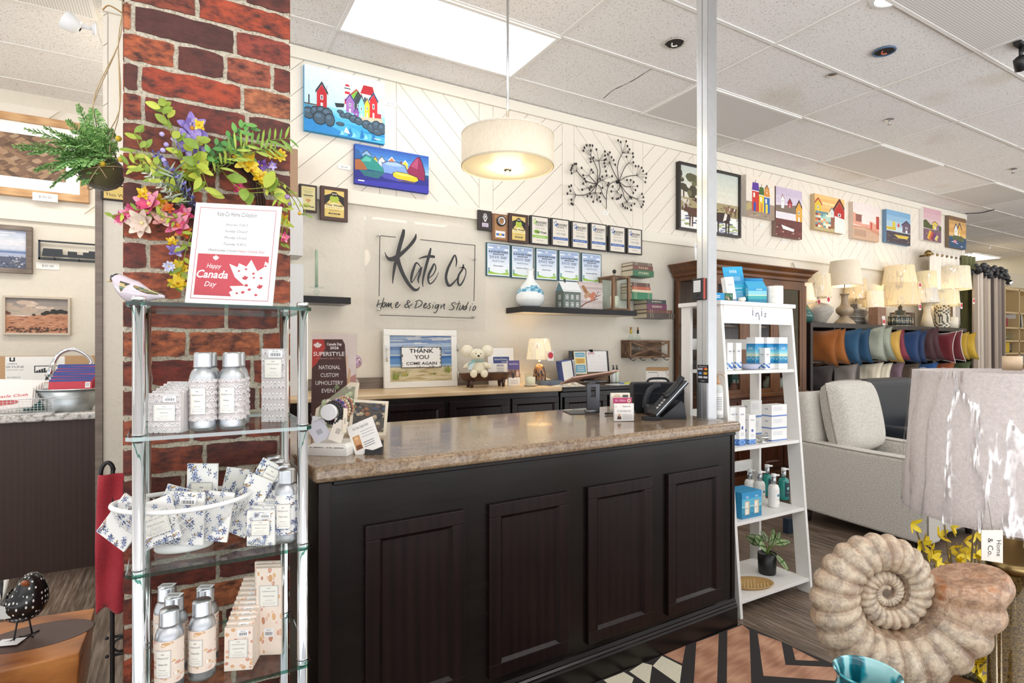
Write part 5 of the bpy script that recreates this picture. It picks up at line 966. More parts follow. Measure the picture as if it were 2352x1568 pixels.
for i in range(7):
 m=M();w,h=.20,.10;m.box(-w/2,w/2,-.003,.003,0,h,'c23a4a','paper');a=Art(m,-w/2,w/2,0,h,-.003,'paper');a.R('3a4a90',0,1,.86,1);a.R('c23a4a',0,1,.0,.84);a.E('f0e8e8',.09,.22,.05,.10,10);a.E('c23a4a',.09,.22,.03,.06,8);tx(a,m,"Jack's Miracle Scrubber",.55,.22,.14,'f0e8e8',.78,bold=.02);a.R('f0f0f0',.84,.96,.45,.8)
 for q in range(4):a.R('2a2a2c',.86+.022*q,.868+.022*q,.52,.74)
 solo('scrubber_pack',m,['front red scrubber pack in the metal tub','second red scrubber pack from the front in the tub','third red scrubber pack in the tub','middle red scrubber pack in the tub','fifth red scrubber pack in the tub','sixth red scrubber pack in the tub','rearmost and highest red scrubber pack in the tub'][i],'packet',(TBX.x+.008+.004*i,TBX.y-.055+.021*i,SZ+.092+.014*i),group='red scrubber packs in the tub',rot=(-.45,.02*(i%3),0))
TRX=Vector((onY(20,900,4.15).x,4.13,SZ));t=thing('wire_tray','white wire mesh tray of printed cloth packs at the left edge','tray',TRX)
m=M();W2,D2,H2=.21,.10,.085
for s_ in(-1,1):
 for i in range(27):x=-W2+2*W2*i/26;m.tube([(x,s_*D2,0),(x,s_*D2,H2)],.0012,'f0f0f0','satin',3)
 for z in[.006+.013*k for k in range(7)]:m.tube([(-W2,s_*D2,z),(W2,s_*D2,z)],.0012,'f0f0f0','satin',3);m.tube([(s_*W2,-D2,z),(s_*W2,D2,z)],.0012,'f0f0f0','satin',3)
m.box(-W2,W2,-D2,D2,0,.002,'f0f0f0','satin');m.obj('mesh',t);m=M();m.tube([(-W2,-D2,H2),(W2,-D2,H2),(W2,D2,H2),(-W2,D2,H2),(-W2,-D2,H2)],.003,'f6f6f6','satin',6);m.obj('rim',t)
for i in range(5):
 m=M();w,h=.27,.13;m.box(-w/2,w/2,-.004,.004,0,h,'e9e4e0','paper');a=Art(m,-w/2,w/2,0,h,-.004,'paper');tx(a,m,"Jack's Miracle Cloth",.5,.62,.13,'c23a4a',.85,shear=.2,bold=.02);a.E('b84a4a',.5,.3,.3,.14,12);a.E('e0b8a8',.4,.32,.08,.08,8)
 solo('cloth_pack',m,['front white cloth pack with red lettering in the wire tray','second white cloth pack in the wire tray','third white cloth pack in the wire tray','fourth white cloth pack in the wire tray','rear white cloth pack in the wire tray'][i],'packet',(TRX.x-.02+.006*i,TRX.y-.065+.022*i,SZ+.03+.012*i),group='white cloth packs in the wire tray',rot=(-.62,.03*(i-2),0))
p=lp(63,934);m=M();m.lathe([(.062,0),(.066,.004),(.066,.034),(.060,.037),(.0001,.037)],'2a8d96','satin',28);a=CylArt(m,.0662,-1.4,1.4,.006,.032);a.R('2f97a0',0,1,0,1);a.R('e6eeee',.04,.5,.45,.8);a.R('c8dcdc',.04,.4,.2,.3);a.E('b8563a',.62,.5,.05,.35,8);a.R('e8e8e8',.78,.98,.2,.8)
solo('polish_tin',m,'flat round teal tin with white label beside the wire tray','tin',(p.x,p.y+.06,SZ))
m=M();m.surf(lambda u,v:(.11*(u-.5),.03*math.sin(PI*v)*-1+.0,.02+.10*v+.008*math.sin(9*u)),10,6,'1f9c9a','velvet');m.box(-.05,.05,.001,.03,0,.10,'1d8f8e','velvet');solo('sponge_pack',m,'teal sponge pack standing between the tray and the metal tub','packet',(TBX.x-.175,TBX.y+.09,SZ))
# ================================================================ live edge stool with carved bird
STZ=.45;sp=lambda px,py:onZ(px,py,STZ)
pts=[sp(218,1395),sp(205,1440),sp(183,1497),sp(100,1518),sp(0,1542),sp(-150,1575),sp(-160,1450),sp(0,1428),sp(120,1410)]
o0=Vector((pts[4].x,pts[4].y+.12,0));t=thing('wooden_stool','thick live edge walnut stool at the bottom left corner','stool',o0)
m=M();P=[(p.x-o0.x,p.y-o0.y)for p in pts];c=(sum(p[0]for p in P)/len(P),sum(p[1]for p in P)/len(P));n=len(P);zs=[(STZ,1),(STZ-.02,.995),(STZ-.14,.93),(STZ-.30,.80),(.1,.70),(0,.72)];i0=len(m.v)
for z,k in zs:m.V([(c[0]+(x-c[0])*k,c[1]+(y-c[1])*k,z)for x,y in P])
m.F([i0+j for j in range(n)][::-1],'ffffff','acacia');m.F([i0+(len(zs)-1)*n+j for j in range(n)],'ffffff','acacia')
for a in range(len(zs)-1):
 for j in range(n):m.F((i0+a*n+j,i0+a*n+(j+1)%n,i0+(a+1)*n+(j+1)%n,i0+(a+1)*n+j),'ffffff','acacia',a>0)
m.obj('trunk',t,bevel=.004)
m=M();m.sph(c[0]+.02,c[1]+.01,STZ+.0003,.13,.085,.0006,'4a332c','satin',28);m.obj('heartwood',t)
fz=STZ+.0015;f1,f2=sp(30,1478),sp(72,1470);f1,f2=sp(32,1472),sp(74,1458);bc=(f1+f2)/2
t=thing('bird_figurine','black carved bird with white dots on thin wire legs standing on the wooden stool','figurine',(bc.x,bc.y,fz),-.5)
s=NT('dotted_bird');co=s.co();vo=s.N('ShaderNodeTexVoronoi',i_Vector=s.co((1,1,.6)),i_Scale=105);vo.inputs['Randomness'].default_value=.25
s.base(s.ramp(vo.outputs[0],[(.22,'e9e6df'),(.27,'151313')]));s.set(Roughness=.25);reg('dotted_bird',s)
m=M();Pp=smooth([(-.052,0,.155),(-.045,0,.150),(-.02,0,.118),(.0,0,.100),(.018,0,.105),(.026,0,.130),(.024,0,.158),(.012,0,.176)],5);Rr=[x[0]for x in smooth([(.006,),(.018,),(.041,),(.050,),(.048,),(.036,),(.027,),(.010,)],5)]
m.tube(smooth([(-.062,0,.085),(-.05,0,.088),(-.025,0,.088),(.005,0,.098),(.018,0,.122),(.020,0,.150),(.016,0,.168),(.012,0,.176)],5),[x[0]for x in smooth([(.004,),(.016,),(.042,),(.050,),(.043,),(.032,),(.022,),(.008,)],5)],'ffffff','dotted_bird',24);m.obj('body',t)
m=M();m.lathe([(.013,0),(.009,.012),(.0001,.024)],'9a5a34','satin',12,sy=.7);m.obj('beak',t,loc=(.026,-.022,.158),rot=(1.15,.5,0))
for y in(-.02,.022):m=M();m.sph(.03,y,.168,.0035,c='5a5650',m='gloss',n=8);m.obj('eye',t)if y<0 else None
m=M()
for i in range(7):a_=-.9+.25*i;m.tube([(-.055,0,.1),(-.055+.05*math.sin(a_-.6),.004*(i-3),.1+.055*math.cos(a_-.6))],[.003,.006],['d8d4ca','1a1818'][i%2],'satin',6)
m.obj('tail',t)
m=M();m.surf(lambda u,v:(-.045+.05*u-.01*v,-.046-.006*math.sin(PI*u),.075+.05*v*(1-.4*u)),8,6,'c9c9c6','satin');m.obj('wing',t)
for k,f in enumerate((f1,f2)):
 q=f-Vector((bc.x,bc.y,STZ));c_,s_=math.cos(.5),math.sin(.5);x,y=q.x*c_-q.y*s_,q.x*s_+q.y*c_;m=M();m.tube([(x*.7,y*.5,.055),(x,y,.002)],.0022,'1c1c1e','satin',8)
 for a_ in(-2.4,-1.6,-.8,1.5):m.tube([(x,y,.003),(x+.022*math.cos(a_),y+.022*math.sin(a_),.001)],.0018,'1c1c1e','satin',6)
 m.obj('leg',t)
m=M();m.box(-.02,.02,-.0003,.0003,0,.06,'e9e9ea','paper');solo('price_tag',m,'white price tag lying on the stool beside the bird foot','price tag',(f1.x-.035,f1.y+.0,fz+.002),group=None,rot=(PI/2-.03,0,1.2))
# ================================================================ iron stand with red runner
Y0=1.90;o0=Vector((onY(258,800,Y0).x,Y0,0));t=thing('iron_stand','black wrought iron stand behind the brick column carrying a red runner','stand',o0)
zt=onY(245,1062,Y0).z;m=M();m.tube(smooth([(-.012,0,zt-.08),(-.026,0,zt-.055),(-.024,0,zt-.015),(-.010,0,zt),(.002,0,zt-.02),(.0,0,zt-.08),(0,0,.3),(0,0,.02)],5),.0055,'1c1b1d','satin',8);m.obj('upright',t)
zs_=onY(262,1462,Y0).z
for dz in(0,-.05):
 m=M();m.tube([(0,0,zs_-dz-.05),(.10,0,zs_-dz-.05)],.004,'1c1b1d','satin',6);m.obj('crossbar',t)
for dz in(0,-.05):m=M();m.sph(-.012,0,zs_+dz,.005,c='1c1b1d',n=8);m.obj('finial',t)
m=M();m.tube([(.02+.018*math.cos(a*.5),0,zs_-.025+.018*math.sin(a*.5))for a in range(11)],.003,'1c1b1d','satin',6);m.obj('scroll',t)
m=M();m.tube([(.11,0,zt-.1),(.11,0,.02)],.0055,'1c1b1d','satin',8)if False else m.tube([(-.03,-.0,.006),(.05,.0,.006)],.005,'1c1b1d','satin',6);m.tube([(0,0,.03),(0,0,.004)],.005,'1c1b1d','satin',6);m.obj('foot',t)
zr,zb=onY(255,1086,Y0).z,onY(255,1398,Y0).z
m=M();m.surf(lambda u,v:(-.034+.075*u-.004*math.sin(3*v)+.004*(1-v),-.012-.006*math.sin(u*9+v*2)-.004*math.sin(v*14+u*4),lerp(zr,zb,v)+.012*math.sin(u*7)*(v>.97)),14,40,'b23a44','cloth')
o=solo('red_runner',m,'red cloth runner draped over the black iron stand','runner',o0);b=o.modifiers.new('solid','SOLIDIFY');b.thickness=.002
# ================================================================ floating shelves and what stands on them
def R4(pl,pr,yt,yb,Y):a=onY(pl,yt,Y);b=onY(pr,yt,Y);c=onY(pl,yb,Y);return a.x,b.x,c.z,a.z
SZb=1.558
m=M();m.prism([(2.178,SZb-.042),(3.285,SZb-.042),(3.285,SZb),(2.178,SZb)],3.575,WY-.002,'2b2320','ebony');m.box(2.19,3.27,3.585,WY-.004,SZb-.0425,SZb-.042,'d9cbb4','satin');solo('floating_shelf',m,'long dark floating shelf holding the white vase and lantern','shelf')
m=M();m.box(.55,.934,3.62,WY-.002,1.526,1.568,'2b2320','ebony');solo('floating_shelf',m,'short dark floating shelf holding the green candle beside the brick column','shelf')
p=onY(1218,700,3.70);m=M()
m.lathe(smooth([(.045,0),(.08,.012),(.106,.05),(.109,.085),(.098,.125),(.064,.175),(.033,.212),(.024,.245),(.024,.28),(.029,.293),(.022,.293),(.018,.26)],4),'eef1f0','gloss',36,cap=False,cols=None)
for f_i,f in enumerate(m.f):
 z=m.v[f[0]][2];a_=math.atan2(m.v[f[0]][1],m.v[f[0]][0])
 if .10+.012*math.sin(a_*2)<z<.145+.010*math.sin(a_*3+1):m.c[f_i]=lin(['5f9fc0','8fbfd4','4a8cae','a8cfdd'][int((z*900+a_*3))%4])
solo('glass_vase',m,'white bottle vase with a blue brushed band on the long dark shelf','vase',(p.x,3.70,SZb+.0008))
p=onY(1305,700,3.70);t=thing('toy_house','small grey green toy house between the vase and the robin picture','house ornament',(p.x,3.70,SZb+.0008),.0)
hw,hd,hh,hr=.082,.055,.145,.215
m=M();m.box(-hw,hw,-hd,hd,0,hh,'647068','satin');i=m.V([(-hw,-hd,hh),(-hw,hd,hh),(-hw,0,hr)]);m.F((i,i+2,i+1),'6b8c96','satin');i=m.V([(hw,-hd,hh),(hw,hd,hh),(hw,0,hr)]);m.F((i,i+1,i+2),'6b8c96','satin');m.obj('walls',t)
m=M()
for s_ in(-1,1):m.poly([(-hw-.008,s_*(hd+.008),hh-.012),(hw+.008,s_*(hd+.008),hh-.012),(hw+.008,0,hr+.003),(-hw-.008,0,hr+.003)],'eceeee','satin')
o=m.obj('roof',t);b=o.modifiers.new('s','SOLIDIFY');b.thickness=.003;m=M();m.lathe([(.008,hr-.01),(.008,hr+.018),(.011,hr+.022)],'3a4244','satin',10,cx=-.035);m.obj('chimney',t)
def win4(m,x,z,w,h,y,c='f2f2ee',back='37474c'):
 m.box(x-w/2,x+w/2,y-.002,y,z-h/2,z+h/2,c,'satin');k=w*.12
 for a in(-1,1):
  for b_ in(-1,1):m.box(x+a*w*.22-w*.14,x+a*w*.22+w*.14,y-.0023,y-.002,z+b_*h*.23-h*.16,z+b_*h*.23+h*.16,back,'satin')
for z in(.034,.092):
 for x in(-.05,0,.05):m=M();win4(m,x,z,.024,.034,-hd);m.obj('window',t)
 m=M();m.T=Matrix.Rotation(-PI/2,4,'Z');win4(m,0,z,.028,.034,-hw);m.obj('window',t)
def robin(a,r):
 for i in range(12):a.P(r.choice(['dccdc8','d2c0bc','c8b4b0','e2d6d2']),[(0,1-i/12),(1,1-i/12),(1,1-(i+1)/12),(0,1-(i+1)/12)])
 a.R('b09c9a',0,1,.66,.67);a.R('b09c9a',0,1,.33,.34);a.P('8c5a50',[(0,.08),(.3,.28),(.8,.44),(.8,.41),(.3,.23),(0,.02)]);a.P('8c5a50',[(.62,.38),(.82,.70),(.84,.69),(.66,.38)]);a.P('8c5a50',[(.7,.5),(.94,.6),(.94,.58),(.72,.47)])
 a.P('a8784c',[(.12,.86),(.22,.88),(.42,.62),(.34,.54),(.22,.64)]);a.E('c49a7c',.42,.5,.2,.13,12);a.E('cf8468',.54,.46,.13,.12,12);a.E('cf8468',.62,.58,.09,.08,10);a.E('e6d8d0',.42,.41,.1,.05,8);a.P('9a7a60',[(.7,.57),(.76,.54),(.69,.53)]);a.E('2a2a2a',.635,.6,.012,.012,6)
x0,x1,z0,z1=R4(1326,1381,651,706,3.74);canvas('bird_picture','small canvas of a robin on a branch leaning on the wall beside the lantern',(x0,x1,SZb+.0008,SZb+.0008+(x1-x0)*.93),Y=3.755,side='c9b0ac',th=.03,painter=robin)
p=onY(1411,700,3.69);t=thing('wooden_lantern','weathered wooden lantern with a white pillar candle at the end of the dark shelf','lantern',(p.x,3.69,SZb+.0008),0);w,h=.082,.285
for sx in(-1,1):
 for sy in(-1,1):m=M();m.box(sx*w-.010,sx*w+.010,sy*w-.010,sy*w+.010,.014,h-.016,'ffffff','rustic_v');m.obj('corner_post',t)
for z in(0,h-.018):
 m=M();
 for(a,b,c,d)in((-w-.012,w+.012,-w-.012,-w+.012),(-w-.012,w+.012,w-.012,w+.012),(-w-.012,-w+.012,-w+.012,w-.012),(w-.012,w+.012,-w+.012,w-.012)):m.box(a,b,c,d,z,z+.016,'ffffff','rustic_h')
 if z==0:m.box(-w,w,-w,w,.004,.010,'ffffff','rustic_h')
 m.obj('rail',t)
for s_ in(-1,1):m=M();m.box(-w+.01,w-.01,s_*w-.001,s_*w+.001,.016,h-.018,'ffffff','glass');m.obj('pane',t)
m=M();m.tube(smooth([(-w,-w,h),(-.03,-.03,h+.03),(0,0,h+.036)],4),.0025,'2a2725','metal',6);m.tube(smooth([(w,w,h),(.03,.03,h+.03),(0,0,h+.036)],4),.0025,'2a2725','metal',6);m.sph(0,0,h+.045,.017,c='2a2725',m='satin',n=12);m.obj('handle',t)
m=M();m.lathe([(.038,0),(.0385,.11),(.034,.113),(.01,.108),(.0001,.108)],'efe6cf','satin',24);m.tube([(0,0,.108),(.001,0,.12)],.0012,'2a2a2a','matte',4);solo('pillar_candle',m,'white pillar candle inside the wooden lantern','candle',(p.x,3.69,SZb+.0115))
p=onY(727,676,3.72);t=thing('candle_holder','clear glass candle holder on the short dark shelf','candle holder',(p.x,3.72,1.5685));m=M();m.lathe([(.026,0),(.024,.005),(.010,.010),(.010,.016),(.021,.028),(.021,.038),(.009,.050),(.012,.054),(.046,.060),(.046,.063),(.012,.062),(.012,.078),(.0095,.078),(.0095,.062)],'ffffff','glass',24);m.obj('glass_stem',t)
m=M();m.lathe([(.0095,.064),(.0095,.29),(.006,.30),(.0001,.301)],'a9bfa4','satin',16);m.tube([(0,0,.30),(.001,0,.314)],.001,'e8e8e0','matte',4);solo('taper_candle',m,'sage green taper candle standing in the glass holder','candle',(p.x,3.72,1.5685))
def book(x,Y,z,w,d,h,cover,label,title=None,rz=0,grp='',tc='e6dcb8'):
 t=thing('book',label,'book',(x,Y,z),rz,group=grp);m=M()
 m.box(0,w,0,d,0,.003,cover,'satin');m.box(0,w,0,d,h-.003,h,cover,'satin');m.box(-.001,w+.001,-.003,.001,0,h,cover,'satin')
 if title:m.text(title,w*.5,h*.5,-.0033,h*.36,tc,w=w*.5)
 else:
  for u in(.12,.2,.8,.88):m.box(w*u,w*u+.002,-.0034,-.003,.001,h-.001,tc,'satin')
 m.obj('cover',t);m=M();m.box(.004,w-.004,.001,d-.004,.0032,h-.0032,'d9ccb2','paper');m.obj('pages',t)
BK=[((1430,1501,601,633),3.68,[('356a48',.036,'green book at the bottom of the highest floating stack','STORIES'),('6f4438',.026,'brown book in the middle of the highest floating stack','TALES'),('6c5a4c',.018,'thin dark book on top of the highest floating stack',None)]),
   ((1428,1497,648,687),3.68,[('2f7a54',.046,'thick green book at the bottom of the middle floating stack',None),('d8c8a8',.016,'cream book on the thick green one in the middle floating stack',None),('b05a3c',.020,'orange red book second from the top of the middle floating stack',None),('5c3a30',.024,'dark brown book on top of the middle floating stack',None)]),
   ((1474,1549,687,730),3.66,[('4a3c34',.032,'worn dark book at the bottom of the lowest floating stack',None),('6a3e34',.022,'brown book with ribbed spine, second from bottom of the lowest floating stack',None),('6a2c4c',.036,'plum coloured book with white end in the lowest floating stack','NEIGHBOUR'),('3a3c3e',.026,'black topmost book of the lowest floating stack','BUENOS')])]
for k,((pl,pr,yt,yb),Y,bs)in enumerate(BK):
 x0,x1,z0,z1=R4(pl+(24 if k<2 else 12),pr,yt,yb,Y);z=z0;tot=sum(b[1]for b in bs);sc_=(z1-z0)*1.0/tot
 for i,(c,h,lb,ti)in enumerate(bs):
  w=(x1-x0)*(1-.04*i if k!=2 else(1,.9,.7,.68)[i]);book(x0+(0 if k!=2 else 0),Y,z+.0004,w,WY-.004-Y,h*sc_-.0006,c,lb,ti,grp='books on the invisible wall shelves');z+=h*sc_
x0,x1,z0,z1=R4(1428,1538,780,824,3.72);x0,z0,z1=onY(1446,800,3.72).x,onY(1446,822,3.72).z,onY(1446,781,3.72).z;x1=onY(1538,800,3.72).x;w,h,d=x1-x0,z1-z0,WY-.004-3.72
t=thing('wall_rack','wooden wall rack with crossed slats, wire front and hooks below','wall rack',(x0,3.72,z0));m=M();f=.016
m.box(0,w,.008,d,0,.012,'ffffff','rustic_h');m.box(0,w,d-.008,d,0,h,'ffffff','rustic_h');m.obj('back_and_floor',t)
m=M()
for b in((0,w,0,f),(0,w,h-f,h)):m.box(b[0],b[1],-.004,.006,b[2],b[3],'ffffff','rustic_h')
for b in((0,f),(w-f,w)):m.box(b[0],b[1],-.003,.007,f,h-f,'ffffff','rustic_v')
m.obj('front_frame',t)
def bar(p,q,th,y0,y1,mat='rustic_h'):
 m=M();d_=Vector((q[0]-p[0],q[1]-p[1])).normalized();n=Vector((-d_.y,d_.x))*th/2;m.prism([(p[0]+n.x,p[1]+n.y),(p[0]-n.x,p[1]-n.y),(q[0]-n.x,q[1]-n.y),(q[0]+n.x,q[1]+n.y)],y0,y1,'ffffff',mat);return m
bar((f,f),(w-f,h-f),.014,-.002,.005).obj('cross_slat',t);bar((f,h-f),(w-f,f),.014,-.0025,.0045).obj('cross_slat',t)
m=M();[m.tube([(f+(w-2*f)*i/40,.010,f),(f+(w-2*f)*i/40,.010,h-f)],.0008,'d8d4cc','metal',3)for i in range(41)];m.obj('wire_front',t)
m=M();m.T=Matrix.Rotation(-PI/2,4,'Z');m.T=Matrix.Translation((0,d,0))@m.T
for b in((0,d,0,f),(0,d,h-f,h)):m.box(b[0],b[1],-.002,.008,b[2],b[3],'ffffff','rustic_h')
for b in((0,f),(d-f,d)):m.box(b[0],b[1],-.002,.008,f,h-f,'ffffff','rustic_v')
m.prism([(f,f+.01),(f,f),(d-f,h-f-.01),(d-f,h-f)],-.001,.006,'ffffff','rustic_h');m.prism([(f,h-f),(f,h-f-.01),(d-f,f),(d-f,f+.01)],-.001,.006,'ffffff','rustic_h');m.obj('side_frame',t)
for x in(.04,w*.33,w*.62,w*.92):m=M();m.tube(smooth([(x,.03,0),(x,.03,-.012),(x,-.005,-.022),(x+.01,-.02,-.012)],4),.003,'201e1d','satin',6);m.tube([(x-.02,.03,-.004),(x+.02,.03,-.004)],.003,'201e1d','satin',6);m.obj('hook',t)
for(px,cap,ink,lb)in((1450,'d8b83c','No','clear bottle with yellow capped neck standing in the wall rack'),(1466,'1f1f1f','FE','clear bottle with black neck and cork, right one in the wall rack')):
 q=onY(px,800,3.77);t=thing('glass_bottle',lb,'bottle',(q.x,3.775,z0+.0125),group='clear bottles in the wall rack');m=M();m.lathe([(.022,0),(.024,.004),(.024,.155),(.020,.175),(.0095,.20),(.0095,.235),(.0088,.235)],'ffffff','glass',20);m.obj('glass_body',t)
 m=M();m.lathe([(.0098,.200),(.0098,.232)],cap,'satin',16);m.obj('sleeve',t);m=M();m.lathe([(.008,.233),(.009,.256)],'a8825a','matte',12);m.obj('cork',t)
 m=M();m.text(ink,0,.10,-.0246,.03,'26262a',w=.026);m.obj('lettering',t)
# ================================================================ on the credenza
Bz=CBZ+.0008
x0,x1,z0,z1=R4(879,1046,757,893,3.79)
t=thing('window_frame_art','white distressed window frame with painted beach and THANK YOU COME AGAIN sign','framed art',(x0,3.765,Bz),rot=(-.04,0,0));w,h=x1-x0,z1-z0;f=.042
m=M()
for b in((0,w,0,f),(0,w,h-f,h)):m.box(b[0],b[1],-.014,.014,b[2],b[3],'eceae3','satin')
for b in((0,f),(w-f,w)):m.box(b[0],b[1],-.0135,.0135,f,h-f,'eceae3','satin')
m.obj('frame',t,bevel=.003)
def beach(a,r):
 cs=['9fb0c4','7f97bc','b4c4d6','6f8cb8','8aa8cc','c9d2da','dfe2de','b8c4d0']
 for i in range(8):a.R(cs[i],0,1,1-(i+1)*.08,1-i*.08)
 for i in range(50):a.P(r.choice(['5d7fb4','a8bcd4','dfe4e6','c9ccd0','87a2c8']),[(x:=r.uniform(-.1,.9),y:=r.uniform(.4,.98)),(x+.28,y+.015),(x+.2,y+.035),(x+.02,y+.03)])
 for i in range(1,7):a.R('6f7f94',0,1,1-i*.135,1-i*.135+.006)
 a.R('3f6ea8',0,1,.50,.56);a.R('5f8cc0',0,1,.38,.50);a.R('9cb8d4',0,1,.33,.38);a.P('d9cba4',[(0,.3),(.5,.34),(1,.3),(1,0),(0,0)])
 for i in range(60):a.P(r.choice(['c9b486','e6dcc0','b8a070','d3c49a']),[(x:=r.uniform(-.05,1),y:=r.uniform(0,.3)),(x+.2,y+.01),(x+.12,y+.03)])
 for(u0,v0,n,k)in((.08,.05,26,.2),(.22,.12,14,.14),(.92,.18,20,.18),(.7,.14,10,.07)):
  for i in range(n):x=u0+r.uniform(-.05,.05);dx=r.uniform(-.09,.09);a.P(r.choice(['7c8c3c','9aa848','b4a23c','5f7a34']),[(x-.005,v0),(x+.006,v0),(x+dx,v0+k*r.uniform(.6,1.2))])
m=M();m.box(f,w-f,0,.008,f,h-f,'d9d4c8','paper');beach(Art(m,f,w-f,f,h-f,0,'canvas',e=.00008),random.Random(3));m.obj('painted_panel',t)
m=M();u0,u1,v0,v1=w*.22,w*.77,h*.34,h*.70;m.box(u0,u1,-.016,-.013,v0,v1,'33302f','satin');a=Art(m,u0,u1,v0,v1,-.016,'paper');a.R('eceae6',.015,.985,.03,.97);r2=random.Random(6)
for i in range(34):u,v=r2.choice([(r2.uniform(.02,.98),r2.choice([.05,.95])),(r2.choice([.03,.97]),r2.uniform(.05,.95))]);a.E('4a4442',u,v,r2.uniform(.006,.02),r2.uniform(.01,.04),6)
tx(a,m,'THANK',.5,.80,.19,'26282c',.60,bold=.02);tx(a,m,'YOU',.5,.50,.19,'26282c',.36,bold=.02);tx(a,m,'COME AGAIN',.5,.20,.14,'26282c',.76,bold=.02);m.obj('tin_sign',t)
for z in(h*.68,h*.2):m=M();m.box(w-.004,w+.012,-.018,.006,z-.022,z+.022,'c9c7c0','metal');m.tube([(w+.004,-.018,z-.024),(w+.004,-.018,z+.024)],.005,'c9c7c0','metal',8);m.obj('hinge',t)
m=M();m.tube(smooth([(.02,-.016,h*.68),(.012,-.035,h*.62),(.012,-.035,h*.5),(.02,-.018,h*.46)],4),.004,'c9c7c0','metal',8);m.box(.008,.032,-.02,-.014,h*.66,h*.72,'c9c7c0','metal');m.obj('latch',t)
p=onY(1116,888,3.58);t=thing('wooden_trough','dark carved oval wooden trough on four short feet under the plush mouse','bowl',(p.x,3.58,Bz));m=M();BL,BWd=.205,.075
woodmat('darkwood','2c1a14','4a2e22','5f4030',sc=(4,18,18),rough=.35)
m.surf(lambda u,v:(BL*(.78+.22*v**.5)*math.cos(2*PI*u)*(1+.03*math.sin(6*PI*u)),BWd*(.6+.4*v)*math.sin(2*PI*u),.045+.055*v),40,6,'ffffff','darkwood',closeu=True);m.surf(lambda u,v:(BL*.96*(1-.7*v)*math.cos(2*PI*u),BWd*.9*(1-.6*v)*math.sin(2*PI*u),.10-.03*v),40,4,'ffffff','darkwood',closeu=True);m.surf(lambda u,v:(BL*(1-.04*v)*math.cos(2*PI*u)*(1+.03*math.sin(6*PI*u)*(1-v)),BWd*(1-.1*v)*math.sin(2*PI*u),.10),40,1,'ffffff','darkwood',closeu=True)
m.surf(lambda u,v:(BL*.78*v*math.cos(2*PI*u),BWd*.6*v*math.sin(2*PI*u),.045),40,1,'ffffff','darkwood',closeu=True);m.surf(lambda u,v:(BL*.29*v*math.cos(2*PI*u),BWd*.36*v*math.sin(2*PI*u),.07),40,1,'ffffff','darkwood',closeu=True);m.obj('dish',t)
for sx in(-1,1):
 for sy in(-1,1):m=M();m.lathe([(.010,0),(.017,.055)],'ffffff','darkwood',10,cx=sx*.125,cy=sy*.028);m.obj('foot',t)
pz=Bz+.072;q=onY(1095,850,3.575);t=thing('plush_mouse','cream plush mouse with big round ears sitting in the wooden trough','plush toy',(q.x,3.565,pz),-.35);CR='efe6cc'
def blob(name,parts,mat='plush',c=CR,par=None):
 m=M();[m.sph(*a[:3],a[3],a[4],a[5],c=a[6]if len(a)>6 else c,m=mat,n=18,rot=a[7]if len(a)>7 else None)for a in parts];return m.obj(name,par or t)
blob('body',[(0,0,.062,.055,.046,.065)]);blob('head',[(0,-.012,.155,.050,.046,.044),(0,-.045,.146,.026,.026,.021)])
for s_ in(-1,1):
 blob('ear',[(s_*.072,.0,.182,.042,.016,.042),(s_*.072,-.012,.182,.026,.007,.026,'f4ecd8')]);blob('arm',[(s_*.062,-.018,.082,.042,.018,.019,CR,Euler((0,.45*s_,0)).to_matrix())]);blob('leg',[(s_*.036,-.062,.022,.022,.040,.021)]);blob('foot',[(s_*.037,-.102,.027,.024,.014,.027)])
 blob('eye',[(s_*.017,-.056,.163,.0035,.003,.004,'1a1a1c')],'gloss')
blob('nose',[(0,-.072,.149,.0085,.006,.0075,'151517')],'gloss')
m=M();m.tube([(.04*math.cos(a),.036*math.sin(a)-.012,.116)for a in[2*PI*i/20 for i in range(21)]],.006,'9fc3c0','cloth',6,cap=False);m.poly([(-.03,-.054,.115),(-.075,-.06,.095),(-.07,-.06,.08),(-.02,-.056,.105)],'8fb8b8','cloth');m.obj('ribbon',t)
m=M();m.poly([(-.06,-.062,.09),(-.028,-.060,.10),(-.045,-.064,.055),(-.075,-.066,.055)],'c3d3d6','paper');m.obj('gift_tag',t)
def sheet(name,label,cat,r,Y,base=None,artf=None,th=.003,lean=-.08,rz=0,back='f2f0ec',grp=None,z=None):
 x0,x1,z0,z1=R4(*r,Y);t=M();w,h=x1-x0,z1-z0;t.box(-w/2,w/2,0,th,0,h,back,'paper');a=Art(t,-w/2,w/2,0,h,0,'paper');artf and artf(a,t);return solo(name,t,label,cat,((x0+x1)/2,Y,z if z is not None else Bz),group=grp,rot=Euler((lean,0,rz),'XYZ'))
def a_smart(a,m):a.R('3f4f86',.2,.82,.58,.76);tx(a,m,'SmartChoice',.5,.69,.05,'f0f0f6',.5);tx(a,m,'finance',.62,.62,.03,'f0f0f6',.2);[a.R('8c92ac',.32,.6,.48-.045*i,.495-.045*i)for i in range(7)];a.R('3f4f86',.32,.6,.52,.54)
sheet('brochure_card','white card with dark blue banner behind the wooden trough','card',(1123,1182,800,886),3.72,artf=a_smart,th=.004)
def a_pur(a,m):a.R('564a86',0,1,.64,1);tx(a,m,'SmartChoice',.5,.86,.07,'e8e8f2',.75);a.R('8a6a60',0,1,.32,.64);[a.E(c,u,v,.12,.12,10)for u,v,c in((.3,.5,'5a3a30'),(.6,.52,'6b4a3c'),(.8,.46,'d8b49c'),(.42,.4,'2f2a2c'))];[a.R('9a98a4',.2,.8,.2-.06*i,.215-.06*i)for i in range(3)]
sheet('leaflet','purple topped leaflet in front of the white card by the candle','leaflet',(1168,1195,830,888),3.60,artf=a_pur,th=.012)
TL=Vector((onY(1239,883,3.60).x,3.60,Bz))
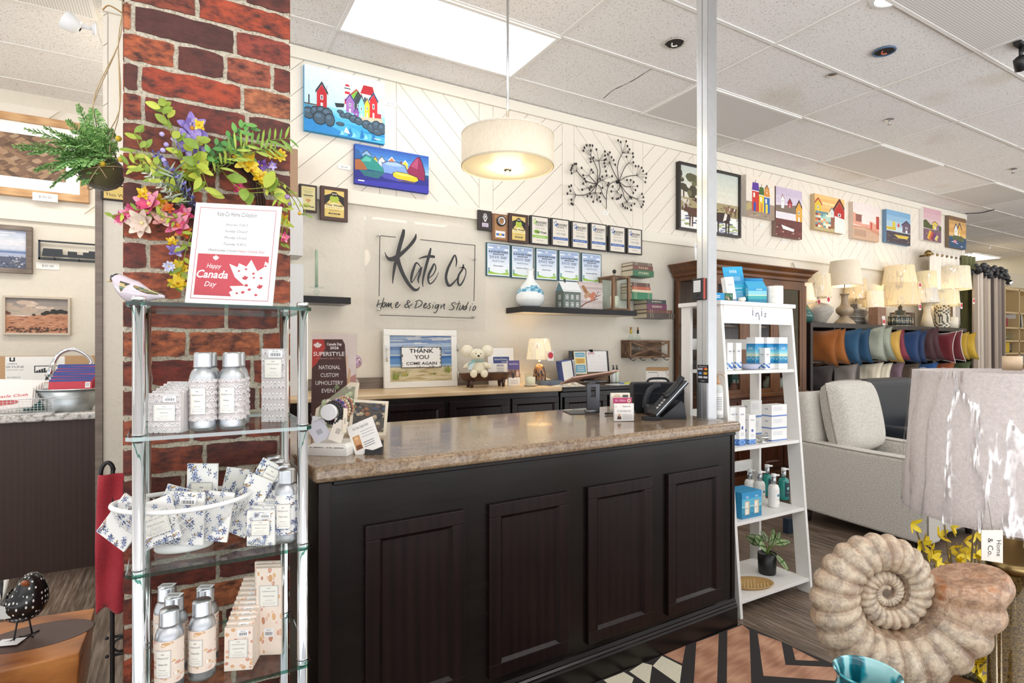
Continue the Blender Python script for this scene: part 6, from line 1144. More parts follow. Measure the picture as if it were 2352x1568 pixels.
def table_lamp(name,label,loc,base_fn,zb,r0,r1,h,shade_c='ece0c8',glow=None,wrap=True,ring=True,tagc=None,grp='table lamps',ellip=1,rz=0):
 """base_fn(thing) builds the base; shade bottom at zb, bottom radius r0, top radius r1, height h"""
 t=thing(name,label,'lamp',loc,rz,group=grp);base_fn(t)
 m=M();m.lathe([(r0,zb),(r1,zb+h),(r1-.003,zb+h),(r0-.003,zb)],shade_c,glow or 'cloth',36,cap=False,sy=ellip);
 m.lathe([(r0+.0006,zb),(r0+.0006,zb+.006)],shade(shade_c,.92),'cloth',36,cap=False,sy=ellip);o=m.obj('lamp_shade',t)
 m=M();m.tube([(0,0,zb-.02),(0,0,zb+h*.9)],.006,'b9a888','metal',8);[m.tube([(0,0,zb+h*.88),(r1*.95*math.cos(a),r1*.95*ellip*math.sin(a),zb+h-.004)],.0018,'b9a888','metal',4)for a in(0,2.1,4.2)];m.lathe([(.008,zb+h*.9),(.012,zb+h*.9+.012),(.0001,zb+h*.9+.026)],'c9bda4','metal',10);m.obj('stem',t)
 if wrap:m=M();m.lathe([(r0+.004,zb-.004),((r0+r1)/2+.006,zb+h*.5),(r1+.004,zb+h+.003)],'ffffff','wrap',40,cap=False,sy=ellip);m.obj('plastic_wrap',t)
 if tagc:a_,zt_=tagc;x,y=r0*math.cos(a_)*.98,r0*ellip*math.sin(a_)*1.06-.008;m=M();m.box(x-.028,x+.028,y-.003,y-.002,zt_-.04,zt_+.03,'efe6e0','paper');m.prism([(x+(.027 if i%2 else .020)*math.cos(PI*i/12),zt_+(.027 if i%2 else .020)*math.sin(PI*i/12))for i in range(24)],y-.0045,y-.003,'c0303c','paper');m.obj('sale_tag',t)
 return t
for nm,c,st_ in(('shade_glow','f6dcae',.34),('shade_warm','f3dcb0',.20),('shade_dim','eedcbc',.08)):
 s=NT(nm);at_=s.N('ShaderNodeAttribute',attribute_name='Col');co=s.co((1,1,1));n_=s.noise(co,90,3);s.base(s.mix(.25,at_.outputs['Color'],s.ramp(n_,[(.3,'b8a88c'),(.7,'fff6e4')]),'MULTIPLY'));s.set(Emission_Color=(*lin(c),1),Emission_Strength=st_,Roughness=.9,Transmission_Weight=0);s.bump(n_,.2,.002);reg(nm,s)
s=NT('tortoise');n_=s.noise(s.co((1,1,.5)),60,4,.7);s.base(s.ramp(n_,[(.38,'1f120c'),(.48,'4f2f1a'),(.56,'b07a3c'),(.6,'3a2216')]));s.set(Roughness=.08,Coat_Weight=.5);reg('tortoise',s)
def b_tort(t):
 m=M();m.lathe(smooth([(.040,0),(.048,.01),(.050,.04),(.046,.09),(.036,.13),(.022,.15),(.012,.155)],3),'ffffff','tortoise',28);m.obj('base',t);m=M();m.lathe([(.010,.153),(.010,.19)],'c9ccd0','chrome',12);m.obj('neck',t)
table_lamp('table_lamp','small lit table lamp with speckled brown glass base on the maple cabinet',TL,b_tort,.185,.098,.078,.16,'f2e4c8','shade_glow',tagc=(-1.3,.22),grp=None)
point_light('lamp_bulb',TL+Vector((0,0,.27)),3.2,(1,.78,.48),.03)
p=onY(1218,885,3.50);t=thing('jar_candle','cream candle in a clear jar on a small white saucer','candle',(p.x,3.50,Bz));m=M();m.lathe([(.035,0),(.052,.008),(.054,.011),(.035,.005),(.0001,.004)],'efeae0','gloss',28);m.obj('saucer',t);m=M();m.lathe([(.036,.006),(.036,.065),(.0001,.066)],'f0e6cc','satin',24);m.obj('wax',t);m=M();m.lathe([(.0385,.005),(.0385,.088),(.036,.090)],'ffffff','glass',24);m.obj('jar',t)
Lz=CBZ-.0112;LYc=3.72
def a_cal(a,m):
 a.R('f4f0ee',0,1,0,1);[a.R('c9b8bc',.04,.96,v,v+.004)for v in(.12,.28,.44,.60,.72)];[a.R('d8ccd0',u,u+.004,.12,.72)for u in(.04,.17,.3,.43,.56,.69,.82,.956)];[a.R('c89aa4',u,u+.06,.76,.78)for u in(.08,.3,.6)];a.R('d8b4bc',.06,.4,.84,.95)
X=lambda px,Y=LYc:onY(px,870,Y).x
t=thing('clipboard','cork and black document board with calendar standing behind the newspaper','clipboard',(X(1312),LYc,Lz),rot=(-.12,0,0));w,h=X(1402)-X(1312),.265
m=M();m.box(0,w,0,.006,0,h,'1f1c1b','satin');m.box(.012,w-.018,-.001,0,.004,h*.32,'8a7358','cloth');m.obj('board',t);m=M();m.box(w*.52,w*.58,-.012,.008,h-.012,h+.01,'1a1a1a','metal');m.obj('clip',t)
m=M();m.box(.10*w,.40*w,-.0075,-.0065,h*.28,h*.98,'e9e2c8','paper');a=Art(m,.10*w,.40*w,h*.28,h*.98,-.0075,'paper');a.R('5aa8c8',.1,.9,.76,.94);tx(a,m,'COMPOST',.5,.84,.08,'f4f0e0',.7);a.R('e8c85a',.1,.9,.46,.70);[a.R('c07a4a',.2,.8,.5+.06*i,.53+.06*i)for i in range(3)];a.R('5aa8c8',.1,.9,.08,.4);[a.R('f0f0e0',.2,.8,.14+.08*i,.17+.08*i)for i in range(3)]
solo('paper_notice',m,'yellow and blue notice clipped to the left half of the document board','notice',(X(1312),LYc,Lz),rot=(-.12,0,0))
m=M();m.box(.42*w,.94*w,-.006,-.0045,h*.34,h*.985,'f4f0ee','paper');a=Art(m,.42*w,.94*w,h*.34,h*.985,-.006,'paper');a_cal(a,m);solo('calendar',m,'white month calendar page clipped to the right half of the document board','calendar',(X(1312),LYc,Lz),rot=(-.12,0,0))
def binder(x,Y,w,d,h,c,lb,rz,ry=0,name='binder',cat='binder',rings=False):
 t=thing(name,lb,cat,(x,Y,Lz),rot=Euler((0,ry,rz),'XYZ'));m=M();m.box(0,w,0,d,0,h,c,'satin');m.obj('cover',t,bevel=.003);
 m=M();m.box(.003,w-.003,-.001,d-.01,.004,h-.004,'e4e4e0','paper');m.obj('pages',t)
 if rings:
  for i in range(14):m=M();m.tube([(w/2+.010*math.cos(a),-.002+.008*math.sin(a),.02+i*(h-.04)/13)for a in[2*PI*k/8 for k in range(9)]],.0012,'2a2a2c','metal',4,cap=False);m.obj('wire_ring',t)
binder(X(1290,3.60),3.56,.085,.12,.185,'2c4a9c','blue binder leaning beside the document board',-.25,-.16);binder(X(1318,3.6),3.58,.022,.16,.20,'2a2a30','black wire bound notebook between the blue binder and the document board',-.2,-.16,'notebook','notebook',True)
m=M();m.surf(lambda u,v:(.13*(u-.5),.10*(v-.5),.002+.07*math.sin(PI*u)**.7*math.sin(PI*v)**.7*(1+.25*math.sin(9*u+5*v))),18,14,'ded3c0','wrap');m.surf(lambda u,v:(.11*(u-.5),.08*(v-.5),.001+.05*math.sin(PI*u)*math.sin(PI*v)*(1+.2*math.sin(8*u))),12,10,'d8cbb4','cloth');solo('plastic_bag',m,'crumpled clear plastic bag beside the lit lamp','bag',(X(1262,3.66),3.70,Bz))
m=M();m.box(-.10,.10,-.05,.05,0,.032,'5f6a78','stone');m.box(-.095,.095,-.045,.045,.032,.0325,'3f4a56','stone');solo('stone_tray',m,'low grey marbled box in front of the plastic bag','box',(X(1282,3.48)-.04,3.56,Bz))
m=M();m.surf(lambda u,v:(.26*(u-.5),.20*(v-.5),.004+.035*u*u*v),10,8,'dcd9d4','paper');a=None;solo('newspaper',m,'open printed newspaper lying in front of the document board','newspaper',(X(1305,3.42)-.02,3.45,Lz+.002)).data
m=M();r2=random.Random(8)
for i in range(20):u,v=r2.uniform(-.11,.08),r2.uniform(-.08,.07);m.poly([(u,v,.0055+.035*((u/.26+.5)**2)*(v/.2+.5)+.004),(u+.03,v,.0055+.035*(((u+.03)/.26+.5)**2)*(v/.2+.5)+.004),(u+.03,v+.012,.0055+.035*(((u+.03)/.26+.5)**2)*((v+.012)/.2+.5)+.004),(u,v+.012,.0055+.035*((u/.26+.5)**2)*((v+.012)/.2+.5)+.004)],r2.choice(['8a8886','5a5856','b4846c']),'paper')
o=m.obj('printing',None,(0,0,0));o.parent=bpy.data.objects['newspaper']
m=M();m.box(-.12,.12,-.06,.06,0,.004,'e9e9e6','paper');solo('paper_sheets',m,'white sheets of paper on the dark low cabinet','paper',(X(1425,3.45),3.44,Lz),.15)
for i,(c,lb)in enumerate((('6f93c9','blue highlighter pen on the white sheets'),('d8d84c','yellow highlighter pen on the white sheets'))):m=M();m.tube([(-.045+.03*i,-.01-.018*i,.011),(.045+.03*i,.0-.018*i,.011)],.006,c,'satin',8);solo('highlighter_pen',m,lb,'pen',(X(1430,3.45),3.44,Lz+.0))
for(px,c,lb)in((1409,'e4e8e6','small white pump bottle behind the document board edge'),(1417,'d9e4d0','small clear pump bottle beside the white one')):
 t=thing('pump_bottle',lb,'bottle',(X(px,3.68),3.68,Lz));m=M();m.lathe([(.017,0),(.018,.005),(.018,.09),(.010,.105)],c,'gloss',16);m.obj('bottle',t);m=M();m.lathe([(.009,.105),(.009,.125),(.004,.126),(.004,.14)],'4a4a4c','satin',10);m.tube([(0,0,.14),(-.02,-.01,.138)],.004,'4a4a4c','satin',6);m.obj('pump',t)
m=M();m.box(0,.245,0,WY-.004-3.30,0,.934,'dcdad6','satin');solo('white_cabinet',m,'narrow white cabinet between the low dark cabinet and the wooden hutch','cabinet',(3.205,3.30,0))
t=thing('product_carton','brown and white carton picturing sandwiches on the narrow white cabinet','box',(onY(1539,880,3.33).x-.01,3.37,.9348),.62);m=M();s_=.155
m.box(0,s_,0,s_,.0,.155,'b08a62','paper');m.box(-.001,s_+.001,-.001,s_+.001,.028,.128,'e6e3de','paper');a=Art(m,0,s_,.028,.128,-.001,'paper');[a.E(c,u,v,ru,rv,10)for c,u,v,ru,rv in(('c08a4a',.35,.35,.16,.12),('e6d0a0',.35,.42,.14,.07),('6a8a3c',.35,.34,.15,.03),('c08a4a',.7,.66,.14,.1),('e6d0a0',.7,.72,.12,.06),('a83a2c',.7,.64,.13,.03))];a.R('3a3a3c',.06,.12,.82,.92);a.R('5a5a5c',.15,.5,.86,.9);a.R('5a5a5c',.75,.9,.12,.28)
m.T=Matrix.Rotation(-PI/2,4,'Z')@Matrix.Translation((-s_,0,0));a=Art(m,0,s_,.028,.128,-.001,'paper');a.R('5a5a5c',.1,.6,.86,.9);a.R('8a8a8c',.6,.85,.45,.47);a.R('8a8a8c',.6,.62,.45,.8);[a.P('8a8a8c',[(.5+.1*i,.12),(.52+.1*i,.14),(.62+.1*i,.4),(.6+.1*i,.4)])for i in range(2)];a.E('9a9a9c',.2,.3,.1,.08,8);m.T=None;m.obj('carton',t)
m=M();m.box(onY(667,800,3.45).x,onY(697,800,3.45).x,3.45,3.49,0,onY(680,606,3.45).z-Bz,'d3d2d0','satin');solo('display_board',m,'tall plain grey board standing on the maple cabinet right beside the brick column','board',(0,0,Bz))
x0,x1,z0,z1=R4(655,684,338,448,3.60);t=thing('wall_box','narrow wall box with a brown top and grey body just right of the brick column','wall box',(0,0,0));m=M();m.box(x0,x1,3.6,WY-.03,z0,z1,'a5866a','paper');m.obj('brown_top',t);m=M();m.box(x0,x1+.03,3.6,WY-.03,onY(670,585,3.6).z,z0-.002,'cfcdca','satin');m.obj('grey_body',t)
p=onY(815,830,3.60);t=thing('pink_flower','pale pink hydrangea head behind the upholstery poster','flower',(p.x,3.60,Bz));m=M();m.lathe([(.025,0),(.03,.05),(.018,.08)],'b9a8a0','gloss',16);m.obj('pot',t);m=M();r2=random.Random(2);zc=p.z-Bz
for i in range(70):
 d=Vector((r2.gauss(0,1),r2.gauss(0,1),r2.gauss(0,1))).normalized();q=d*.042+Vector((0,0,zc));e1=d.orthogonal().normalized();e2=d.cross(e1)
 for k in range(4):a_=k*PI/2;v=(e1*math.cos(a_)+e2*math.sin(a_));s2=d.cross(v);m.poly([q,q+v*.009+s2*.006,q+v*.015,q+v*.009-s2*.006],r2.choice(['d9b4d0','e6c8dc','caa0c4']),'leaf')
m.obj('bloom',t);m=M();m.tube([(0,0,.07),(0,0,zc)],.003,'6a8a4a','leaf',6);m.obj('stalk',t)
# ================================================================ on the sales counter
Cz=CZ+.0006
def cz(px,py):p=onZ(px,py,CZ);return Vector((p.x,p.y,Cz))
p0,p1=cz(716,1000),None;t=thing('poster_stand','clear stand with dark brown SUPERSTYLE national custom upholstery event poster','poster',(p0.x,p0.y+.02,Cz),rot=Euler((-.09,0,-.38),'XYZ'));w,h=.165,.385
m=M();m.box(0,w,0,.003,.0,h,'6a5046','paper');a=Art(m,0,w,0,h,0,'paper');a.R('d8c8c0',.0,1,.55,1);a.P('b8857a',[(.8,0),(1,0),(1,.6),(.8,.55)]);a.P('c8a078',[(.76,.4),(.84,.66),(.88,.64),(.86,.4)]);a.P('dcb890',[(.7,.42),(.78,.8),(.8,.78),(.78,.42)]);a.P('4a2f2c',[(0,.04),(.78,.04),(.80,.52),(.74,.9),(.68,.95),(0,.95)])
a.P('b23a34',[(0,.66),(.1,.7),(.3,.86),(.26,.95),(0,.95)]);a.P('e8dcd8',leafpts(.12,.88,.12,.045));a.P('c23a3c',leafpts(.05,.82,.09,.035,.5))
tx(a,m,'Canada Day',.5,.90,.026,'f4efe9',.34,bold=.02);tx(a,m,'2026',.5,.862,.026,'f4efe9',.2,bold=.02);tx(a,m,'SUPERSTYLE',.38,.80,.040,'f4efe9',.7,bold=.01);tx(a,m,'FURNITURE LTD',.38,.755,.014,'c9948a',.56)
for i,s_ in enumerate(('NATIONAL','CUSTOM','UPHOLSTERY','EVENT')):tx(a,m,s_,.40,.665-.078*i,.040,'f4efe9',(.48,.40,.62,.34)[i])
m.obj('poster',t);m=M();m.box(-.006,w+.006,-.006,-.003,0,h+.008,'ffffff','acrylic');m.box(-.006,w+.006,-.06,0,-.0,.0015,'ffffff','acrylic');m.obj('clear_holder',t)
pa,pb=cz(706,1046),cz(796,1049);c=(pa+pb)/2;ang=math.atan2(pb.y-pa.y,pb.x-pa.x);t=thing('bracelet_stand','distressed white T shaped stand loaded with beaded bracelets at the left end of the counter','jewellery stand',pa+Vector((.0,.002,0)),ang);w=(pb-pa).length;dd=.13
m=M();m.box(0,w,0,dd,0,.026,'efeee9','satin');m.obj('base',t,bevel=.0);m=M();i=m.V([(0,0,.026),(w,0,.026),(w,dd,.026),(0,dd,.026),(.012,.012,.036),(w-.012,.012,.036),(w-.012,dd-.012,.036),(.012,dd-.012,.036)]);[m.F([i+k for k in q],'f2f0e9','satin')for q in((0,1,5,4),(1,2,6,5),(2,3,7,6),(3,0,4,7),(4,5,6,7))];m.obj('base_top',t)
r3=random.Random(4);m=M();[m.box(x:=r3.uniform(0,w-.01),x+r3.uniform(.004,.012),-.0004,0,.0245,.0265,'6a6258','matte')for i in range(14)];m.obj('chipped_edge',t)
zb=.128;m=M();m.box(w*.46,w*.46+.016,dd*.5-.008,dd*.5+.008,.036,zb,'efeee9','satin');m.obj('post',t,bevel=.001)
d=(Matrix.Rotation(-ang,3,'Z')@Vector((.60,.80,.10))).normalized();c0=Vector((w*.46+.008,dd*.5,zb+.012));A_,B_=c0-d*.06,c0+d*.09
m=M();m.tube([A_,B_],.0165,'f0ece2','satin',20);m.obj('crossbar',t);m=M();m.tube([A_-d*.008,A_+d*.006],.0245,'efeff0','satin',28);m.obj('end_disc',t)
e1=d.cross(Vector((0,0,1))).normalized();e2=Vector((0,0,1));PALB=[['15161a','24262c'],['1a1a1e','2c2c34'],['3a2a5c','5c4486','7a2f5c','2a2a6c','b08a4a'],['5c2f6c','8c5a9c','2f4a8c','c89aa8'],['a87a5a','c8a07a','d8c0a0'],['e0c8a8','c8a880','e8dcc8'],['1a1a1c','2a2422'],['c89a80','d8b09a','b87a60'],['a8b48c','c0c8a8','6a7a4a']]
names=['black bead bracelet nearest the white disc','second black bead bracelet','purple and multicoloured bead bracelet','violet bead bracelet','tan bead bracelet','cream bead bracelet','black bead bracelet towards the far end','rose stone bracelet','green stone bracelet at the far end']
for k,pal in enumerate(PALB):
 cc=A_+d*(.018+.0135*k);rr=.027+.002*(k%2);br=.0052;n=22;m=M()
 for i in range(n):a=2*PI*i/n;q=cc+e1*rr*math.cos(a)+e2*(rr*math.sin(a)*1.15-.008);m.sph(*q,br,c=r3.choice(pal),m='gloss',n=8)
 o=m.obj('bead_bracelet',None,t.location,ang);tag(o,names[k]+' on the white stand','bracelet','bead bracelets on the white stand')
for k,(dx,dz,w_,h_,c_,rr_)in enumerate(((-.050,-.058,.030,.036,'eef0f4',.15),(-.022,-.095,.055,.062,'dfe0ea',-.5),(.012,-.098,.042,.070,'f2e9dc',.35),(.045,-.07,.012,.075,'f0e2cc',.05))):
 m=M();m.box(-w_/2,w_/2,0,.0005,0,h_,c_,'paper');a=Art(m,-w_/2,w_/2,0,h_,0,'paper');[a.R('3a3a3c',.35+.04*i,.365+.04*i,.35,.6)for i in range(8)];q=c0+Vector((dx,-.045,dz));m.tube([(0,.001,h_),(0,.01,h_+.03)],.0005,'e6e6e6','paper',3)
 wq=Matrix.Rotation(ang,4,'Z')@q;solo('price_tag',m,['small barcode tag hanging left under the white disc','large bluish square price tag below the bracelets','cream price tag hanging lowest from the bracelets','narrow folded paper tag hanging from the bracelets'][k],'price tag',Vector(t.location)+wq,group='tags on the bracelets',rot=Euler((0,rr_,-.45),'XYZ'))
def rocks(bg,cs):
 def f(a,m):
  r=random.Random(9);a.R('f1e6cf',0,1,0,1);b=Art(m,lerp(a.a[0],a.a[1],.08),lerp(a.a[0],a.a[1],.92),lerp(a.a[2],a.a[3],.12),lerp(a.a[2],a.a[3],.92),a.y,'paper',e=.00006);b.R(bg,0,1,0,1)
  for i in range(46):u,v=r.uniform(0,1),r.uniform(0,1);c_=r.choice(cs);k=r.uniform(.05,.12);b.P(c_,[(u+k*r.uniform(.8,1.1)*math.cos(q),v+k*.8*math.sin(q))for q in[2*PI*j/8 for j in range(8)]]);b.E(shade(c_,1.5),u-k*.2,v+k*.25,k*.4,k*.2,6)
  b.E('dcd8d0',.28,.16,.16,.06,12)
 return f
def card(name,label,cat,pos,w,h,artf,rot,th=.002,back='f1e6cf'):
 m=M();m.box(-w/2,w/2,0,th,0,h,back,'paper');a=Art(m,-w/2,w/2,0,h,0,'paper',e=.00006);artf(a,m);return solo(name,m,label,cat,pos,rot=Euler(rot,'XYZ'))
q=cz(762,1003);card('photo_card','tall cream bordered photo card of jade stones standing behind the bracelets','photo card',q+Vector((.015,.05,0)),.150,.205,rocks('a8a890',['7a8a5c','b8c4a0','8a7a6a','d8d0c0','5c5a54']),(-.16,.09,-.45),th=.006)
q=cz(846,1002);card('photo_card','cream bordered photo card of river stones leaning right of the bracelets','photo card',q+Vector((.0,.015,0)),.138,.135,rocks('5a5650',['3a3c40','6a5c50','8c8478','b8a890','4a5060','9a6a4c']),(-.25,.07,-.35))
def a_biz(a,m):
 a.R('f2efea',0,1,0,1);tx(a,m,"Kat's New Design Studio",.48,.84,.09,'26262a',.6,shear=.2);[a.R('9a98a0',.42+.02*(i%2),.9,.68-.09*i,.695-.09*i)for i in range(3)];[a.R('6a6870',.4,.8,.32-.07*i,.34-.07*i)for i in range(3)]
 a.R('c8945c',.08,.34,.18,.62);a.E('d8a078',.21,.44,.07,.1,12);a.P('e6c090',[(.12,.4),(.14,.58),(.28,.58),(.31,.4),(.27,.5),(.15,.5)]);a.P('7a4a30',[(.1,.18),(.34,.18),(.3,.32),(.12,.32)])
q=cz(858,1043);t=thing('card_holder','black holder tilted with a stack of white business cards showing a small portrait','card holder',q,-.42);m=M();m.T=Matrix.Rotation(PI/2,4,'Z');i=m.prism([(-.010,0),(.034,0),(.046,.036),(.036,.036),(-.002,.012)],-.026,.026,'1b1b1d','satin');m.obj('holder',t)
q2=Vector(q);m=M();m.box(-.043,.043,0,.004,0,.105,'f2efea','paper');a=Art(m,-.043,.043,0,.105,0,'paper',e=.00006);a_biz(a,m);solo('business_card',m,'white business card with portrait photo in the black holder','business card',q2+Vector((-.012,.004,.008)),rot=Euler((-.42,-.40,-.42),'XYZ'))
t=thing('tablet_stand','grey metal folding tablet stand on the counter','tablet stand',cz(1362,950),-.35);m=M();m.box(-.12,.03,-.01,.14,0,.004,'6a6c70','brushed');m.obj('base_plate',t,bevel=.001)
m=M();ww,hh=.066,.150
for b in((-ww/2,-ww/2+.020,0,hh),(ww/2-.020,ww/2,0,hh),(-ww/2+.020,ww/2-.020,0,.075),(-ww/2+.020,ww/2-.020,hh-.02,hh)):m.box(b[0],b[1],-.006,.006,b[2]+.006,b[3]+.006,'66686d','brushed')
m.obj('arm',t);m=M();m.tube([(-ww/2-.008,0,.012),(ww/2-.002,0,.012)],.011,'85878b','brushed',16);m.obj('hinge',t);m=M();m.tube([(-ww/2,0,hh+.006),(ww/2,0,hh+.006)],.009,'85878b','brushed',16);m.obj('hinge',t);m=M();m.box(-.06,.06,-.04,.07,hh+.014,hh+.018,'66686d','brushed');m.obj('head_plate',t)
T0=Matrix.Translation(t.location)@Matrix.Rotation(-.35,4,'Z');tp=T0@Vector((-.02,.0,hh+.030));m=M();m.box(-.125,.125,-.088,.088,0,.007,'c09a88','satin');m.box(-.118,.118,-.080,.080,.007,.0074,'1a1a1e','gloss');solo('tablet',m,'rose gold cased tablet tilted on the grey folding stand','tablet',tp,rot=Euler((-.24,-.12,-.20),'XYZ'),bevel=.003)
q=cz(1434,968);t=thing('card_dispenser','clear tiered dispenser on the counter in front of the phone','card dispenser',q,-.42);m=M();W3=.098
for k,(y,h_)in enumerate(((0,.034),(.026,.060),(.052,.086))):m.box(-W3/2,W3/2,y,y+.002,0,h_,'ffffff','acrylic')
m.box(-W3/2,W3/2,.078,.080,0,.09,'ffffff','acrylic');[m.box(s_*W3/2-.001,s_*W3/2+.001,0,.08,0,.05,'ffffff','acrylic')for s_ in(-1,1)];m.obj('clear_tray',t)
def a_c1(a,m):tx(a,m,'Deanna R',.62,.84,.10,'26262a',.4,shear=.2,bold=.01);tx(a,m,"Kat's New Design Studio",.5,.58,.12,'26262a',.7,shear=.2);a.P('3a2a24',[(.14,.1),(.36,.1),(.33,.28),(.17,.28)]);a.E('d8a080',.25,.33,.06,.09,10);[a.R('9a98a0',.42,.92,.36-.08*i,.375-.08*i)for i in range(4)];a.P('e8a8a0',[(.04,.8),(.12,.9),(.1,.78)])
def a_c2(a,m):a.R('b23a68',0,1,0,1);tx(a,m,'Dr. Dillon',.4,.78,.14,'e8c8d8',.55,shear=.2);a.E('e8d8c8',.85,.78,.09,.14,12);a.E('a86a4a',.85,.78,.05,.09,10)
def a_c3(a,m):a.R('e6dccb',0,1,0,1);a.R('4a4a4c',.6,.9,.76,.9);a.E('cdb8a0',.3,.8,.2,.14,10)
for k,(y,h_,f_,lb,ww)in enumerate(((.003,.082,a_c1,'white business cards with portrait in the front tier of the clear dispenser',.09),(.030,.108,a_c2,'magenta cards in the middle tier of the clear dispenser',.088),(.056,.128,a_c3,'beige cards in the rear tier of the clear dispenser',.088))):
 m=M();z0_=.002;m.box(-ww/2,ww/2,y,y+.018,z0_+(0 if k==0 else .04),z0_+h_*.95,'f4f2ee','paper');a=Art(m,-ww/2,ww/2,z0_+(0 if k==0 else .04),z0_+h_*.95,y,'paper',e=.00006);f_(a,m);solo('card_stack',m,lb,'business cards',q+Vector((0,0,0)),-.42,group='card stacks in the clear dispenser')
q=cz(1405,955);m=M();m.tube([(0,0,.006),(.12,-.02,.006)],.005,'1a1a1c','satin',8);solo('ballpoint_pen',m,'black pen lying behind the clear card dispenser','pen',q+Vector((0,.05,0)),-.1)
q=cz(1507,966);m=M();m.box(-.038,.038,-.028,.028,0,.016,'1e1f22','satin');m.box(-.032,.032,-.022,.022,.016,.0165,'101113','gloss');solo('card_reader',m,'small flat black card reader at the counter edge in front of the phone','card reader',q+Vector((0,.03,0)),-.45,bevel=.004)
q=cz(1503,953)+Vector((.01,.03,0));t=thing('terminal_dock','black curved dock for the card machine beside the phone','dock',q,-.4);m=M();m.lathe([(.036,0),(.038,.01),(.036,.052),(.030,.052),(.030,.02),(.0001,.02)],'23252a','satin',24);m.obj('cup',t)
m=M();m.tube(smooth([(-.03,.01,.03),(-.025,.01,.08),(.0,.012,.125),(.05,.02,.145)],5),[.016]*10+[.014]*6,'262a30','satin',12);m.obj('arm',t);m=M();m.text('poynt',.006,.03,-.0385,.010,'c9ccd0',w=.026);m.obj('lettering',t)
q=cz(1560,955);t=thing('black_case','black soft case standing on the counter behind the phone','case',q+Vector((.02,.13,0)),-.42);m=M();m.box(-.15,.12,0,.09,0,.155,'202228','cloth');m.obj('body',t,bevel=.015);m=M();m.tube(smooth([(-.07,.04,.15),(-.05,.04,.172),(.03,.04,.172),(.05,.04,.15)],4),.006,'1a1b1f','satin',8);m.obj('handle',t);m=M();m.tube([(-.145,-.002,.10),(.115,-.002,.10)],.002,'34363c','satin',4);m.obj('seam',t)
q=cz(1558,963);t=thing('desk_phone','black desk telephone with angled keypad beside the metal post','telephone',q+Vector((.0,.035,0)),-.42)
m=M();m.T=Matrix.Rotation(0,4,'Z');m.prism([(-.075,.0),(.055,.0),(.045,.07),(.03,.085)],-.03,.04,'1f2126','satin');m.obj('foot',t);m=M();m.T=Matrix.Translation((-.085,-.03,.012))@Matrix.Rotation(-.80,4,'Y');m.box(0,.215,-.004,.10,0,.020,'24262b','satin');m.box(.0,.215,-.005,-.004,.008,.012,'b4b8bc','metal');m.obj('console',t,bevel=.004)
m=M();m.T=Matrix.Translation((-.085,-.03,.012))@Matrix.Rotation(-.80,4,'Y');[m.box(.03+.016*i,.041+.016*i,.02+.018*j,.033+.018*j,.020,.023,'d4d6da' if j==0 else '3a3c42','satin')for i in range(6)for j in range(4)];o=m.obj('keypad',t)
m=M();m.T=Matrix.Translation((-.085,-.03,.012))@Matrix.Rotation(-.80,4,'Y');m.tube(smooth([(.09,.0,.045),(.12,.0,.035),(.17,.0,.035),(.215,.0,.045)],5),[.015]*4+[.011]*8+[.015]*4,'17181b','satin',12);m.obj('handset',t)
q=cz(1655,962);t=thing('lotion_bottle','tall translucent pump bottle with white label behind the metal post','bottle',q+Vector((.015,.03,0)),-.5);m=M();m.lathe([(.024,0),(.026,.005),(.026,.13),(.022,.15),(.012,.16)],'d5d8d4','satin',22);m.obj('body',t);m=M();a=CylArt(m,.0263,-1.2,.9,.02,.12);a.R('f2f2f0',0,1,0,1);[a.R('8a8a90',.2,.8,.2+.08*i,.23+.08*i)for i in range(8)];m.obj('paper_label',t)
m=M();m.lathe([(.013,.158),(.013,.18),(.005,.182),(.005,.20)],'c9a07c','satin',12);m.tube(smooth([(0,0,.20),(.0,-.0,.208),(.02,-.02,.206),(.022,-.022,.196)],3),.0045,'d8c4b0','satin',8);m.obj('pump',t)
pb_=Vector((2.082,1.797,0));
def onpost(px,py):return onX(px,py,2.079)
a0,a1=onpost(1622,638),onpost(1597,690);t=thing('intercom','black wall unit with white name strip and red side clipped high on the metal post','intercom',(2.079,(a0.y+a1.y)/2,a1.z),-PI/2);h=a0.z-a1.z;w=.062
m=M();m.box(-w/2,w/2,-.022,0,0,h,'25272a','satin');m.obj('body',t,bevel=.003);m=M();m.box(w/2,w/2+.001,-.018,-.004,.002,h-.002,'a8402c','satin');m.obj('red_side',t)
m=M();m.box(-w*.36,w*.30,-.0228,-.022,h*.36,h*.9,'e4e6e6','paper');[m.box(-w*.34,w*.28,-.0231,-.0228,h*(.42+.08*i),h*(.426+.08*i),'5a5c60','paper')for i in range(6)];m.obj('name_strip',t);m=M();m.T=Matrix.Translation((0,-.022,h*.22))@Matrix.Rotation(PI/2,4,'X');m.lathe([(.006,0),(.005,.002)],'101012','gloss',12);m.obj('button',t)
a0,a1=onpost(1627,838),onpost(1603,878);h=a0.z-a1.z;w=.063;m=M();m.box(-w/2,w/2,-.0012,0,0,h,'1c1e24','paper');a=Art(m,-w/2,w/2,0,h,-.0012,'paper')
tx(a,m,'Moneris',.5,.90,.06,'e4e6ea',.7);a.R('e8eaf0',.06,.47,.72,.82);tx(a,m,'VISA',.27,.77,.07,'1f2f7c',.34,bold=.02);a.E('d8402c',.66,.77,.11,.07,12);a.E('e8a02c',.80,.77,.11,.07,12);a.R('3f7cc0',.1,.42,.46,.60);tx(a,m,'AMEX',.26,.53,.05,'f0f4f8',.28);a.R('d8a03c',.56,.9,.46,.60);a.R('e8eaf0',.08,.45,.26,.36);a.R('e8eaf0',.55,.92,.26,.36);tx(a,m,'debit',.26,.31,.045,'26262a',.28);tx(a,m,'tap',.73,.31,.045,'26262a',.2);tx(a,m,'Debit',.5,.11,.055,'e4e6ea',.32)
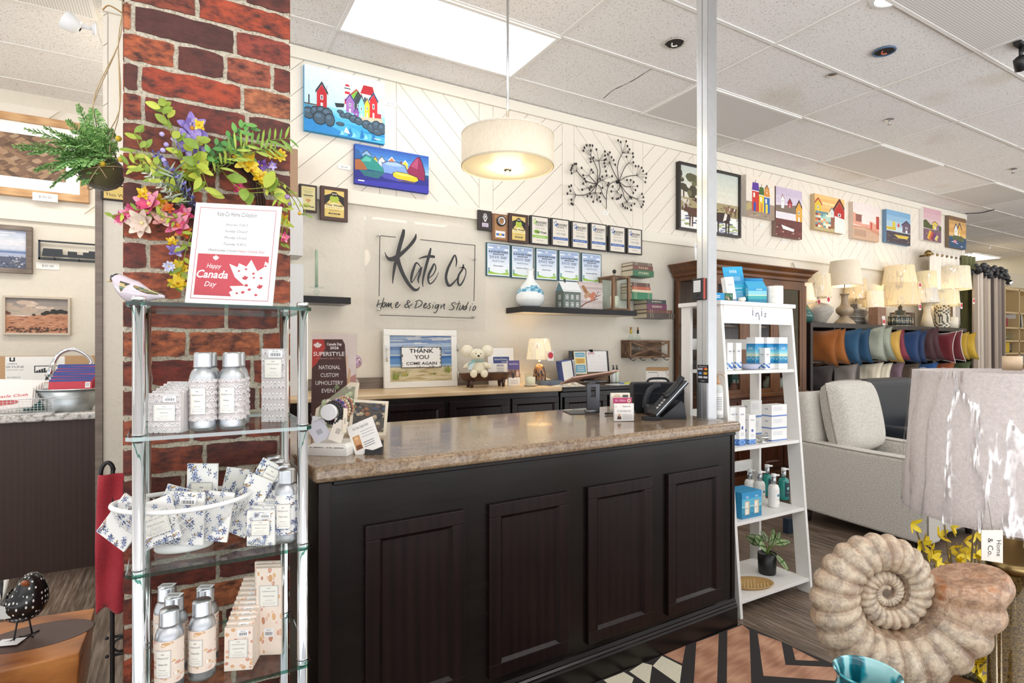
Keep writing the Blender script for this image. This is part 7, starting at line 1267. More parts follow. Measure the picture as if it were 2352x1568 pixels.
solo('payment_sticker',m,'black sticker with credit card logos on the metal post above the counter','sticker',(2.0788,(a0.y+a1.y)/2,a1.z),-PI/2)
# ================================================================ pendant lamp
pt=onZ(1166,0,CEIL);PX,PY=None,None
Yp=2.45;pc=onY(1166,402,Yp);t=thing('pendant_lamp','round white drum pendant lamp lit above the counter on a chrome rod','pendant lamp',(pc.x,pc.y,CEIL-.006));D_=(pc.x*FS+pc.y*FC)/F_PX
zt,zb=(HY-312)*D_+CAM_H-t.location.z,(HY-385)*D_+CAM_H-t.location.z;Rr=106*D_
s=NT('pendant_shade');co=s.co();sz=s.N('ShaderNodeSeparateXYZ',i_0=co);n_=s.noise(s.co((1,1,.3)),120,3);s.base(s.ramp(n_,[(.3,'d9cdb8'),(.7,'e4dac8')]));s.set(Emission_Color=(*lin('fbe2bb'),1),Emission_Strength=.16,Roughness=.9);reg('pendant_shade',s)
s=NT('pendant_lens');g_=s.N('ShaderNodeVectorMath',operation='DISTANCE',i_0=s.co(),i_1=(-.08,.0,zb));g2=s.N('ShaderNodeVectorMath',operation='DISTANCE',i_0=s.co(),i_1=(.07,.05,zb));mn=s.N('ShaderNodeMath',operation='MINIMUM',i_0=g_.outputs['Value'],i_1=g2.outputs['Value']);e=s.N('ShaderNodeMapRange',i_Value=mn.outputs[0],i_1=.01,i_2=.07,i_3=1.1,i_4=.34);s.base('efe0bd');s.set(Emission_Color=(*lin('f8dca0'),1),Emission_Strength=e.outputs[0],Roughness=.4);reg('pendant_lens',s)
m=M();m.lathe([(Rr,zb),(Rr,zt),(Rr-.004,zt),(Rr-.004,zb)],'ffffff','pendant_shade',56,cap=False);m.lathe([(Rr+.001,zb),(Rr+.001,zb+.008)],'d8ccb4','cloth',56,cap=False);m.lathe([(Rr+.001,zt-.008),(Rr+.001,zt)],'e8dece','cloth',56,cap=False);m.obj('drum_shade',t)
m=M();m.lathe([(Rr-.004,zb+.004),(Rr*.7,zb-.006),(.0001,zb-.010)],'ffffff','pendant_lens',48,cap=False);m.obj('diffuser',t);m=M();m.lathe([(.018,zb-.008),(.020,zb-.014),(.010,zb-.02),(.006,zb-.028),(.0001,zb-.030)],'8a8478','chrome',20);m.obj('finial',t)
m=M();m.tube([(0,0,-.0),(0,0,zt+.02)],.0062,'c9ccd0','metal',10);m.lathe([(.06,-.02),(.06,0)],'c9ccd0','metal',24);m.lathe([(.012,zt-.01),(.016,zt+.02),(.011,zt+.035)],'c9ccd0','chrome',16);m.obj('rod',t)
for a_ in(.4,2.5,4.6):m=M();m.tube(smooth([(0,0,zt+.02),(.045*math.cos(a_),.045*math.sin(a_),zt+.045),(.09*math.cos(a_),.09*math.sin(a_),zt+.025),(.105*math.cos(a_),.105*math.sin(a_),zt-.01)],4),.006,'c9ccd0','chrome',8);m.obj('bracket',t)
point_light('lamp_bulb',(pc.x,pc.y,t.location.z+zt+.12),3,(1,.86,.62),.05);point_light('lamp_bulb',(pc.x,pc.y,t.location.z+zb-.07),3,(1,.86,.62),.09)
# ================================================================ white ladder shelf
LX0,LX1,LYB,LT=2.232,2.79,2.10,1.478
t=thing('ladder_shelf','white leaning ladder display shelf beside the right end of the counter','shelf',(LX0,1.74,0));W4=LX1-LX0;ow='e9e7e3'
fy=lambda z:.115*z/LT
for x in(0,W4-.018):
 m=M();i=m.V([(x+a,fy(z)+b,z)for z in(0,LT-.02)for a,b in((0,0),(.018,0),(.018,.075),(0,.075))]);[m.F([i+k for k in q],ow,'satin')for q in((0,1,5,4),(1,2,6,5),(2,3,7,6),(3,0,4,7),(4,5,6,7),(3,2,1,0))];m.obj('front_leg',t,bevel=.001)
 m=M();m.box(x,x+.018,LYB-1.74-.02-.04,LYB-1.74,0,LT-.02,ow,'satin');m.obj('rear_leg',t,bevel=.001)
for z in(1.14,.775,.431,.078):m=M();m.box(.018,W4-.018,fy(z)+.004,LYB-1.76,z-.016,z,ow,'satin');m.obj('shelf_board',t,bevel=.001)
for z in(1.27,.905,.60):m=M();m.box(.018,W4-.018,LYB-1.76,LYB-1.745,z-.028,z+.028,ow,'satin');m.obj('rear_rail',t)
m=M();m.box(-.012,W4+.012,fy(LT)-.012,LYB-1.73,LT-.02,LT,ow,'satin');m.obj('top_board',t,bevel=.001)
m=M();yy=fy(LT-.06)+.0;m.box(.018,W4-.018,yy,yy+.012,LT-.108,LT-.02,'ece9e3','satin')
k=.013;cx=W4*.53;zc=LT-.062
for sl in([(-.055,.024),(-.056,-.006)],[(-.034,-.010),(-.033,.010),(-.028,.006),(-.020,.010),(-.014,-.004),(-.013,-.026)],[(.004,.022),(.004,-.008)],[(.036,.010),(.024,.006),(.030,.0),(.034,-.006),(.022,-.009)],[(-.055,.034),(-.054,.030)],[(.004,.034),(.005,.029)]):
 m.stroke([(cx+x*1.15,zc+z,.0046)for x,z in sl],'2a3f6c',yy-.0006,'paper')
m.obj('name_panel',t)
def lpos(px,Y,z):p=onY(px,799,Y);return(p.x,Y,z+.0006)
def inis_word(a,m,u,v,h,c='3a5a9a',w=None):tx(a,m,'inis',u,v,h,c,w)
def tallbox(label,px,Y,z,w,d,h,kind,rz=0,name='perfume_carton',grp=None):
 m=M();m.box(-w/2,w/2,0,d,0,h,'efefed','paper')
 for side in(0,1):
  m.T=None if side==0 else Matrix.Translation((-w/2,d/2,0))@Matrix.Rotation(-PI/2,4,'Z');ww=w if side==0 else d
  a=Art(m,-ww/2,ww/2,0,h,-.0001,'paper',e=.00008)
  if kind=='sea':
   for i,c in enumerate(('1f7fb8','2a90c4','3fa2d0','5ab6da','7cc8de','a9d8da','d8dcc0')):a.R(c,0,1,.80-.055*(i+1),.80-.055*i)
   a.R('c8d8c0',0,1,.38,.42);a.R('2f93b8',0,1,.2,.40);a.R('1f7cae',0,1,.18,.27);[a.E('e8f0ee',.5+.4*math.sin(i*2.3),.34+.02*math.cos(i*3),.05,.012,6)for i in range(8)];inis_word(a,m,.5,.66,.10,'eef6fa',.45)
  elif kind=='wave':
   for i in range(14):u,v=(i*.37)%1,.05+.2*((i*.61)%1);a.E(['4a78bc','6a94cc','3a62a8','8aaeda'][i%4],u,v+.03,.2,.035,8)
   inis_word(a,m,.5,.70,.09,'4a5a7c',.5);a.R('8aa0c0',.35,.65,.6,.61)
  elif kind=='band':a.R('4a6cb8',0,1,.04,.14);[a.E('6a8acc',(i*.29)%1,.09,.1,.03,6)for i in range(8)];[a.R('b8bcc8',.1,.7,.80-.07*i,.815-.07*i)for i in range(5)]if side==0 else inis_word(a,m,.5,.66,.16,'3a4a6a',.3);
  elif kind=='tall':a.R('4a7cc0',0,1,.0,.16);[a.E('8ab0e0',(i*.31)%1,.08+.05*math.sin(i),.12,.025,6)for i in range(8)];inis_word(a,m,.5,.82,.05,'5a6a8a',.5);a.E('d8c070' if w>.05 else '5a6ab0',.5,.46,.16,.05,10);[a.R('a8b0c4',.3,.7,.32-.03*i,.33-.03*i)for i in range(3)]
 m.T=None
 return solo(name,m,label,'box',lpos(px,Y,z),rz,group=grp)
m=M();w,h=.125,.20;m.box(-w/2,w/2,0,.003,0,h,'1f86b4','paper');a=Art(m,-w/2,w/2,0,h,0,'paper');[a.R(c,0,1,1-.12*(i+1),1-.12*i)for i,c in enumerate(('2aa6d4','2a9ccc','2490c2','1f86b8','2aa0c0','1f90b0','1a7ca4','16709a'))];inis_word(a,m,.5,.88,.10,'eef8fc',.35);tx(a,m,'and the Rainforest',.5,.42,.035,'eef8fc',.6,shear=.2);[a.R('bfe0ec',.2,.8,v,v+.008)for v in(.72,.69,.66,.63,.33,.29,.25,.21,.17)];a.P('2f7a4c',[(0,0),(.2,.3),(.12,.36),(0,.3)])
solo('display_poster',m,'tall turquoise inis poster leaning on top of the white ladder shelf','poster',lpos(1697,1.97,LT),rot=(-.16,-.08,-.2))
m=M();m.box(-.026,.026,0,.03,0,.13,'eeeeec','paper');a=Art(m,-.026,.026,0,.13,0,'paper');inis_word(a,m,.5,.7,.09,'5a6a8a',.5);a.R('9ab0d0',0,1,0,.12);solo('perfume_carton',m,'narrow white carton leaning in front of the turquoise poster','box',lpos(1683,1.91,LT),rot=(-.12,-.08,-.2))
m=M();m.box(-.075,.055,0,.04,0,.040,'1f8cc0','paper');a=Art(m,-.075,.055,0,.04,0,'paper');a.R('2a5a4a',.62,1,0,1);[a.E(c,.72+.05*i,.5+.2*math.sin(i*2),.06,.2,6)for i,c in enumerate(('8a6a5c','3a7a4c','c8a890','2a4a3a','5a8a6c'))];[a.R('e8f4f8',.2,.42,v,v+.08)for v in(.6,.4)];solo('gift_carton',m,'low blue carton with green picture end on top of the ladder shelf','box',lpos(1662,1.885,LT),-.2)
t=thing('house_carton','blue sea printed house shaped carton on top of the ladder shelf','box',lpos(1740,1.92,LT),-.45);m=M();pr=[(-.05,0),(.05,0),(.05,.085),(0,.125),(-.05,.085)]
m.box(-.05,.05,0,.09,0,.085,'2f9ccc','paper');i=m.V([(-.05,0,.085),(.05,0,.085),(.05,.09,.085),(-.05,.09,.085),(-.05,.045,.13),(.05,.045,.13)]);[m.F([i+k for k in q],'4ab0da','paper')for q in((0,1,5,4),(2,3,4,5),(3,0,4),(1,2,5))];a=Art(m,-.05,.05,0,.085,0,'paper');[a.R(c,0,1,v,v2)for c,v,v2 in(('2a86a4',0,.3),('3fa6ac',.3,.5),('d0dcc0',.5,.56),('8acce0',.56,.8))];inis_word(a,m,.6,.9,.12,'eef6fa',.3);m.T=Matrix.Translation((-.05,.045,0))@Matrix.Rotation(-PI/2,4,'Z');a=Art(m,-.045,.045,0,.085,0,'paper');[a.R(c,0,1,v,v2)for c,v,v2 in(('2a86a4',0,.3),('3fa6ac',.3,.5),('d0dcc0',.5,.56),('8acce0',.56,1))];m.T=None;m.obj('carton',t)
m=M();m.tube([(-.05,.045,.131),(.05,.045,.131)],.009,'1f86c0','paper',10);m.obj('ridge',t)
m=M();m.lathe([(.038,0),(.040,.004),(.040,.092),(.037,.094),(.036,.085),(.0001,.084)],'f0eee8','gloss',28);solo('white_candle',m,'plain white jar candle at the right of the ladder shelf top','candle',lpos(1780,1.885,LT))
m=M();m.sph(0,0,.012,.022,.018,.012,'efe8dc','gloss',12);m.sph(.01,-.004,.016,.010,.01,.01,'f4eee4','gloss',10);solo('sea_shell',m,'small white shell in front of the turquoise poster','shell',lpos(1704,1.873,LT))
m=M();m.lathe([(.014,0),(.012,.01),(.006,.02),(.009,.04),(.005,.055),(.0001,.056)],'8a5a3c','metal',12);m.sph(0,0,.066,.010,c='8a5a3c',m='metal',n=10);m.tube([(0,0,.045),(.02,0,.06),(.03,0,.05)],.003,'8a5a3c','metal',6);solo('copper_figurine',m,'small copper figurine at the left of the ladder shelf top','figurine',lpos(1660,2.02,LT))
z=1.14
for px,Y,lb in((1745,1.90,'white and blue sea carton, left of three on the second board'),(1772,1.88,'white and blue sea carton, middle of three on the second board'),(1799,1.85,'white and blue sea carton, right of three on the second board')):tallbox(lb,px,Y,z,.066,.055,.165,'sea',-.05,grp='blue sea cartons on the ladder')
for px,Y,h,lb in((1677,1.86,.135,'pale wave printed carton, leftmost on the second board'),(1697,1.90,.135,'pale wave printed carton, second from the left on the second board'),(1763,1.86,.110,'small wave printed carton standing in front of the blue sea cartons')):tallbox(lb,px,Y,z,.036,.036,h,'wave',-.1,grp='wave printed cartons')
m=M();m.lathe([(.03,0),(.034,.002),(.056,.028),(.052,.028),(.03,.006),(.0001,.005)],'b8bcd4','gloss',28);solo('small_bowl',m,'lavender glazed bowl on the second ladder board','bowl',lpos(1722,1.90,z))
m=M();m.lathe([(.018,0),(.018,.11),(.008,.12),(.008,.14)],'e6e8ec','gloss',16);a=CylArt(m,.0182,-2,2,.0,.05);a.R('3a78c0',0,1,0,1);solo('body_spray',m,'white and blue spray bottle at the far left rear of the second board','bottle',lpos(1612,2.05,z))
z=.775
for px,Y,w_,h,lb in((1684,1.86,.042,.185,'tall white inis carton, left of three at the front of the third board'),(1705,1.84,.042,.185,'tall white inis carton, middle of three on the third board'),(1728,1.84,.048,.145,'shorter white inis carton, right of three on the third board')):tallbox(lb,px,Y,z,w_,.04,h,'tall',-.05,grp='tall inis cartons')
for i in range(3):tallbox(('bottom','middle','top')[i]+' white carton with blue band in the right stack on the third board',1790,1.83,z+.062*i,.115,.06,.0614,'band',-.05,name='soap_carton',grp='stacked banded cartons')
for i in range(2):tallbox(('lower','upper')[i]+' white carton with blue band in the rear stack on the third board',1737,2.01,z+.095*i,.088,.06,.094,'band',-.05,name='soap_carton',grp='stacked banded cartons')
m=M();m.lathe([(.02,0),(.022,.004),(.008,.008),(.03,.022),(.034,.034),(.031,.034),(.006,.012),(.0001,.012)],'c9ccc8','chrome',24);solo('silver_dish',m,'small silver footed dish between the cartons on the third board','dish',lpos(1752,1.84,z))
z=.431
def pump(label,px,Y,c,lab,h=.125,cap='b8bcc0'):
 t=thing('soap_bottle',label,'bottle',lpos(px,Y,z),group='pump bottles on the ladder');m=M();m.lathe([(.024,0),(.027,.005),(.027,h*.78),(.022,h*.9),(.010,h*.95)],c,'gloss',24);a=CylArt(m,.0272,-.9,.9,h*.15,h*.75);a.R(lab,.1,.9,0,1);a.E('5a8ab0' if lab!='1a3a48' else '9ad0d0',.5,.6,.2,.1,8);a.R('8aa0a8',.3,.7,.3,.33);m.obj('body',t)
 m=M();m.lathe([(.0125,h*.93),(.0125,h*1.22)],cap,'metal',14);m.lathe([(.008,h*1.22),(.013,h*1.24),(.013,h*1.36),(.0001,h*1.38)],'f0f0ee','satin',14);m.tube([(0,0,h*1.31),(.028,-.012,h*1.29)],.005,'f0f0ee','satin',8);m.obj('pump',t)
for a in((1777,1.865,'f0eee8','efece6','white pump bottle at the right front of the fourth ladder board'),(1745,1.95,'f0eee8','efece6','white pump bottle behind the blue twin carton'),(1722,2.00,'f0eee8','efece6','white pump bottle furthest left on the fourth ladder board')):pump(a[4],a[0],a[1],a[2],a[3])
for a in((1800,1.93,'1f8c84','1a3a48','teal pump bottle at the right of the fourth ladder board'),(1762,2.03,'1f8c84','1a3a48','teal pump bottle at the rear of the fourth ladder board')):pump(a[4],a[0],a[1],a[2],a[3])
t=thing('twin_carton','blue sea carton with two windows showing pump bottles on the fourth board','box',lpos(1727,1.80,z),-.02);w,h,d=.142,.125,.11;m=M();m.box(-w/2,w/2,0,d,0,h,'2f93c4','paper');a=Art(m,-w/2,w/2,0,h,0,'paper');[a.R(c,0,1,v,v2)for c,v,v2 in(('2a7fa8',0,.2),('3a96b8',.2,.42),('a8d0d0',.42,.48),('5ab4d8',.48,.75),('2f93c8',.75,1))]
for u in(.27,.74):a.R('c8b898',u-.12,u+.12,.14,.66);a.R('efe8dc',u-.10,u+.06,.16,.62);a.R('6a8ab0',u-.05,u+.01,.36,.40);inis_word(a,m,u,.82,.10,'eef6fa',.14)
m.obj('carton',t)
z=.078;p=Vector(lpos(1762,1.90,z));t=thing('calathea_plant','striped leaf plant in a black pot on the bottom ladder board','potted plant',p);m=M();m.lathe([(.040,0),(.043,.004),(.047,.105),(.044,.105),(.042,.095),(.0001,.094)],'1c1c1e','satin',28);m.obj('pot',t)
def sleaf(base,tip,wd,nrm,seed):
 base,tip=Vector(base),Vector(tip);d=tip-base;L_=d.length;s_=d.cross(Vector(nrm)).normalized();n=s_.cross(d).normalized();m=M()
 f=lambda u,v:base+d*v+s_*(u-.5)*wd*math.sin(PI*min(1,v*.93+.05))**.75+n*(-.25*L_*v*v+.12*L_*v+.05*abs(u-.5)*wd*4*.5)
 m.surf(f,10,26,'4f7a34','leaf',colf=lambda u,v:'d9dfb4' if(((v*14-abs(u-.5)*5)%1)<.42 and .06<abs(u-.5)<.44)or abs(u-.5)<.02 else '3f6a2c');o=m.obj('leaf',t);return o
for i,(tip,w_,nr)in enumerate([((-.13,-.06,.185),.062,(-.3,-1,.6)),((-.09,-.0,.205),.06,(-.2,-1,.5)),((.02,-.03,.235),.065,(.2,-1,.2)),((.06,-.04,.215),.07,(.5,-1,.4)),((.10,-.05,.165),.05,(.2,-.6,1)),((.17,-.02,.15),.045,(0,-.4,1)),((-.02,-.05,.22),.05,(0,-1,.2)),((.03,-.105,.045),.062,(.3,-1,.4)),((-.04,-.08,.16),.05,(0,-.8,.8)),((.05,.06,.2),.06,(0,-1,.3)),((-.08,.06,.19),.06,(0,-1,.3))]):
 b_=Vector(tip)*.38+Vector((0,0,.085));b_.z=min(b_.z,.15);sleaf(b_,tip,w_,nr,i);m=M();m.tube(smooth([(0,0,.094),tuple(b_*.5+Vector((0,0,.06))),tuple(b_)],3),.0018,'7a9a4a','leaf',5);m.obj('stalk',t)
p=Vector(lpos(1724,1.845,z));t=thing('oval_tray','oval tan tray with leaf pattern leaning on the bottom ladder board','tray',(p.x,p.y,z+.0012),rot=(.0,0,-.35));m=M();m.lathe([(.10,0),(.118,.012),(.115,.014),(.098,.005),(.0001,.005)],'b8935c','satin',40,sy=.62)
for i in range(-5,6):
 for s_ in(-1,1):x=.018*i;q=[(x,0),(x+.007,0),(x+.03*s_*1+.007,s_*.05),(x+.03*s_,s_*.05)];q=[(a_,b_)for a_,b_ in q if(a_/.1)**2+(b_/.062)**2<1.1];len(q)==4 and m.poly([(a_,b_,.0055)for a_,b_ in(q if s_>0 else q[::-1])],'d3b47c','satin')
m.obj('dish',t)
# ================================================================ glazed hutch behind the ladder
HX0,HX1,HYF=3.95,5.33,3.41;t=thing('glazed_hutch','large oak hutch with glass doors against the back wall behind the ladder shelf','cabinet',(HX0,HYF,0));W5,D5=HX1-HX0,WY-.03-HYF
m=M();m.box(0,W5,0,D5,0,.80,'ffffff','cherry_v');m.box(-.01,W5+.01,-.02,D5,0,.09,'ffffff','oak_h');m.box(-.02,W5+.02,-.03,D5,.80,.835,'ffffff','oak_h');m.obj('base_cabinet',t,bevel=.004)
for i in range(4):door_panel(t,.03+i*(W5-.06)/4+.008,.03+(i+1)*(W5-.06)/4-.008,.13,.76,0,name='base_door',st=.055,mat='cherry_v',th=.02)
m=M();m.box(.0,W5,D5-.012,D5,.835,1.88,'3a2317','cherry_v');m.box(0,W5,0,D5,1.86,1.896,'ffffff','oak_h');m.box(0,.03,0,.06,.835,1.86,'ffffff','oak_v');m.box(0,.03,D5-.05,D5,.835,1.86,'ffffff','oak_v');m.box(W5-.03,W5,0,D5,.835,1.86,'ffffff','oak_v');m.obj('carcass',t,bevel=.002)
fr=[0,.33,.66,1.0];m=M()
for i in range(4):
 x=fr[i]*(W5-.07);m=M();m.box(x,x+.07,-.018,.004,.835,1.86,'ffffff','oak_v');m.obj('pilaster',t,bevel=.003)
for i in range(3):
 x0,x1=fr[i]*(W5-.07)+.07,fr[i+1]*(W5-.07);m=M()
 for b in((x0,x1,.835,.875),(x0,x1,1.81,1.86)):m.box(b[0],b[1],-.016,.002,b[2],b[3],'ffffff','oak_h')
 for b in((x0,x0+.035),(x1-.035,x1)):m.box(b[0],b[1],-.016,.002,.875,1.81,'ffffff','oak_v')
 fo=m.obj('glass_door',t,bevel=.002);m=M();m.box(x0+.035,x1-.035,-.007,-.005,.875,1.81,'ffffff','glass');m.obj('pane',fo)
m=M();m.box(.010,.013,.06,D5-.05,.85,1.85,'ffffff','glass');m.obj('side_pane',t)
for z in(1.14,1.44):m=M();m.box(.032,W5-.032,.02,D5-.014,z,z+.014,'ffffff','oak_h');m.obj('shelf_board',t)
m=M();prof=[(0,0),(-.02,.005),(-.02,.03),(-.045,.055),(-.05,.075),(-.075,.10),(-.085,.105),(-.085,.115),(0,.115)]
i0=m.V([(-.0+y,y,1.895+z)for y,z in prof]+[(W5-y,y,1.895+z)for y,z in prof]);n=len(prof)
for j in range(n-1):m.F((i0+j,i0+n+j,i0+n+j+1,i0+j+1),'ffffff','oak_h')
i0=m.V([(y,D5,1.895+z)for y,z in prof]+[(y,y,1.895+z)for y,z in prof]);[m.F((i0+j,i0+n+j,i0+n+j+1,i0+j+1),'ffffff','oak_h')for j in range(n-1)]
i0=m.V([(W5-y,y,1.895+z)for y,z in prof]+[(W5-y,D5,1.895+z)for y,z in prof]);[m.F((i0+j,i0+n+j,i0+n+j+1,i0+j+1),'ffffff','oak_h')for j in range(n-1)];m.poly([(-.085,-.085,2.01),(W5+.085,-.085,2.01),(W5+.085,D5,2.01),(-.085,D5,2.01)],'ffffff','oak_h');m.obj('crown',t)
def inh(px,z,Y=3.52):p=onY(px,799,Y);return(p.x,Y,z)
def jug(c,h,r,mt='gloss',neck=.4):m=M();m.lathe(smooth([(r*.6,0),(r,h*.3),(r*.9,h*.6),(r*neck,h*.85),(r*neck*1.2,h)],3),c,mt,18);return m
G0='wares inside the glazed hutch'
for px,z,h,r,c,nm,lb,mt in((1764,.836,.14,.05,'e6dcc8','jar','cream jar low in the hutch behind the ladder','gloss'),(1795,.836,.12,.055,'d8d4cc','figurine','pale carved figure low at the right of the hutch','stone'),(1812,.836,.12,.05,'4a5048','vase','dark mottled vase beside the pale figure in the hutch','stone'),(1722,.836,.03,.08,'3a3c40','bowl','dark bowl low in the hutch','gloss'),(1690,.836,.09,.06,'c88878','jar_candle','pink jar candle low at the left of the hutch','satin'),
 (1730,1.155,.10,.045,'9aa0a4','mug','grey mug on the middle hutch shelf','gloss'),(1748,1.155,.09,.05,'d0d4d4','jar','silver grey jar on the middle hutch shelf','metal'),(1688,1.455,.13,.05,'2c2a2a','vase','black vase high at the left of the hutch','gloss'),(1785,1.455,.07,.06,'d8d0c4','bowl','pale bowl high at the right of the hutch','gloss')):
 solo(nm,jug(c,h,r,mt,.7 if nm in('bowl','jar_candle','mug')else .45),lb,nm.replace('_',' '),inh(px,z),group=G0)
m=M();m.box(-.06,.06,-.04,.04,0,.16,'3a5248','satin');m.prism([(-.065,.16),(.065,.16),(0,.22)],-.045,.045,'3a5248','satin');[win4(m,x,.09,.03,.05,-.04)for x in(-.03,.03)];solo('toy_house',m,'dark green toy house low in the hutch left of the pink candle','house ornament',inh(1683,.836,3.60),group=G0)
m=M();m.T=Matrix.Rotation(PI/2,4,'X');m.lathe([(.045,-.02),(.055,-.02),(.055,.015),(.045,.02)],'1f1f21','satin',24,cap=False);m.lathe([(.0001,.01),(.047,.01)],'e8e4da','paper',24,cap=False);m.T=None;m.box(-.002,.002,-.012,-.0105,0,.035,'1a1a1a');m.box(0,.025,-.012,-.0105,-.002,.002,'1a1a1a');solo('mantel_clock',m,'round black rimmed clock on the middle hutch shelf','clock',(inh(1697,0)[0],3.52,1.455+.0555),group=None)
m=M();w=.26;m.box(0,w,0,.004,0,.17,'f0f0ee','paper');a=Art(m,0,w,0,.17,0,'paper');tx(a,m,'FN',.1,.82,.18,'2a2a2c',.1);tx(a,m,'Ask us about our',.72,.72,.06,'a05a5a',.4);tx(a,m,'sale on furniture',.72,.50,.06,'4a4a6a',.4);a.P('34508c',[(.62,.06),(.84,.06),(.84,.34),(.72,.42),(.62,.34)]);solo('paper_notice',m,'white paper notice with a blue chair picture standing on the hutch','notice',(onY(1597,570,3.56).x,3.56,2.0115),rot=(-.05,0,0))
m=M();m.tube([(onY(1838,612,3.75).x,3.75,2.012),(onY(1822,560,3.81).x,3.815,2.17)],.010,'dcd8ce','satin',8);solo('white_rod',m,'thin white rod leaning on the wall above the hutch end','rod')
# ================================================================ cube shelving with cushions
KX0,KX1,KY,KZ=5.44,8.80,3.42,1.505;NC=8;CW=(KX1-KX0)/NC
for un in range(4):
 t=thing('cube_shelf',('leftmost black brown cube shelf unit, orange and blue cushions in it','second black brown cube shelf unit, sage and mustard cushions in it','third black brown cube shelf unit, navy and plum cushions in it','rightmost black brown cube shelf unit, burgundy and yellow cushions in it')[un],'shelf',(KX0+un*2*CW,KY,0),group='cube shelf units along the back wall');w=2*CW-.002
 m=M();dd=.385
 m.box(0,w,0,dd,KZ-.045,KZ,'2a2220','satin');m.box(0,w,0,dd,0,.045,'2a2220','satin');m.box(0,.04,0,dd,.045,KZ-.045,'2a2220','satin');m.box(w-.04,w,0,dd,.045,KZ-.045,'2a2220','satin');m.obj('carcass',t);m=M();m.box(.04,w-.04,dd-.008,dd,.045,KZ-.045,'1d1715','satin');m.obj('back',t);m=M();m.box(w/2-.008,w/2+.008,.002,dd-.01,.045,KZ-.045,'2a2220','satin');m.obj('divider',t)
 for r in range(1,4):z=.045+r*(KZ-.09)/4;m=M();m.box(.04,w/2-.008,.002,dd-.01,z-.008,z+.008,'2a2220','satin');m.box(w/2+.008,w-.04,.002,dd-.01,z-.008,z+.008,'2a2220','satin');m.obj('shelf_board',t)
def cushion(label,loc,w,h,th,c,rz,ry=0,rx=0,pipe=None,grp='cushions in the cube shelves',mt='velvet',seed=0,knit=None):
 t=thing('cushion',label,'cushion',loc,rot=Euler((rx,ry,rz),'XYZ'),group=grp);m=M();r=random.Random(seed);a1,a2,a3=r.uniform(0,6),r.uniform(0,6),r.uniform(.5,1.2)
 for s_ in(-1,1):
  def f(u,v):
   x,z=u*2-1,v*2-1;e=(1-x**4)*(1-z**4);px_=x*(1-.17*(1-z*z));pz=z*(1-.17*(1-x*x));return(px_*w/2,s_*(.5*th*max(e,0)**.45*(1+.16*math.sin(a1+5*x+3*z)*a3)+.001)+.02*math.sin(a2+2.5*z)*a3,pz*h/2)
  m.surf(f,14,14,c,mt,colf=knit)
 m.obj('cover',t,);m=M()
 def rim(k):
  q=k%1*4;i=int(q);u=q-i;x,z=((-1+2*u,-1),(1,-1+2*u),(1-2*u,1),(-1,1-2*u))[i];return(x*(1-.17*(1-z*z))*w/2,.02*math.sin(a2+2.5*z)*a3,z*(1-.17*(1-x*x))*h/2)
 m.tube([rim(i/48)for i in range(49)],.005,pipe or shade(c,.8),mt,5,cap=False);m.obj('piping',t);return t
def cpos(px,Y=KY+.06):return onY(px,800,Y).x
zc=1.275;TH=-1.22
for i,(px,c,lb,dz,ry,pp,sz)in enumerate([(1880,'96561f','left rust orange cushion in the top row of cubes',-.005,.05,None,.42),(1902,'9c5c22','right rust orange cushion, slumped, in the top row',-.02,-.12,None,.40),(1932,'27506f','left blue velvet cushion in the top row',0,.0,None,.42),(1958,'214867','right blue velvet cushion in the top row',.0,-.06,None,.40),
 (1990,'a3a898','left sage green cushion in the top row',.03,-.04,None,.42),(2010,'9da392','right sage green cushion in the top row',.02,-.10,None,.40),(2030,'c9a04c','mustard cushion in front of the wine red one',-.01,-.08,None,.40),(2043,'7c2c3c','wine red cushion behind the mustard one',.0,-.16,None,.38),
 (2070,'1f3a64','left navy cushion in the top row',0,0,None,.42),(2086,'1a3158','right navy cushion with a paper band in the top row',0,0,None,.40),(2105,'45282c','left plum brown cushion in the top row',.02,-.05,None,.42),(2119,'4c2c30','right plum brown cushion in the top row',.02,-.12,None,.42),
 (2152,'6c2028','left burgundy cushion with white piping in the top row',.0,.03,'e8e0dc',.42),(2171,'641c24','right burgundy cushion with white piping in the top row',.0,-.08,'e8e0dc',.42),(2188,'b8942a','left yellow velvet cushion in the top row',.01,-.02,None,.38),(2207,'c09c2c','right yellow velvet cushion in the top row',.0,-.08,None,.38)]):
 cushion(lb,(cpos(px),KY+.06,zc+dz-.01),sz*.90,sz*.92,.10,c,TH+.1*math.sin(i),ry,0,pp,seed=i)
kn=lambda u,v:'e8dec8' if int(u*16)%2 else 'd8ccb4'
for i,(px,c,lb,s_,kk)in enumerate([(1878,'4c4444','dark grey cushion in the second row under the rust orange ones',.36,None),(1932,'9c948c','silver grey cushion in the second row under the blue ones',.36,None),(1988,'e0d6c0','cream knitted cushion with tassels in the second row',.38,kn),(2012,'dccfb4','second cream knitted cushion beside the tasselled one',.36,kn),(2040,'7c6470','dusty lilac cushion behind the recliner',.36,None),(2078,'5c4c3c','brown patterned cushion in the second row',.34,None),(2120,'2c5a94','bright blue small cushion under the plum ones',.34,None),(2160,'9c5028','orange satin cushion under the burgundy ones',.34,None),(2198,'4c5a34','moss green cushion under the yellow ones',.34,None)]):
 cushion(lb,(cpos(px),KY+.085,.925),s_,s_*.9,.12,c,TH,0,0,None,seed=40+i,knit=kk)
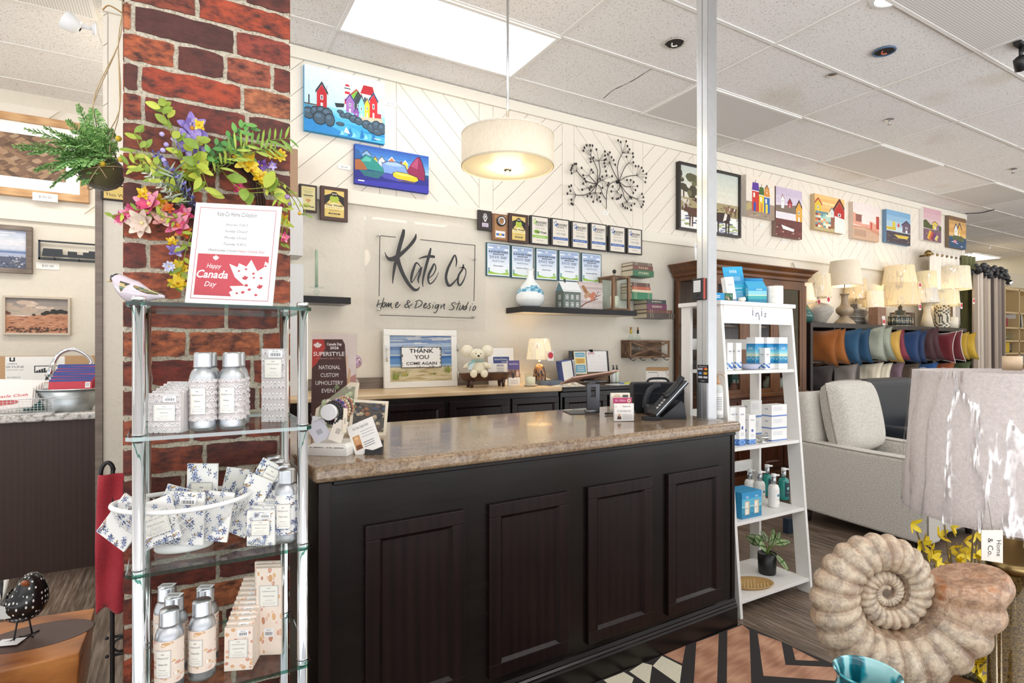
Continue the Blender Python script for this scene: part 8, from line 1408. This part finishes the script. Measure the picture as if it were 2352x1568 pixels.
# ================================================================ lamps standing on the cube shelves
def b_lathe(prof,c,mt='satin',cols=None,sy=1,n=24,name='base'):
 def f(t):m=M();m.lathe(prof,c,mt,n,cols=cols,sy=sy);m.obj(name,t)
 return f
def LPx(px,Y):p=onY(px,799,Y);return p,(p.x*FS+p.y*FC)/F_PX
def shelf_lamp(px,Y,yt,yb,wb,wt,base,lb,c='eee2cc',glow='shade_dim',wrap=True,tagc=None,sy=1,name='table_lamp'):
 p,k=LPx(px,Y);zt,zb=CAM_H+(HY-yt)*k-KZ,CAM_H+(HY-yb)*k-KZ;st=1.12;return table_lamp(name,lb,(p.x,Y,KZ+.0006),base,zb,wb*k/2/st,wt*k/2/st,zt-zb,c,glow,wrap,tagc=tagc,grp='table lamps on the cube shelves',ellip=sy)
shelf_lamp(1846,3.62,652,692,62,48,b_lathe([(.06,0),(.10,.05),(.11,.10),(.08,.16),(.02,.20),(.02,.26)],'3f6a64','gloss'),'lit white cone lamp with dark teal base beside the hutch','fff2dc','shade_glow',False,tagc=(-1.0,.22))
shelf_lamp(1877,3.55,630,684,66,60,b_lathe([(.07,0),(.085,.01),(.15,.12),(.15,.16),(.10,.20),(.04,.215),(.015,.22),(.015,.28)],'b3aca0','stone'),'lamp with grey stone pot base and plastic wrapped drum shade','e6d3b2','shade_warm',True,tagc=(-1.9,.24))
def b_bal(t):m=M();m.lathe(smooth([(.105,0),(.105,.02),(.05,.07),(.04,.085),(.055,.10),(.085,.13),(.085,.17),(.05,.20),(.036,.23),(.032,.30),(.045,.32),(.05,.33)],2),'a8957c','satin',4,a0=PI/4,a1=PI/4+2*PI);m.obj('base',t)
def b_stone(t):
 m=M();r=random.Random(3)
 for i in range(8):m.box(-.13+r.uniform(-.01,.01),.13+r.uniform(-.01,.01),-.07,.07,.024*i,.024*i+.021,r.choice(['7a7672','8c8884','6a6662']),'stone')
 m.box(-.045,.045,-.04,.04,.193,.25,'5c5652','satin');m.obj('base',t)
shelf_lamp(1966,3.70,641,687,56,44,b_stone,'beige shaded lamp on a stacked grey stone base','d9bf94','shade_warm')
shelf_lamp(1940,3.52,600,657,82,66,b_bal,'tall carved wooden baluster lamp with linen shade, centre left of the row','e0d4c2','shade_dim',False)
shelf_lamp(2010,3.52,669,708,52,50,b_lathe([(.05,0),(.09,.04),(.10,.09),(.07,.14),(.02,.16),(.02,.18)],'e0dad0','stone'),'small lamp with white textured ball base and red sale tag','ece0c6','shade_warm',tagc=(-1.6,.04),sy=.7)
shelf_lamp(1990,3.70,671,706,38,36,b_lathe([(.05,0),(.05,.01),(.015,.02),(.015,.18)],'8c8478','metal'),'little lamp half hidden behind the white ball lamp','ecd9ae','shade_warm',False)
m=M();m.box(-.085,.085,-.05,.05,0,.20,'8a6650','stone');p=LPx(2017,3.47)[0];solo('cork_vase',m,'square brown cork vase in front of the white ball lamp','vase',(p.x,3.48,KZ+.0006))
def b_grid(t):
 m=M();m.lathe([(.165,0),(.175,.05),(.165,.115),(.12,.135),(.08,.14),(.08,.185),(.03,.19),(.03,.24)],'3c4644','gloss',16,sy=.6);m.obj('base',t);m=M()
 for z in(.004,.06,.115):m.tube([(.177*math.cos(a),.177*.6*math.sin(a),z)for a in[2*PI*i/32 for i in range(33)]],.005,'b3a894','metal',6,cap=False)
 for i in range(16):a=2*PI*i/16;m.tube([(.17*math.cos(a),.102*math.sin(a),0),(.18*math.cos(a),.108*math.sin(a),.06),(.168*math.cos(a),.101*math.sin(a),.115)],.004,'b3a894','metal',5)
 m.obj('metal_cage',t)
shelf_lamp(2068,3.52,653,702,86,70,b_grid,'dark caged glass base lamp with wide wrapped beige shade','e0c9a0','shade_warm',tagc=(-1.7,.22))
shelf_lamp(2066,3.64,611,653,78,64,b_lathe([(.06,0),(.06,.01),(.02,.03),(.02,.42)],'9c8c74','metal'),'taller lamp whose beige shade rises behind the dark caged one','ecd8b2','shade_warm',tagc=(-1.2,.50))
shelf_lamp(2128,3.68,623,664,46,40,b_lathe([(.05,0),(.05,.01),(.015,.03),(.015,.40)],'9c8c74','metal'),'narrow lamp with pale shade and sale tag, behind the white flared lamp','eedfb8','shade_warm',tagc=(-1.3,.42))
shelf_lamp(2129,3.50,662,696,54,44,b_lathe([(.075,0),(.05,.12),(.035,.20),(.055,.30),(.02,.31)],'d9c9ac','satin'),'white flared wooden lamp with small grey white shade','e2dcd2','shade_dim')
shelf_lamp(2184,3.60,614,666,86,78,b_lathe([(.07,0),(.07,.01),(.02,.03),(.02,.34)],'9c8c74','metal'),'largest pale drum shade lamp at the right end of the row','ece0c8','shade_warm',tagc=(-1.0,.36))
def b_zebra(t):m=M();m.lathe([(.085,.02*i)for i in range(15)],'d8d0bc','gloss',40,cap=True);[m.c.__setitem__(i,lin('4c4a3c'))for i,f in enumerate(m.f)if len(f)==4 and(math.atan2(m.v[f[0]][1],m.v[f[0]][0])*3+m.v[f[0]][2]*28+math.sin(m.v[f[0]][2]*30))%2<.9];m.obj('base',t)
shelf_lamp(2164,3.50,667,703,76,66,b_zebra,'zebra patterned column lamp with wrapped cream shade','eee0b8','shade_warm',tagc=(-1.6,.27))
m=M();m.lathe([(.085,0),(.085,.14)],'e4dcc8','satin',28);p=LPx(2191,3.46)[0];solo('pillar_pot',m,'plain cream cylinder pot at the right end of the cube shelf top','pot',(p.x,3.50,KZ+.0006))
p=LPx(2102,3.46)[0];t=thing('wicker_basket','dark open wicker basket between the caged lamp and the flared lamp','basket',(p.x,3.60,KZ+.0006));m=M()
for s_ in(-1,1):
 for i in range(9):m.tube([(-.14+.035*i,s_*.07,0),(-.14+.035*i,s_*.07,.17)],.004,'4a342a','matte',4)
 for i in range(8):m.tube([(-.14,s_*.07,.006+.023*i),(.14,s_*.07,.006+.023*i)],.005,'5c4234','matte',4);m.tube([(s_*.14,-.07,.006+.023*i),(s_*.14,.07,.006+.023*i)],.005,'5c4234','matte',4)
m.box(-.14,.14,-.07,.07,0,.003,'4a342a');m.obj('weave',t)
for px,Y,z,e in((1838,3.60,.30,1.3),(1940,3.60,.42,2.2),(2010,3.58,.25,1.5),(2068,3.60,.5,2.2),(2150,3.58,.45,2.2),(2184,3.62,.45,1.5)):p=LPx(px,Y)[0];point_light('lamp_bulb',(p.x,Y,KZ+z),e,(1,.80,.52),.05)
# ================================================================ curtains at the wall end
def curtain(name,label,x0,x1,Y,z1,folds,c,amp=.03,mt='cloth',colf=None,top=None,z0=.02,sl=0):
 t=thing(name,label,'curtain',(x0,Y,0));m=M();m.surf(lambda u,v:((x1-x0)*u,amp*math.sin(u*2*PI*folds)*(.6+.4*v)+sl*u,lerp(z1,z0,v)),folds*10,10,c,mt,colf=colf);o=m.obj('panel',t);b=o.modifiers.new('s','SOLIDIFY');b.thickness=.004
 if top:m=M();top(m,x1-x0);m.obj('heading',t)
 return t
X=lambda px,Y:onY(px,700,Y).x
Zy=lambda px,py,Y:onY(px,py,Y).z
curtain('white_curtain','white pleated curtain sample hanging behind the lamps',X(2136,3.64),X(2211,3.64),3.64,Zy(2160,578,3.64),7,'efe8dc',.035,z0=1.55)
t=thing('curtain_rod','short bronze curtain rod with round finial above the lamps','curtain rod',(X(2136,3.64),3.64,Zy(2140,583,3.64)));m=M();m.tube([(-.02,0,0),(X(2211,3.64)-X(2136,3.64),0,0)],.016,'8a744a','metal',10);m.obj('rod',t);m=M();m.sph(-.05,0,0,.042,c='8a744a',m='metal',n=14);m.lathe([(.03,-.0),(.03,.01)],'8a744a','metal',12);m.obj('finial',t);m=M();m.tube([(.12,0,0),(.12,.17,0)],.012,'8a744a','metal',8);m.obj('bracket',t)
curtain('green_curtain','olive green curtain hanging at the end of the wall',X(2210,3.60),X(2236,3.60),3.60,Zy(2222,588,3.60),3,'70704a',.05)
def ruff(m,w):
 r=random.Random(5)
 for i in range(60):m.sph(r.uniform(0,w),r.uniform(-.06,.04),zr_+r.uniform(-.03,.10),r.uniform(.02,.045),c=r.choice(['26262a','3a3a3e','1c1c20']),m='satin',n=6)
zr_=Zy(2270,630,3.42);r5=random.Random(2);lc=[r5.choice(['b0a090','6f625a','d6c8b8','8c7e74','4f4540','c4b4a2'])for _ in range(40)]
curtain('lace_curtain','brown grey patterned lace curtain with dark ruffled heading right of the green one',X(2237,3.42),X(2303,3.42),3.42,zr_,8,'a89c92',.045,colf=lambda u,v:lc[int(u*39)]if(int(u*160)+int(v*400)*3)%5 else '7c726a',top=ruff)
# ================================================================ display shelves at the far right
t=thing('display_shelves','pale wood display shelves in the far right background','shelf',(12.95,4.45,0));m=M();m.box(0,.04,0,.35,0,2.35,'c9b083','satin');m.box(.62,.66,0,.35,0,2.35,'c9b083','satin');m.box(2.2,2.24,0,.35,0,2.35,'c9b083','satin');m.box(0,2.24,.34,.36,0,2.35,'bfa678','satin');m.obj('frame',t)
for z in(.3,.62,.95,1.15,1.38,1.62,1.9,2.33):m=M();m.box(.04,2.2,0,.34,z-.015,z+.015,'d3bb90','satin');m.obj('shelf_board',t)
fx=lambda px:onY(px,700,4.5).x
for px,z,w,h,c,nm,lb in((2311,1.636,.18,.17,'8c2c3c','red_tin','dark red box on the far shelves'),(2314,1.166,.2,.19,'d0b02c','yellow_box','yellow wrapped box on the far shelves'),(2333,1.166,.1,.16,'5c4c3c','brown_jar','brown jar beside the yellow box on the far shelves'),(2342,1.166,.1,.08,'6c3c4c','glass_bowl','plum coloured bowl on the far shelves'),(2348,.966,.3,.16,'9c9c9c','wrapped_parcel','silver wrapped parcel on the far shelves'),(2312,.636,.2,.2,'7c4c4c','cushion_pile','reddish folded cushion low on the far shelves'),(2315,1.396,.16,.14,'8c8c84','silver_vase','silver crumpled vase on the far shelves')):
 m=jug(c,h,w/2,'gloss',.8)if nm in('brown_jar','glass_bowl','silver_vase')else M().box(-w/2,w/2,0,.15,0,h,c,'satin');solo(nm,m,lb,nm.split('_')[-1],(fx(px),4.6 if nm in('brown_jar','glass_bowl','silver_vase')else 4.50,z),bevel=.01)
for i in range(5):m=M();m.box(0,.03,0,.2,0,.28-.01*i,['f0f0ee','2a2a2c','e8e4dc','3a3a3c','dcdcd8'][i],'paper');solo('magazine',m,['white','black','cream','charcoal','pale grey'][i]+' magazine leaning on the far shelves','magazine',(fx(2334)+.07*i,4.50,1.645),rot=(0,-.15,0),group='magazines on the far shelves')
for px,lb in((2330,'left clear tumbler on the far shelves'),(2342,'right clear tumbler on the far shelves')):solo('glass_tumbler',jug('c9ccc8',.12,.05,'glass',.9),lb,'glass',(fx(px),4.58,1.396),group='tumblers on the far shelves')
m=M();m.box(12.9,15.18,4.40,4.46,2.36,2.62,'cfc4ae','satin');solo('shelf_valance',m,'cream boxed beam above the far display shelves','beam')
seccam(Vector((onY(2321,640,4.38).x,4.37,2.42)),'small round security camera on the beam above the far shelves','wall',1.0)
# ================================================================ recliner chair
s=NT('boucle');vo=s.N('ShaderNodeTexVoronoi',i_Vector=s.co(),i_Scale=190);n_=s.noise(s.co(),150,4,.7);s.base(s.mix(.35,s.ramp(n_,[(.32,'85807a'),(.44,'bcb8b0'),(.58,'e0dcd4'),(.75,'f2efe8')]),'cdc8be'));s.set(Roughness=.95,Sheen_Weight=.3,Specular_IOR_Level=.2);s.bump(vo.outputs[0],.6,.003);reg('boucle',s)
t=thing('recliner_chair','light grey boucle recliner armchair right of the ladder shelf','armchair',(3.87,1.70,0))
def soft(name,x0,x1,y0,y1,z0,z1,bev=.03,rot=None,par=None,seg=4,puff=0):
 m=M();cx,cy,cz_=(x0+x1)/2,(y0+y1)/2,(z0+z1)/2;m.box(x0-cx,x1-cx,y0-cy,y1-cy,z0-cz_,z1-cz_,'ffffff','boucle');o=m.obj(name,par or t,(cx,cy,cz_),rot=rot,bevel=bev,seg=seg)
 for f in o.data.polygons:f.use_smooth=True
 return o
def armpad(name,x0,x1):
 m=M();pr=[(0,.06),(.90,.10),(.90,.52),(.80,.58),(.4,.565),(.06,.56),(0,.54)];n=len(pr);i=m.V([(x0,y,z)for y,z in pr]+[(x1,y,z)for y,z in pr]);m.F([i+j for j in range(n)][::-1],'ffffff','boucle');m.F([i+n+j for j in range(n)],'ffffff','boucle')
 for j in range(n):m.F((i+j,i+(j+1)%n,i+n+(j+1)%n,i+n+j),'ffffff','boucle')
 m.obj(name,t,bevel=.018,seg=4);m=M();m.tube([(x0+.004,y,z+.003)for y,z in pr[1:]],.004,'a09a8e','cloth',6);m.tube([(x0+.004,-.002,.06),(x0+.004,-.002,.54)],.004,'a09a8e','cloth',6);m.obj('arm_piping',t)
armpad('armrest',0,.17);armpad('armrest',.65,.82)
soft('front_panel',.172,.648,.03,.12,.07,.36);soft('seat_cushion',.172,.648,.02,.66,.33,.47,.045);soft('back_frame',.05,.77,.74,.90,.14,.93,.05,rot=(-.12,0,0))
m=M()
for s_ in(-1,1):
 def f(u,v):
  x,z=u*2-1,v*2-1;e=max((1-abs(x)**5)*(1-abs(z)**5),0)**.4;return(x*.275*(1-.04*z*z),s_*(.10*e*(1+.10*math.cos(z*1.5)))+.001*s_,z*.26*(1-.05*x*x))
 m.surf(f,20,20,'ffffff','boucle')
o=m.obj('back_cushion',t,(.40,.66,.755),rot=(-.20,0,0));m=M();m.tube([(x*.275*(1-.04*z*z),-.002,z*.26*(1-.05*x*x))for x,z in[(max(-1,min(1,1.25*math.cos(a))),max(-1,min(1,1.25*math.sin(a))))for a in[2*PI*i/40 for i in range(41)]]],.0055,'9a9488','cloth',6,cap=False);m.obj('piping',o)
for x in(.08,.74):
 for y in(.08,.80):m=M();m.lathe([(.018,0),(.026,.085)],'2a211c','satin',12,cx=x,cy=y);m.obj('foot',t)
t=thing('leather_chair','dark navy leather chair half hidden behind the recliner','armchair',(5.05,2.10,0));m=M();m.box(0,.8,.55,.75,.1,.98,'1f2630','satin');m.obj('backrest',t,bevel=.06,seg=4);m=M();m.box(0,.8,0,.6,.12,.45,'1f2630','satin');m.obj('seat',t,bevel=.04)
for x in(-.12,.8):m=M();m.box(x,x+.12,0,.75,0,.62,'1f2630','satin');m.obj('armrest',t,bevel=.04,seg=4)
m=M();m.box(onZ(1815,1222,0).x-.05,onZ(1815,1222,0).x+.05,onZ(1815,1222,0).y-.02,onZ(1815,1222,0).y+.02,.0,.10,'22303f','satin');solo('door_stop',m,'small dark blue block on the floor behind the ladder leg','block')
# ================================================================ foreground table with ammonite, lamp, glass vase and flowers
TZ=.40;t=thing('side_table','low wooden side table under the ammonite at the bottom right','table',(.80,.24,0));m=M();m.box(0,.95,0,.48,TZ-.03,TZ,'ffffff','oak_h');m.obj('tabletop',t,bevel=.004)
for x in(.03,.88):
 for y in(.03,.41):m=M();m.box(x,x+.04,y,y+.04,0,TZ-.03,'ffffff','oak_v');m.obj('leg',t)
s=NT('shell_skin');at_=s.N('ShaderNodeAttribute',attribute_name='Col');n1=s.noise(s.co((1,1,1)),17,7,.7);n2=s.noise(s.co(),55,4,.65);c1=s.ramp(n1,[(.3,'5c4434'),(.40,'94755a'),(.48,'cdbba2'),(.53,'8f8070'),(.58,'d8ccb8'),(.68,'a8744a')]);s.base(s.mix(.55,s.mix(.5,c1,at_.outputs['Color']),s.ramp(n2,[(.34,'7a6450'),(.48,'d8ccbc'),(.62,'f4ece0')]),'MULTIPLY'));s.set(Roughness=.42);s.bump(n1,.35,.006);reg('shell_skin',s)
DA=1.0;ua=(2035-1176)/1311;AC=Vector((DA*(FS+FC*ua),DA*(FC-FS*ua),CAM_H-(1360-HY)/1311*DA));t=thing('ammonite_shell','large ribbed cream and rust ammonite sculpture in the right foreground','sculpture',AC,-YAW)
RA_,bb=.212,math.log(2.6)/(2*PI);th0=math.radians(12);TT=2*PI*2.9;NU,NVv=420,20;m=M()
def am(u,v):
 th=TT*(1-u);r=RA_*math.exp(-bb*th);ang_=th0-th*1.0;ang_=th0-th
 rb=(th*22/(2*PI))%1;rib=abs(math.sin(PI*rb))**.8;fade=min(1,r/(.25*RA_));hw=r*.31;rc=r*.69;ph=2*PI*v
 k=1+(-.19+.22*rib)*fade*(1 if math.cos(ph)>-.2 else .3);x_=rc+hw*math.cos(ph)*k*(1.06 if math.cos(ph)>0 else 1);y_=r*.26*math.sin(ph)*(1+(-.10+.12*rib)*fade)
 a=-ang_*1.0;a=th0+th
 return(x_*math.cos(-(th)+th0),y_,x_*math.sin(-(th)+th0))
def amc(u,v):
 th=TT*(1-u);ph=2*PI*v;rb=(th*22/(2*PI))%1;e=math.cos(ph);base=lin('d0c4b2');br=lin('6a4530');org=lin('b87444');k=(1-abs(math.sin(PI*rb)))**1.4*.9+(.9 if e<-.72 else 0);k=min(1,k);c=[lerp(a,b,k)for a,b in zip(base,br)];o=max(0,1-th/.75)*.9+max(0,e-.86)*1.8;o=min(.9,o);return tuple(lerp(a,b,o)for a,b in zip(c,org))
m.surf(am,NU,NVv,'ffffff','shell_skin',colf=amc);rim_=[am(1,v/NVv)for v in range(NVv)];i=m.V(rim_);m.F(range(i,i+NVv),'a8683c','shell_skin');m.obj('shell',t)
m=M();zb_=TZ-AC.z+.001;m.box(-.06,.06,-.05,.05,zb_,zb_+.02,'1c1a18','satin');m.tube([(0,0,zb_+.02),(0,0,-.175)],.008,'1c1a18','satin',8);m.obj('stand',t)
LD=1.22;ul=(2325-1176)/1311;LP_=Vector((LD*(FS+FC*ul),LD*(FC-FS*ul),TZ+.001))
s=NT('amber_glass');n_=s.noise(s.co(),300,2);s.base(s.ramp(n_,[(.35,'3a2c16'),(.6,'6e5628')]));s.set(Roughness=.12,Coat_Weight=.6,Metallic=.3);reg('amber_glass',s)
def b_amber(t):m=M();m.lathe([(.07,0),(.07,.015),(.042,.03),(.042,.38),(.030,.385)],'ffffff','amber_glass',32);m.obj('glass_column',t);m=M();m.lathe([(.044,.375),(.046,.385),(.046,.40),(.034,.405),(.034,.425),(.02,.43),(.02,.46)],'9c8458','metal',28);m.obj('collar',t)
zt_=CAM_H-(852-HY)/1311*LD-LP_.z;zb_=CAM_H-(1180-HY)/1311*LD-LP_.z
table_lamp('table_lamp','large wrapped lavender grey drum shade lamp with amber column in the right foreground',LP_,b_amber,zb_,.196,.176,zt_-zb_,'cfc5c2','cloth',True,grp=None)
m=M();m.lathe([(.017,0),(.017,.030)],'d3b898','satin',20);o=m.obj('finial',None,(0,0,zt_+.002));o.parent=[k for k in bpy.data.objects if k.get('label','').startswith('large wrapped lavender')][0];m=M()
dt=1.07;u_=(2279-1176)/1311;tp_=Vector((dt*(FS+FC*u_),dt*(FC-FS*u_),CAM_H-(1293-HY)/1311*dt));w,h=.040,.062;m.prism([(-w/2,.006),(w/2,0),(w/2,h),(-w/2,h)],0,.001,'e9e0d6','paper');m.T=Matrix.Rotation(PI/2,4,'Y');m.text('& Co.',-.030,-.004,-.0003,.010,'2a2a2c',w=.034);m.text('Home',-.028,.010 if False else-.018+.03,-.0003,.009,'2a2a2c',w=.03);m.T=None;m.tube([(0,0,h),(.0,.01,h+.05)],.0006,'8a8478','matte',3)
solo('swing_tag',m,'cream paper tag lettered & Co. Home hanging under the foreground lampshade','tag',tp_,-YAW)
s=NT('teal_glass');wv=s.N('ShaderNodeTexWave',i_Vector=s.co((1,1,.8)),i_Scale=14,i_Distortion=7,i_Detail=3);s.base(s.ramp(wv.outputs[0],[(.2,'0f5a68'),(.5,'2a9cac'),(.8,'a9dce0')]));s.set(Roughness=.05,Coat_Weight=.6);reg('teal_glass',s)
u_=(1992-1176)/1311;dt=.86;vp=Vector((dt*(FS+FC*u_),dt*(FC-FS*u_),TZ+.001));zt2=CAM_H-(1545-HY)/1311*dt-TZ;m=M();m.lathe(smooth([(.03,0),(.055,.05),(.06,.14),(.048,zt2-.06),(.040,zt2-.015),(.046,zt2),(.042,zt2),(.036,zt2-.02),(.04,zt2-.06)],4),'ffffff','teal_glass',36,cap=False);solo('glass_vase',m,'turquoise swirled glass vase at the bottom edge in front of the ammonite','vase',vp)
dt=1.62;u_=(2215-1176)/1311;fp=Vector((dt*(FS+FC*u_),dt*(FC-FS*u_),0));t=thing('flower_arrangement','tall floor vase of yellow forsythia branches behind the ammonite','flower arrangement',fp);m=M();m.lathe(smooth([(.05,0),(.08,.08),(.07,.2),(.035,.3),(.04,.32)],3),'2c2a28','gloss',24);m.obj('vase',t);r6=random.Random(12)
Rv,Fv=Vector((FC,-FS,0)),Vector((FS,FC,0))
tips=[((2125-2215),1245),(-80,1290),(-35,1300),(-10,1255),(15,1230),(40,1270),(70,1225),(95,1280),(60,1330),(95,1380),(100,1480),(95,1540),(20,1300),(-50,1225),(110,1240),(85,1430),(-5,1215)]
for i,(dx,py)in enumerate(tips):
 q=Rv*(dx*dt/1311)+Fv*r6.uniform(-.08,.12)+Vector((0,0,CAM_H-(py-HY)/1311*dt));P_=smooth([(0,0,.28),tuple(q*.35+Vector((0,0,.2))),tuple(q)],5);m=M();m.tube(P_,.0025,'7a6a4a','matte',5);m.obj('branch',t);m=M()
 for k in range(7):
  b_=Vector(P_[-1-min(k,6)])+Vector((r6.uniform(-.02,.02),r6.uniform(-.02,.02),r6.uniform(-.02,.02)));ax=Vector((r6.uniform(-.6,.6),-1,r6.uniform(-.5,.8))).normalized();e1=ax.orthogonal().normalized();e2=ax.cross(e1)
  for a in range(4):an=a*PI/2+k;leaf(m,b_,(e1*math.cos(an)+e2*math.sin(an))+ax*.6,.034,.016,r6.choice(['e6c81c','f0d834','d8b818']),up=ax,curl=-.1)
 m.obj('blossom',t)
# ================================================================ ceiling fittings
for(px,py,lb)in((1549,100,'ragged round hole in the ceiling tile left of the metal post'),(2031,118,'open junction box hole with wires in the ceiling tile at upper right')):
 p=onZ(px,py,CEIL-.0075);t=thing('ceiling_hole',lb,'ceiling hole',p,group='holes in the ceiling tiles');r7=random.Random(px);m=M();m.poly([(.058*math.cos(a)*r7.uniform(.85,1.1),.058*math.sin(a)*r7.uniform(.85,1.1),0)for a in[-2*PI*i/18 for i in range(18)]],'2c2622');m.obj('opening',t);m=M();m.tube([(.062*math.cos(a),.062*math.sin(a),-.001)for a in[2*PI*i/24 for i in range(25)]],.003 if px<1700 else .006,'b8aea0' if px<1700 else '4a6480','satin',6,cap=False);m.obj('edge',t)
 m=M();m.tube(smooth([(-.02,0,0),(-.01,.01,-.015),(.015,-.005,-.012),(.02,.01,0)],4),.005,'c9c4bc' if px<1700 else 'a8563c','satin',6);m.obj('wire',t)
for(px,py,lb)in((2043,275,'sprinkler head in the ceiling above the grey louvred panels'),(2327,388,'sprinkler head near the right edge of the ceiling'),(1911,173,'small ceiling fixing right of the metal post'),(2275,565,'distant sprinkler head above the lace curtain')):
 p=onZ(px,py,CEIL-.007);t=thing('sprinkler_head',lb,'sprinkler',p,group='sprinklers in the ceiling');m=M();m.lathe([(.0001,-.006),(.03,-.004),(.034,0)],'d8d8d8','metal',20,cap=False);m.obj('escutcheon',t)
 if px!=1911:m=M();m.tube([(0,0,-.004),(0,0,-.04)],.006,'b8b8b8','metal',8);[m.tube([(s_*.004,0,-.006),(s_*.014,0,-.02),(s_*.004,0,-.036)],.002,'b8b8b8','metal',6)for s_ in(-1,1)];m.lathe([(.018,-.042),(.018,-.040),(.0001,-.040)],'b8b8b8','metal',16);m.obj('deflector',t)
p=onZ(2045,-4,CEIL-.007);t=thing('downlight','round recessed downlight cut by the top edge of the picture','ceiling light',p);m=M();m.lathe([(.075,-.004),(.095,-.003),(.10,0)],'f0f0ee','satin',32,cap=False);m.obj('trim_ring',t);m=M();m.lathe([(.0001,-.003),(.075,-.003)],'ffffff','lamp_glow',32,cap=False);m.obj('lens',t)
p=onZ(2345,100,CEIL-.007);t=thing('track_light','black adjustable track spotlight at the upper right edge','spotlight',p);m=M();m.box(-.06,.10,-.02,.02,-.02,0,'1c1c1e','satin');m.obj('mount',t);m=M();m.tube([(.0,0,-.02),(.0,0,-.09)],.012,'1c1c1e','satin',8);m.obj('arm',t);m=M();m.T=Matrix.Translation((0,0,-.11))@Matrix.Rotation(2.4,4,'Y');m.lathe([(.02,-.03),(.036,-.02),(.042,.05),(.038,.052),(.034,.04),(.0001,.038)],'1c1c1e','satin',20);m.obj('lamp_head',t)
m=M();P_=[onZ(x,y,CEIL-.010)for x,y in((2218,490),(2250,489),(2270,485),(2284,481))];m.tube(smooth([tuple(q)for q in P_],4),.006,'3a3634','matte',6);solo('ceiling_cable',m,'dark cable running along the ceiling at the wall corner','cable')
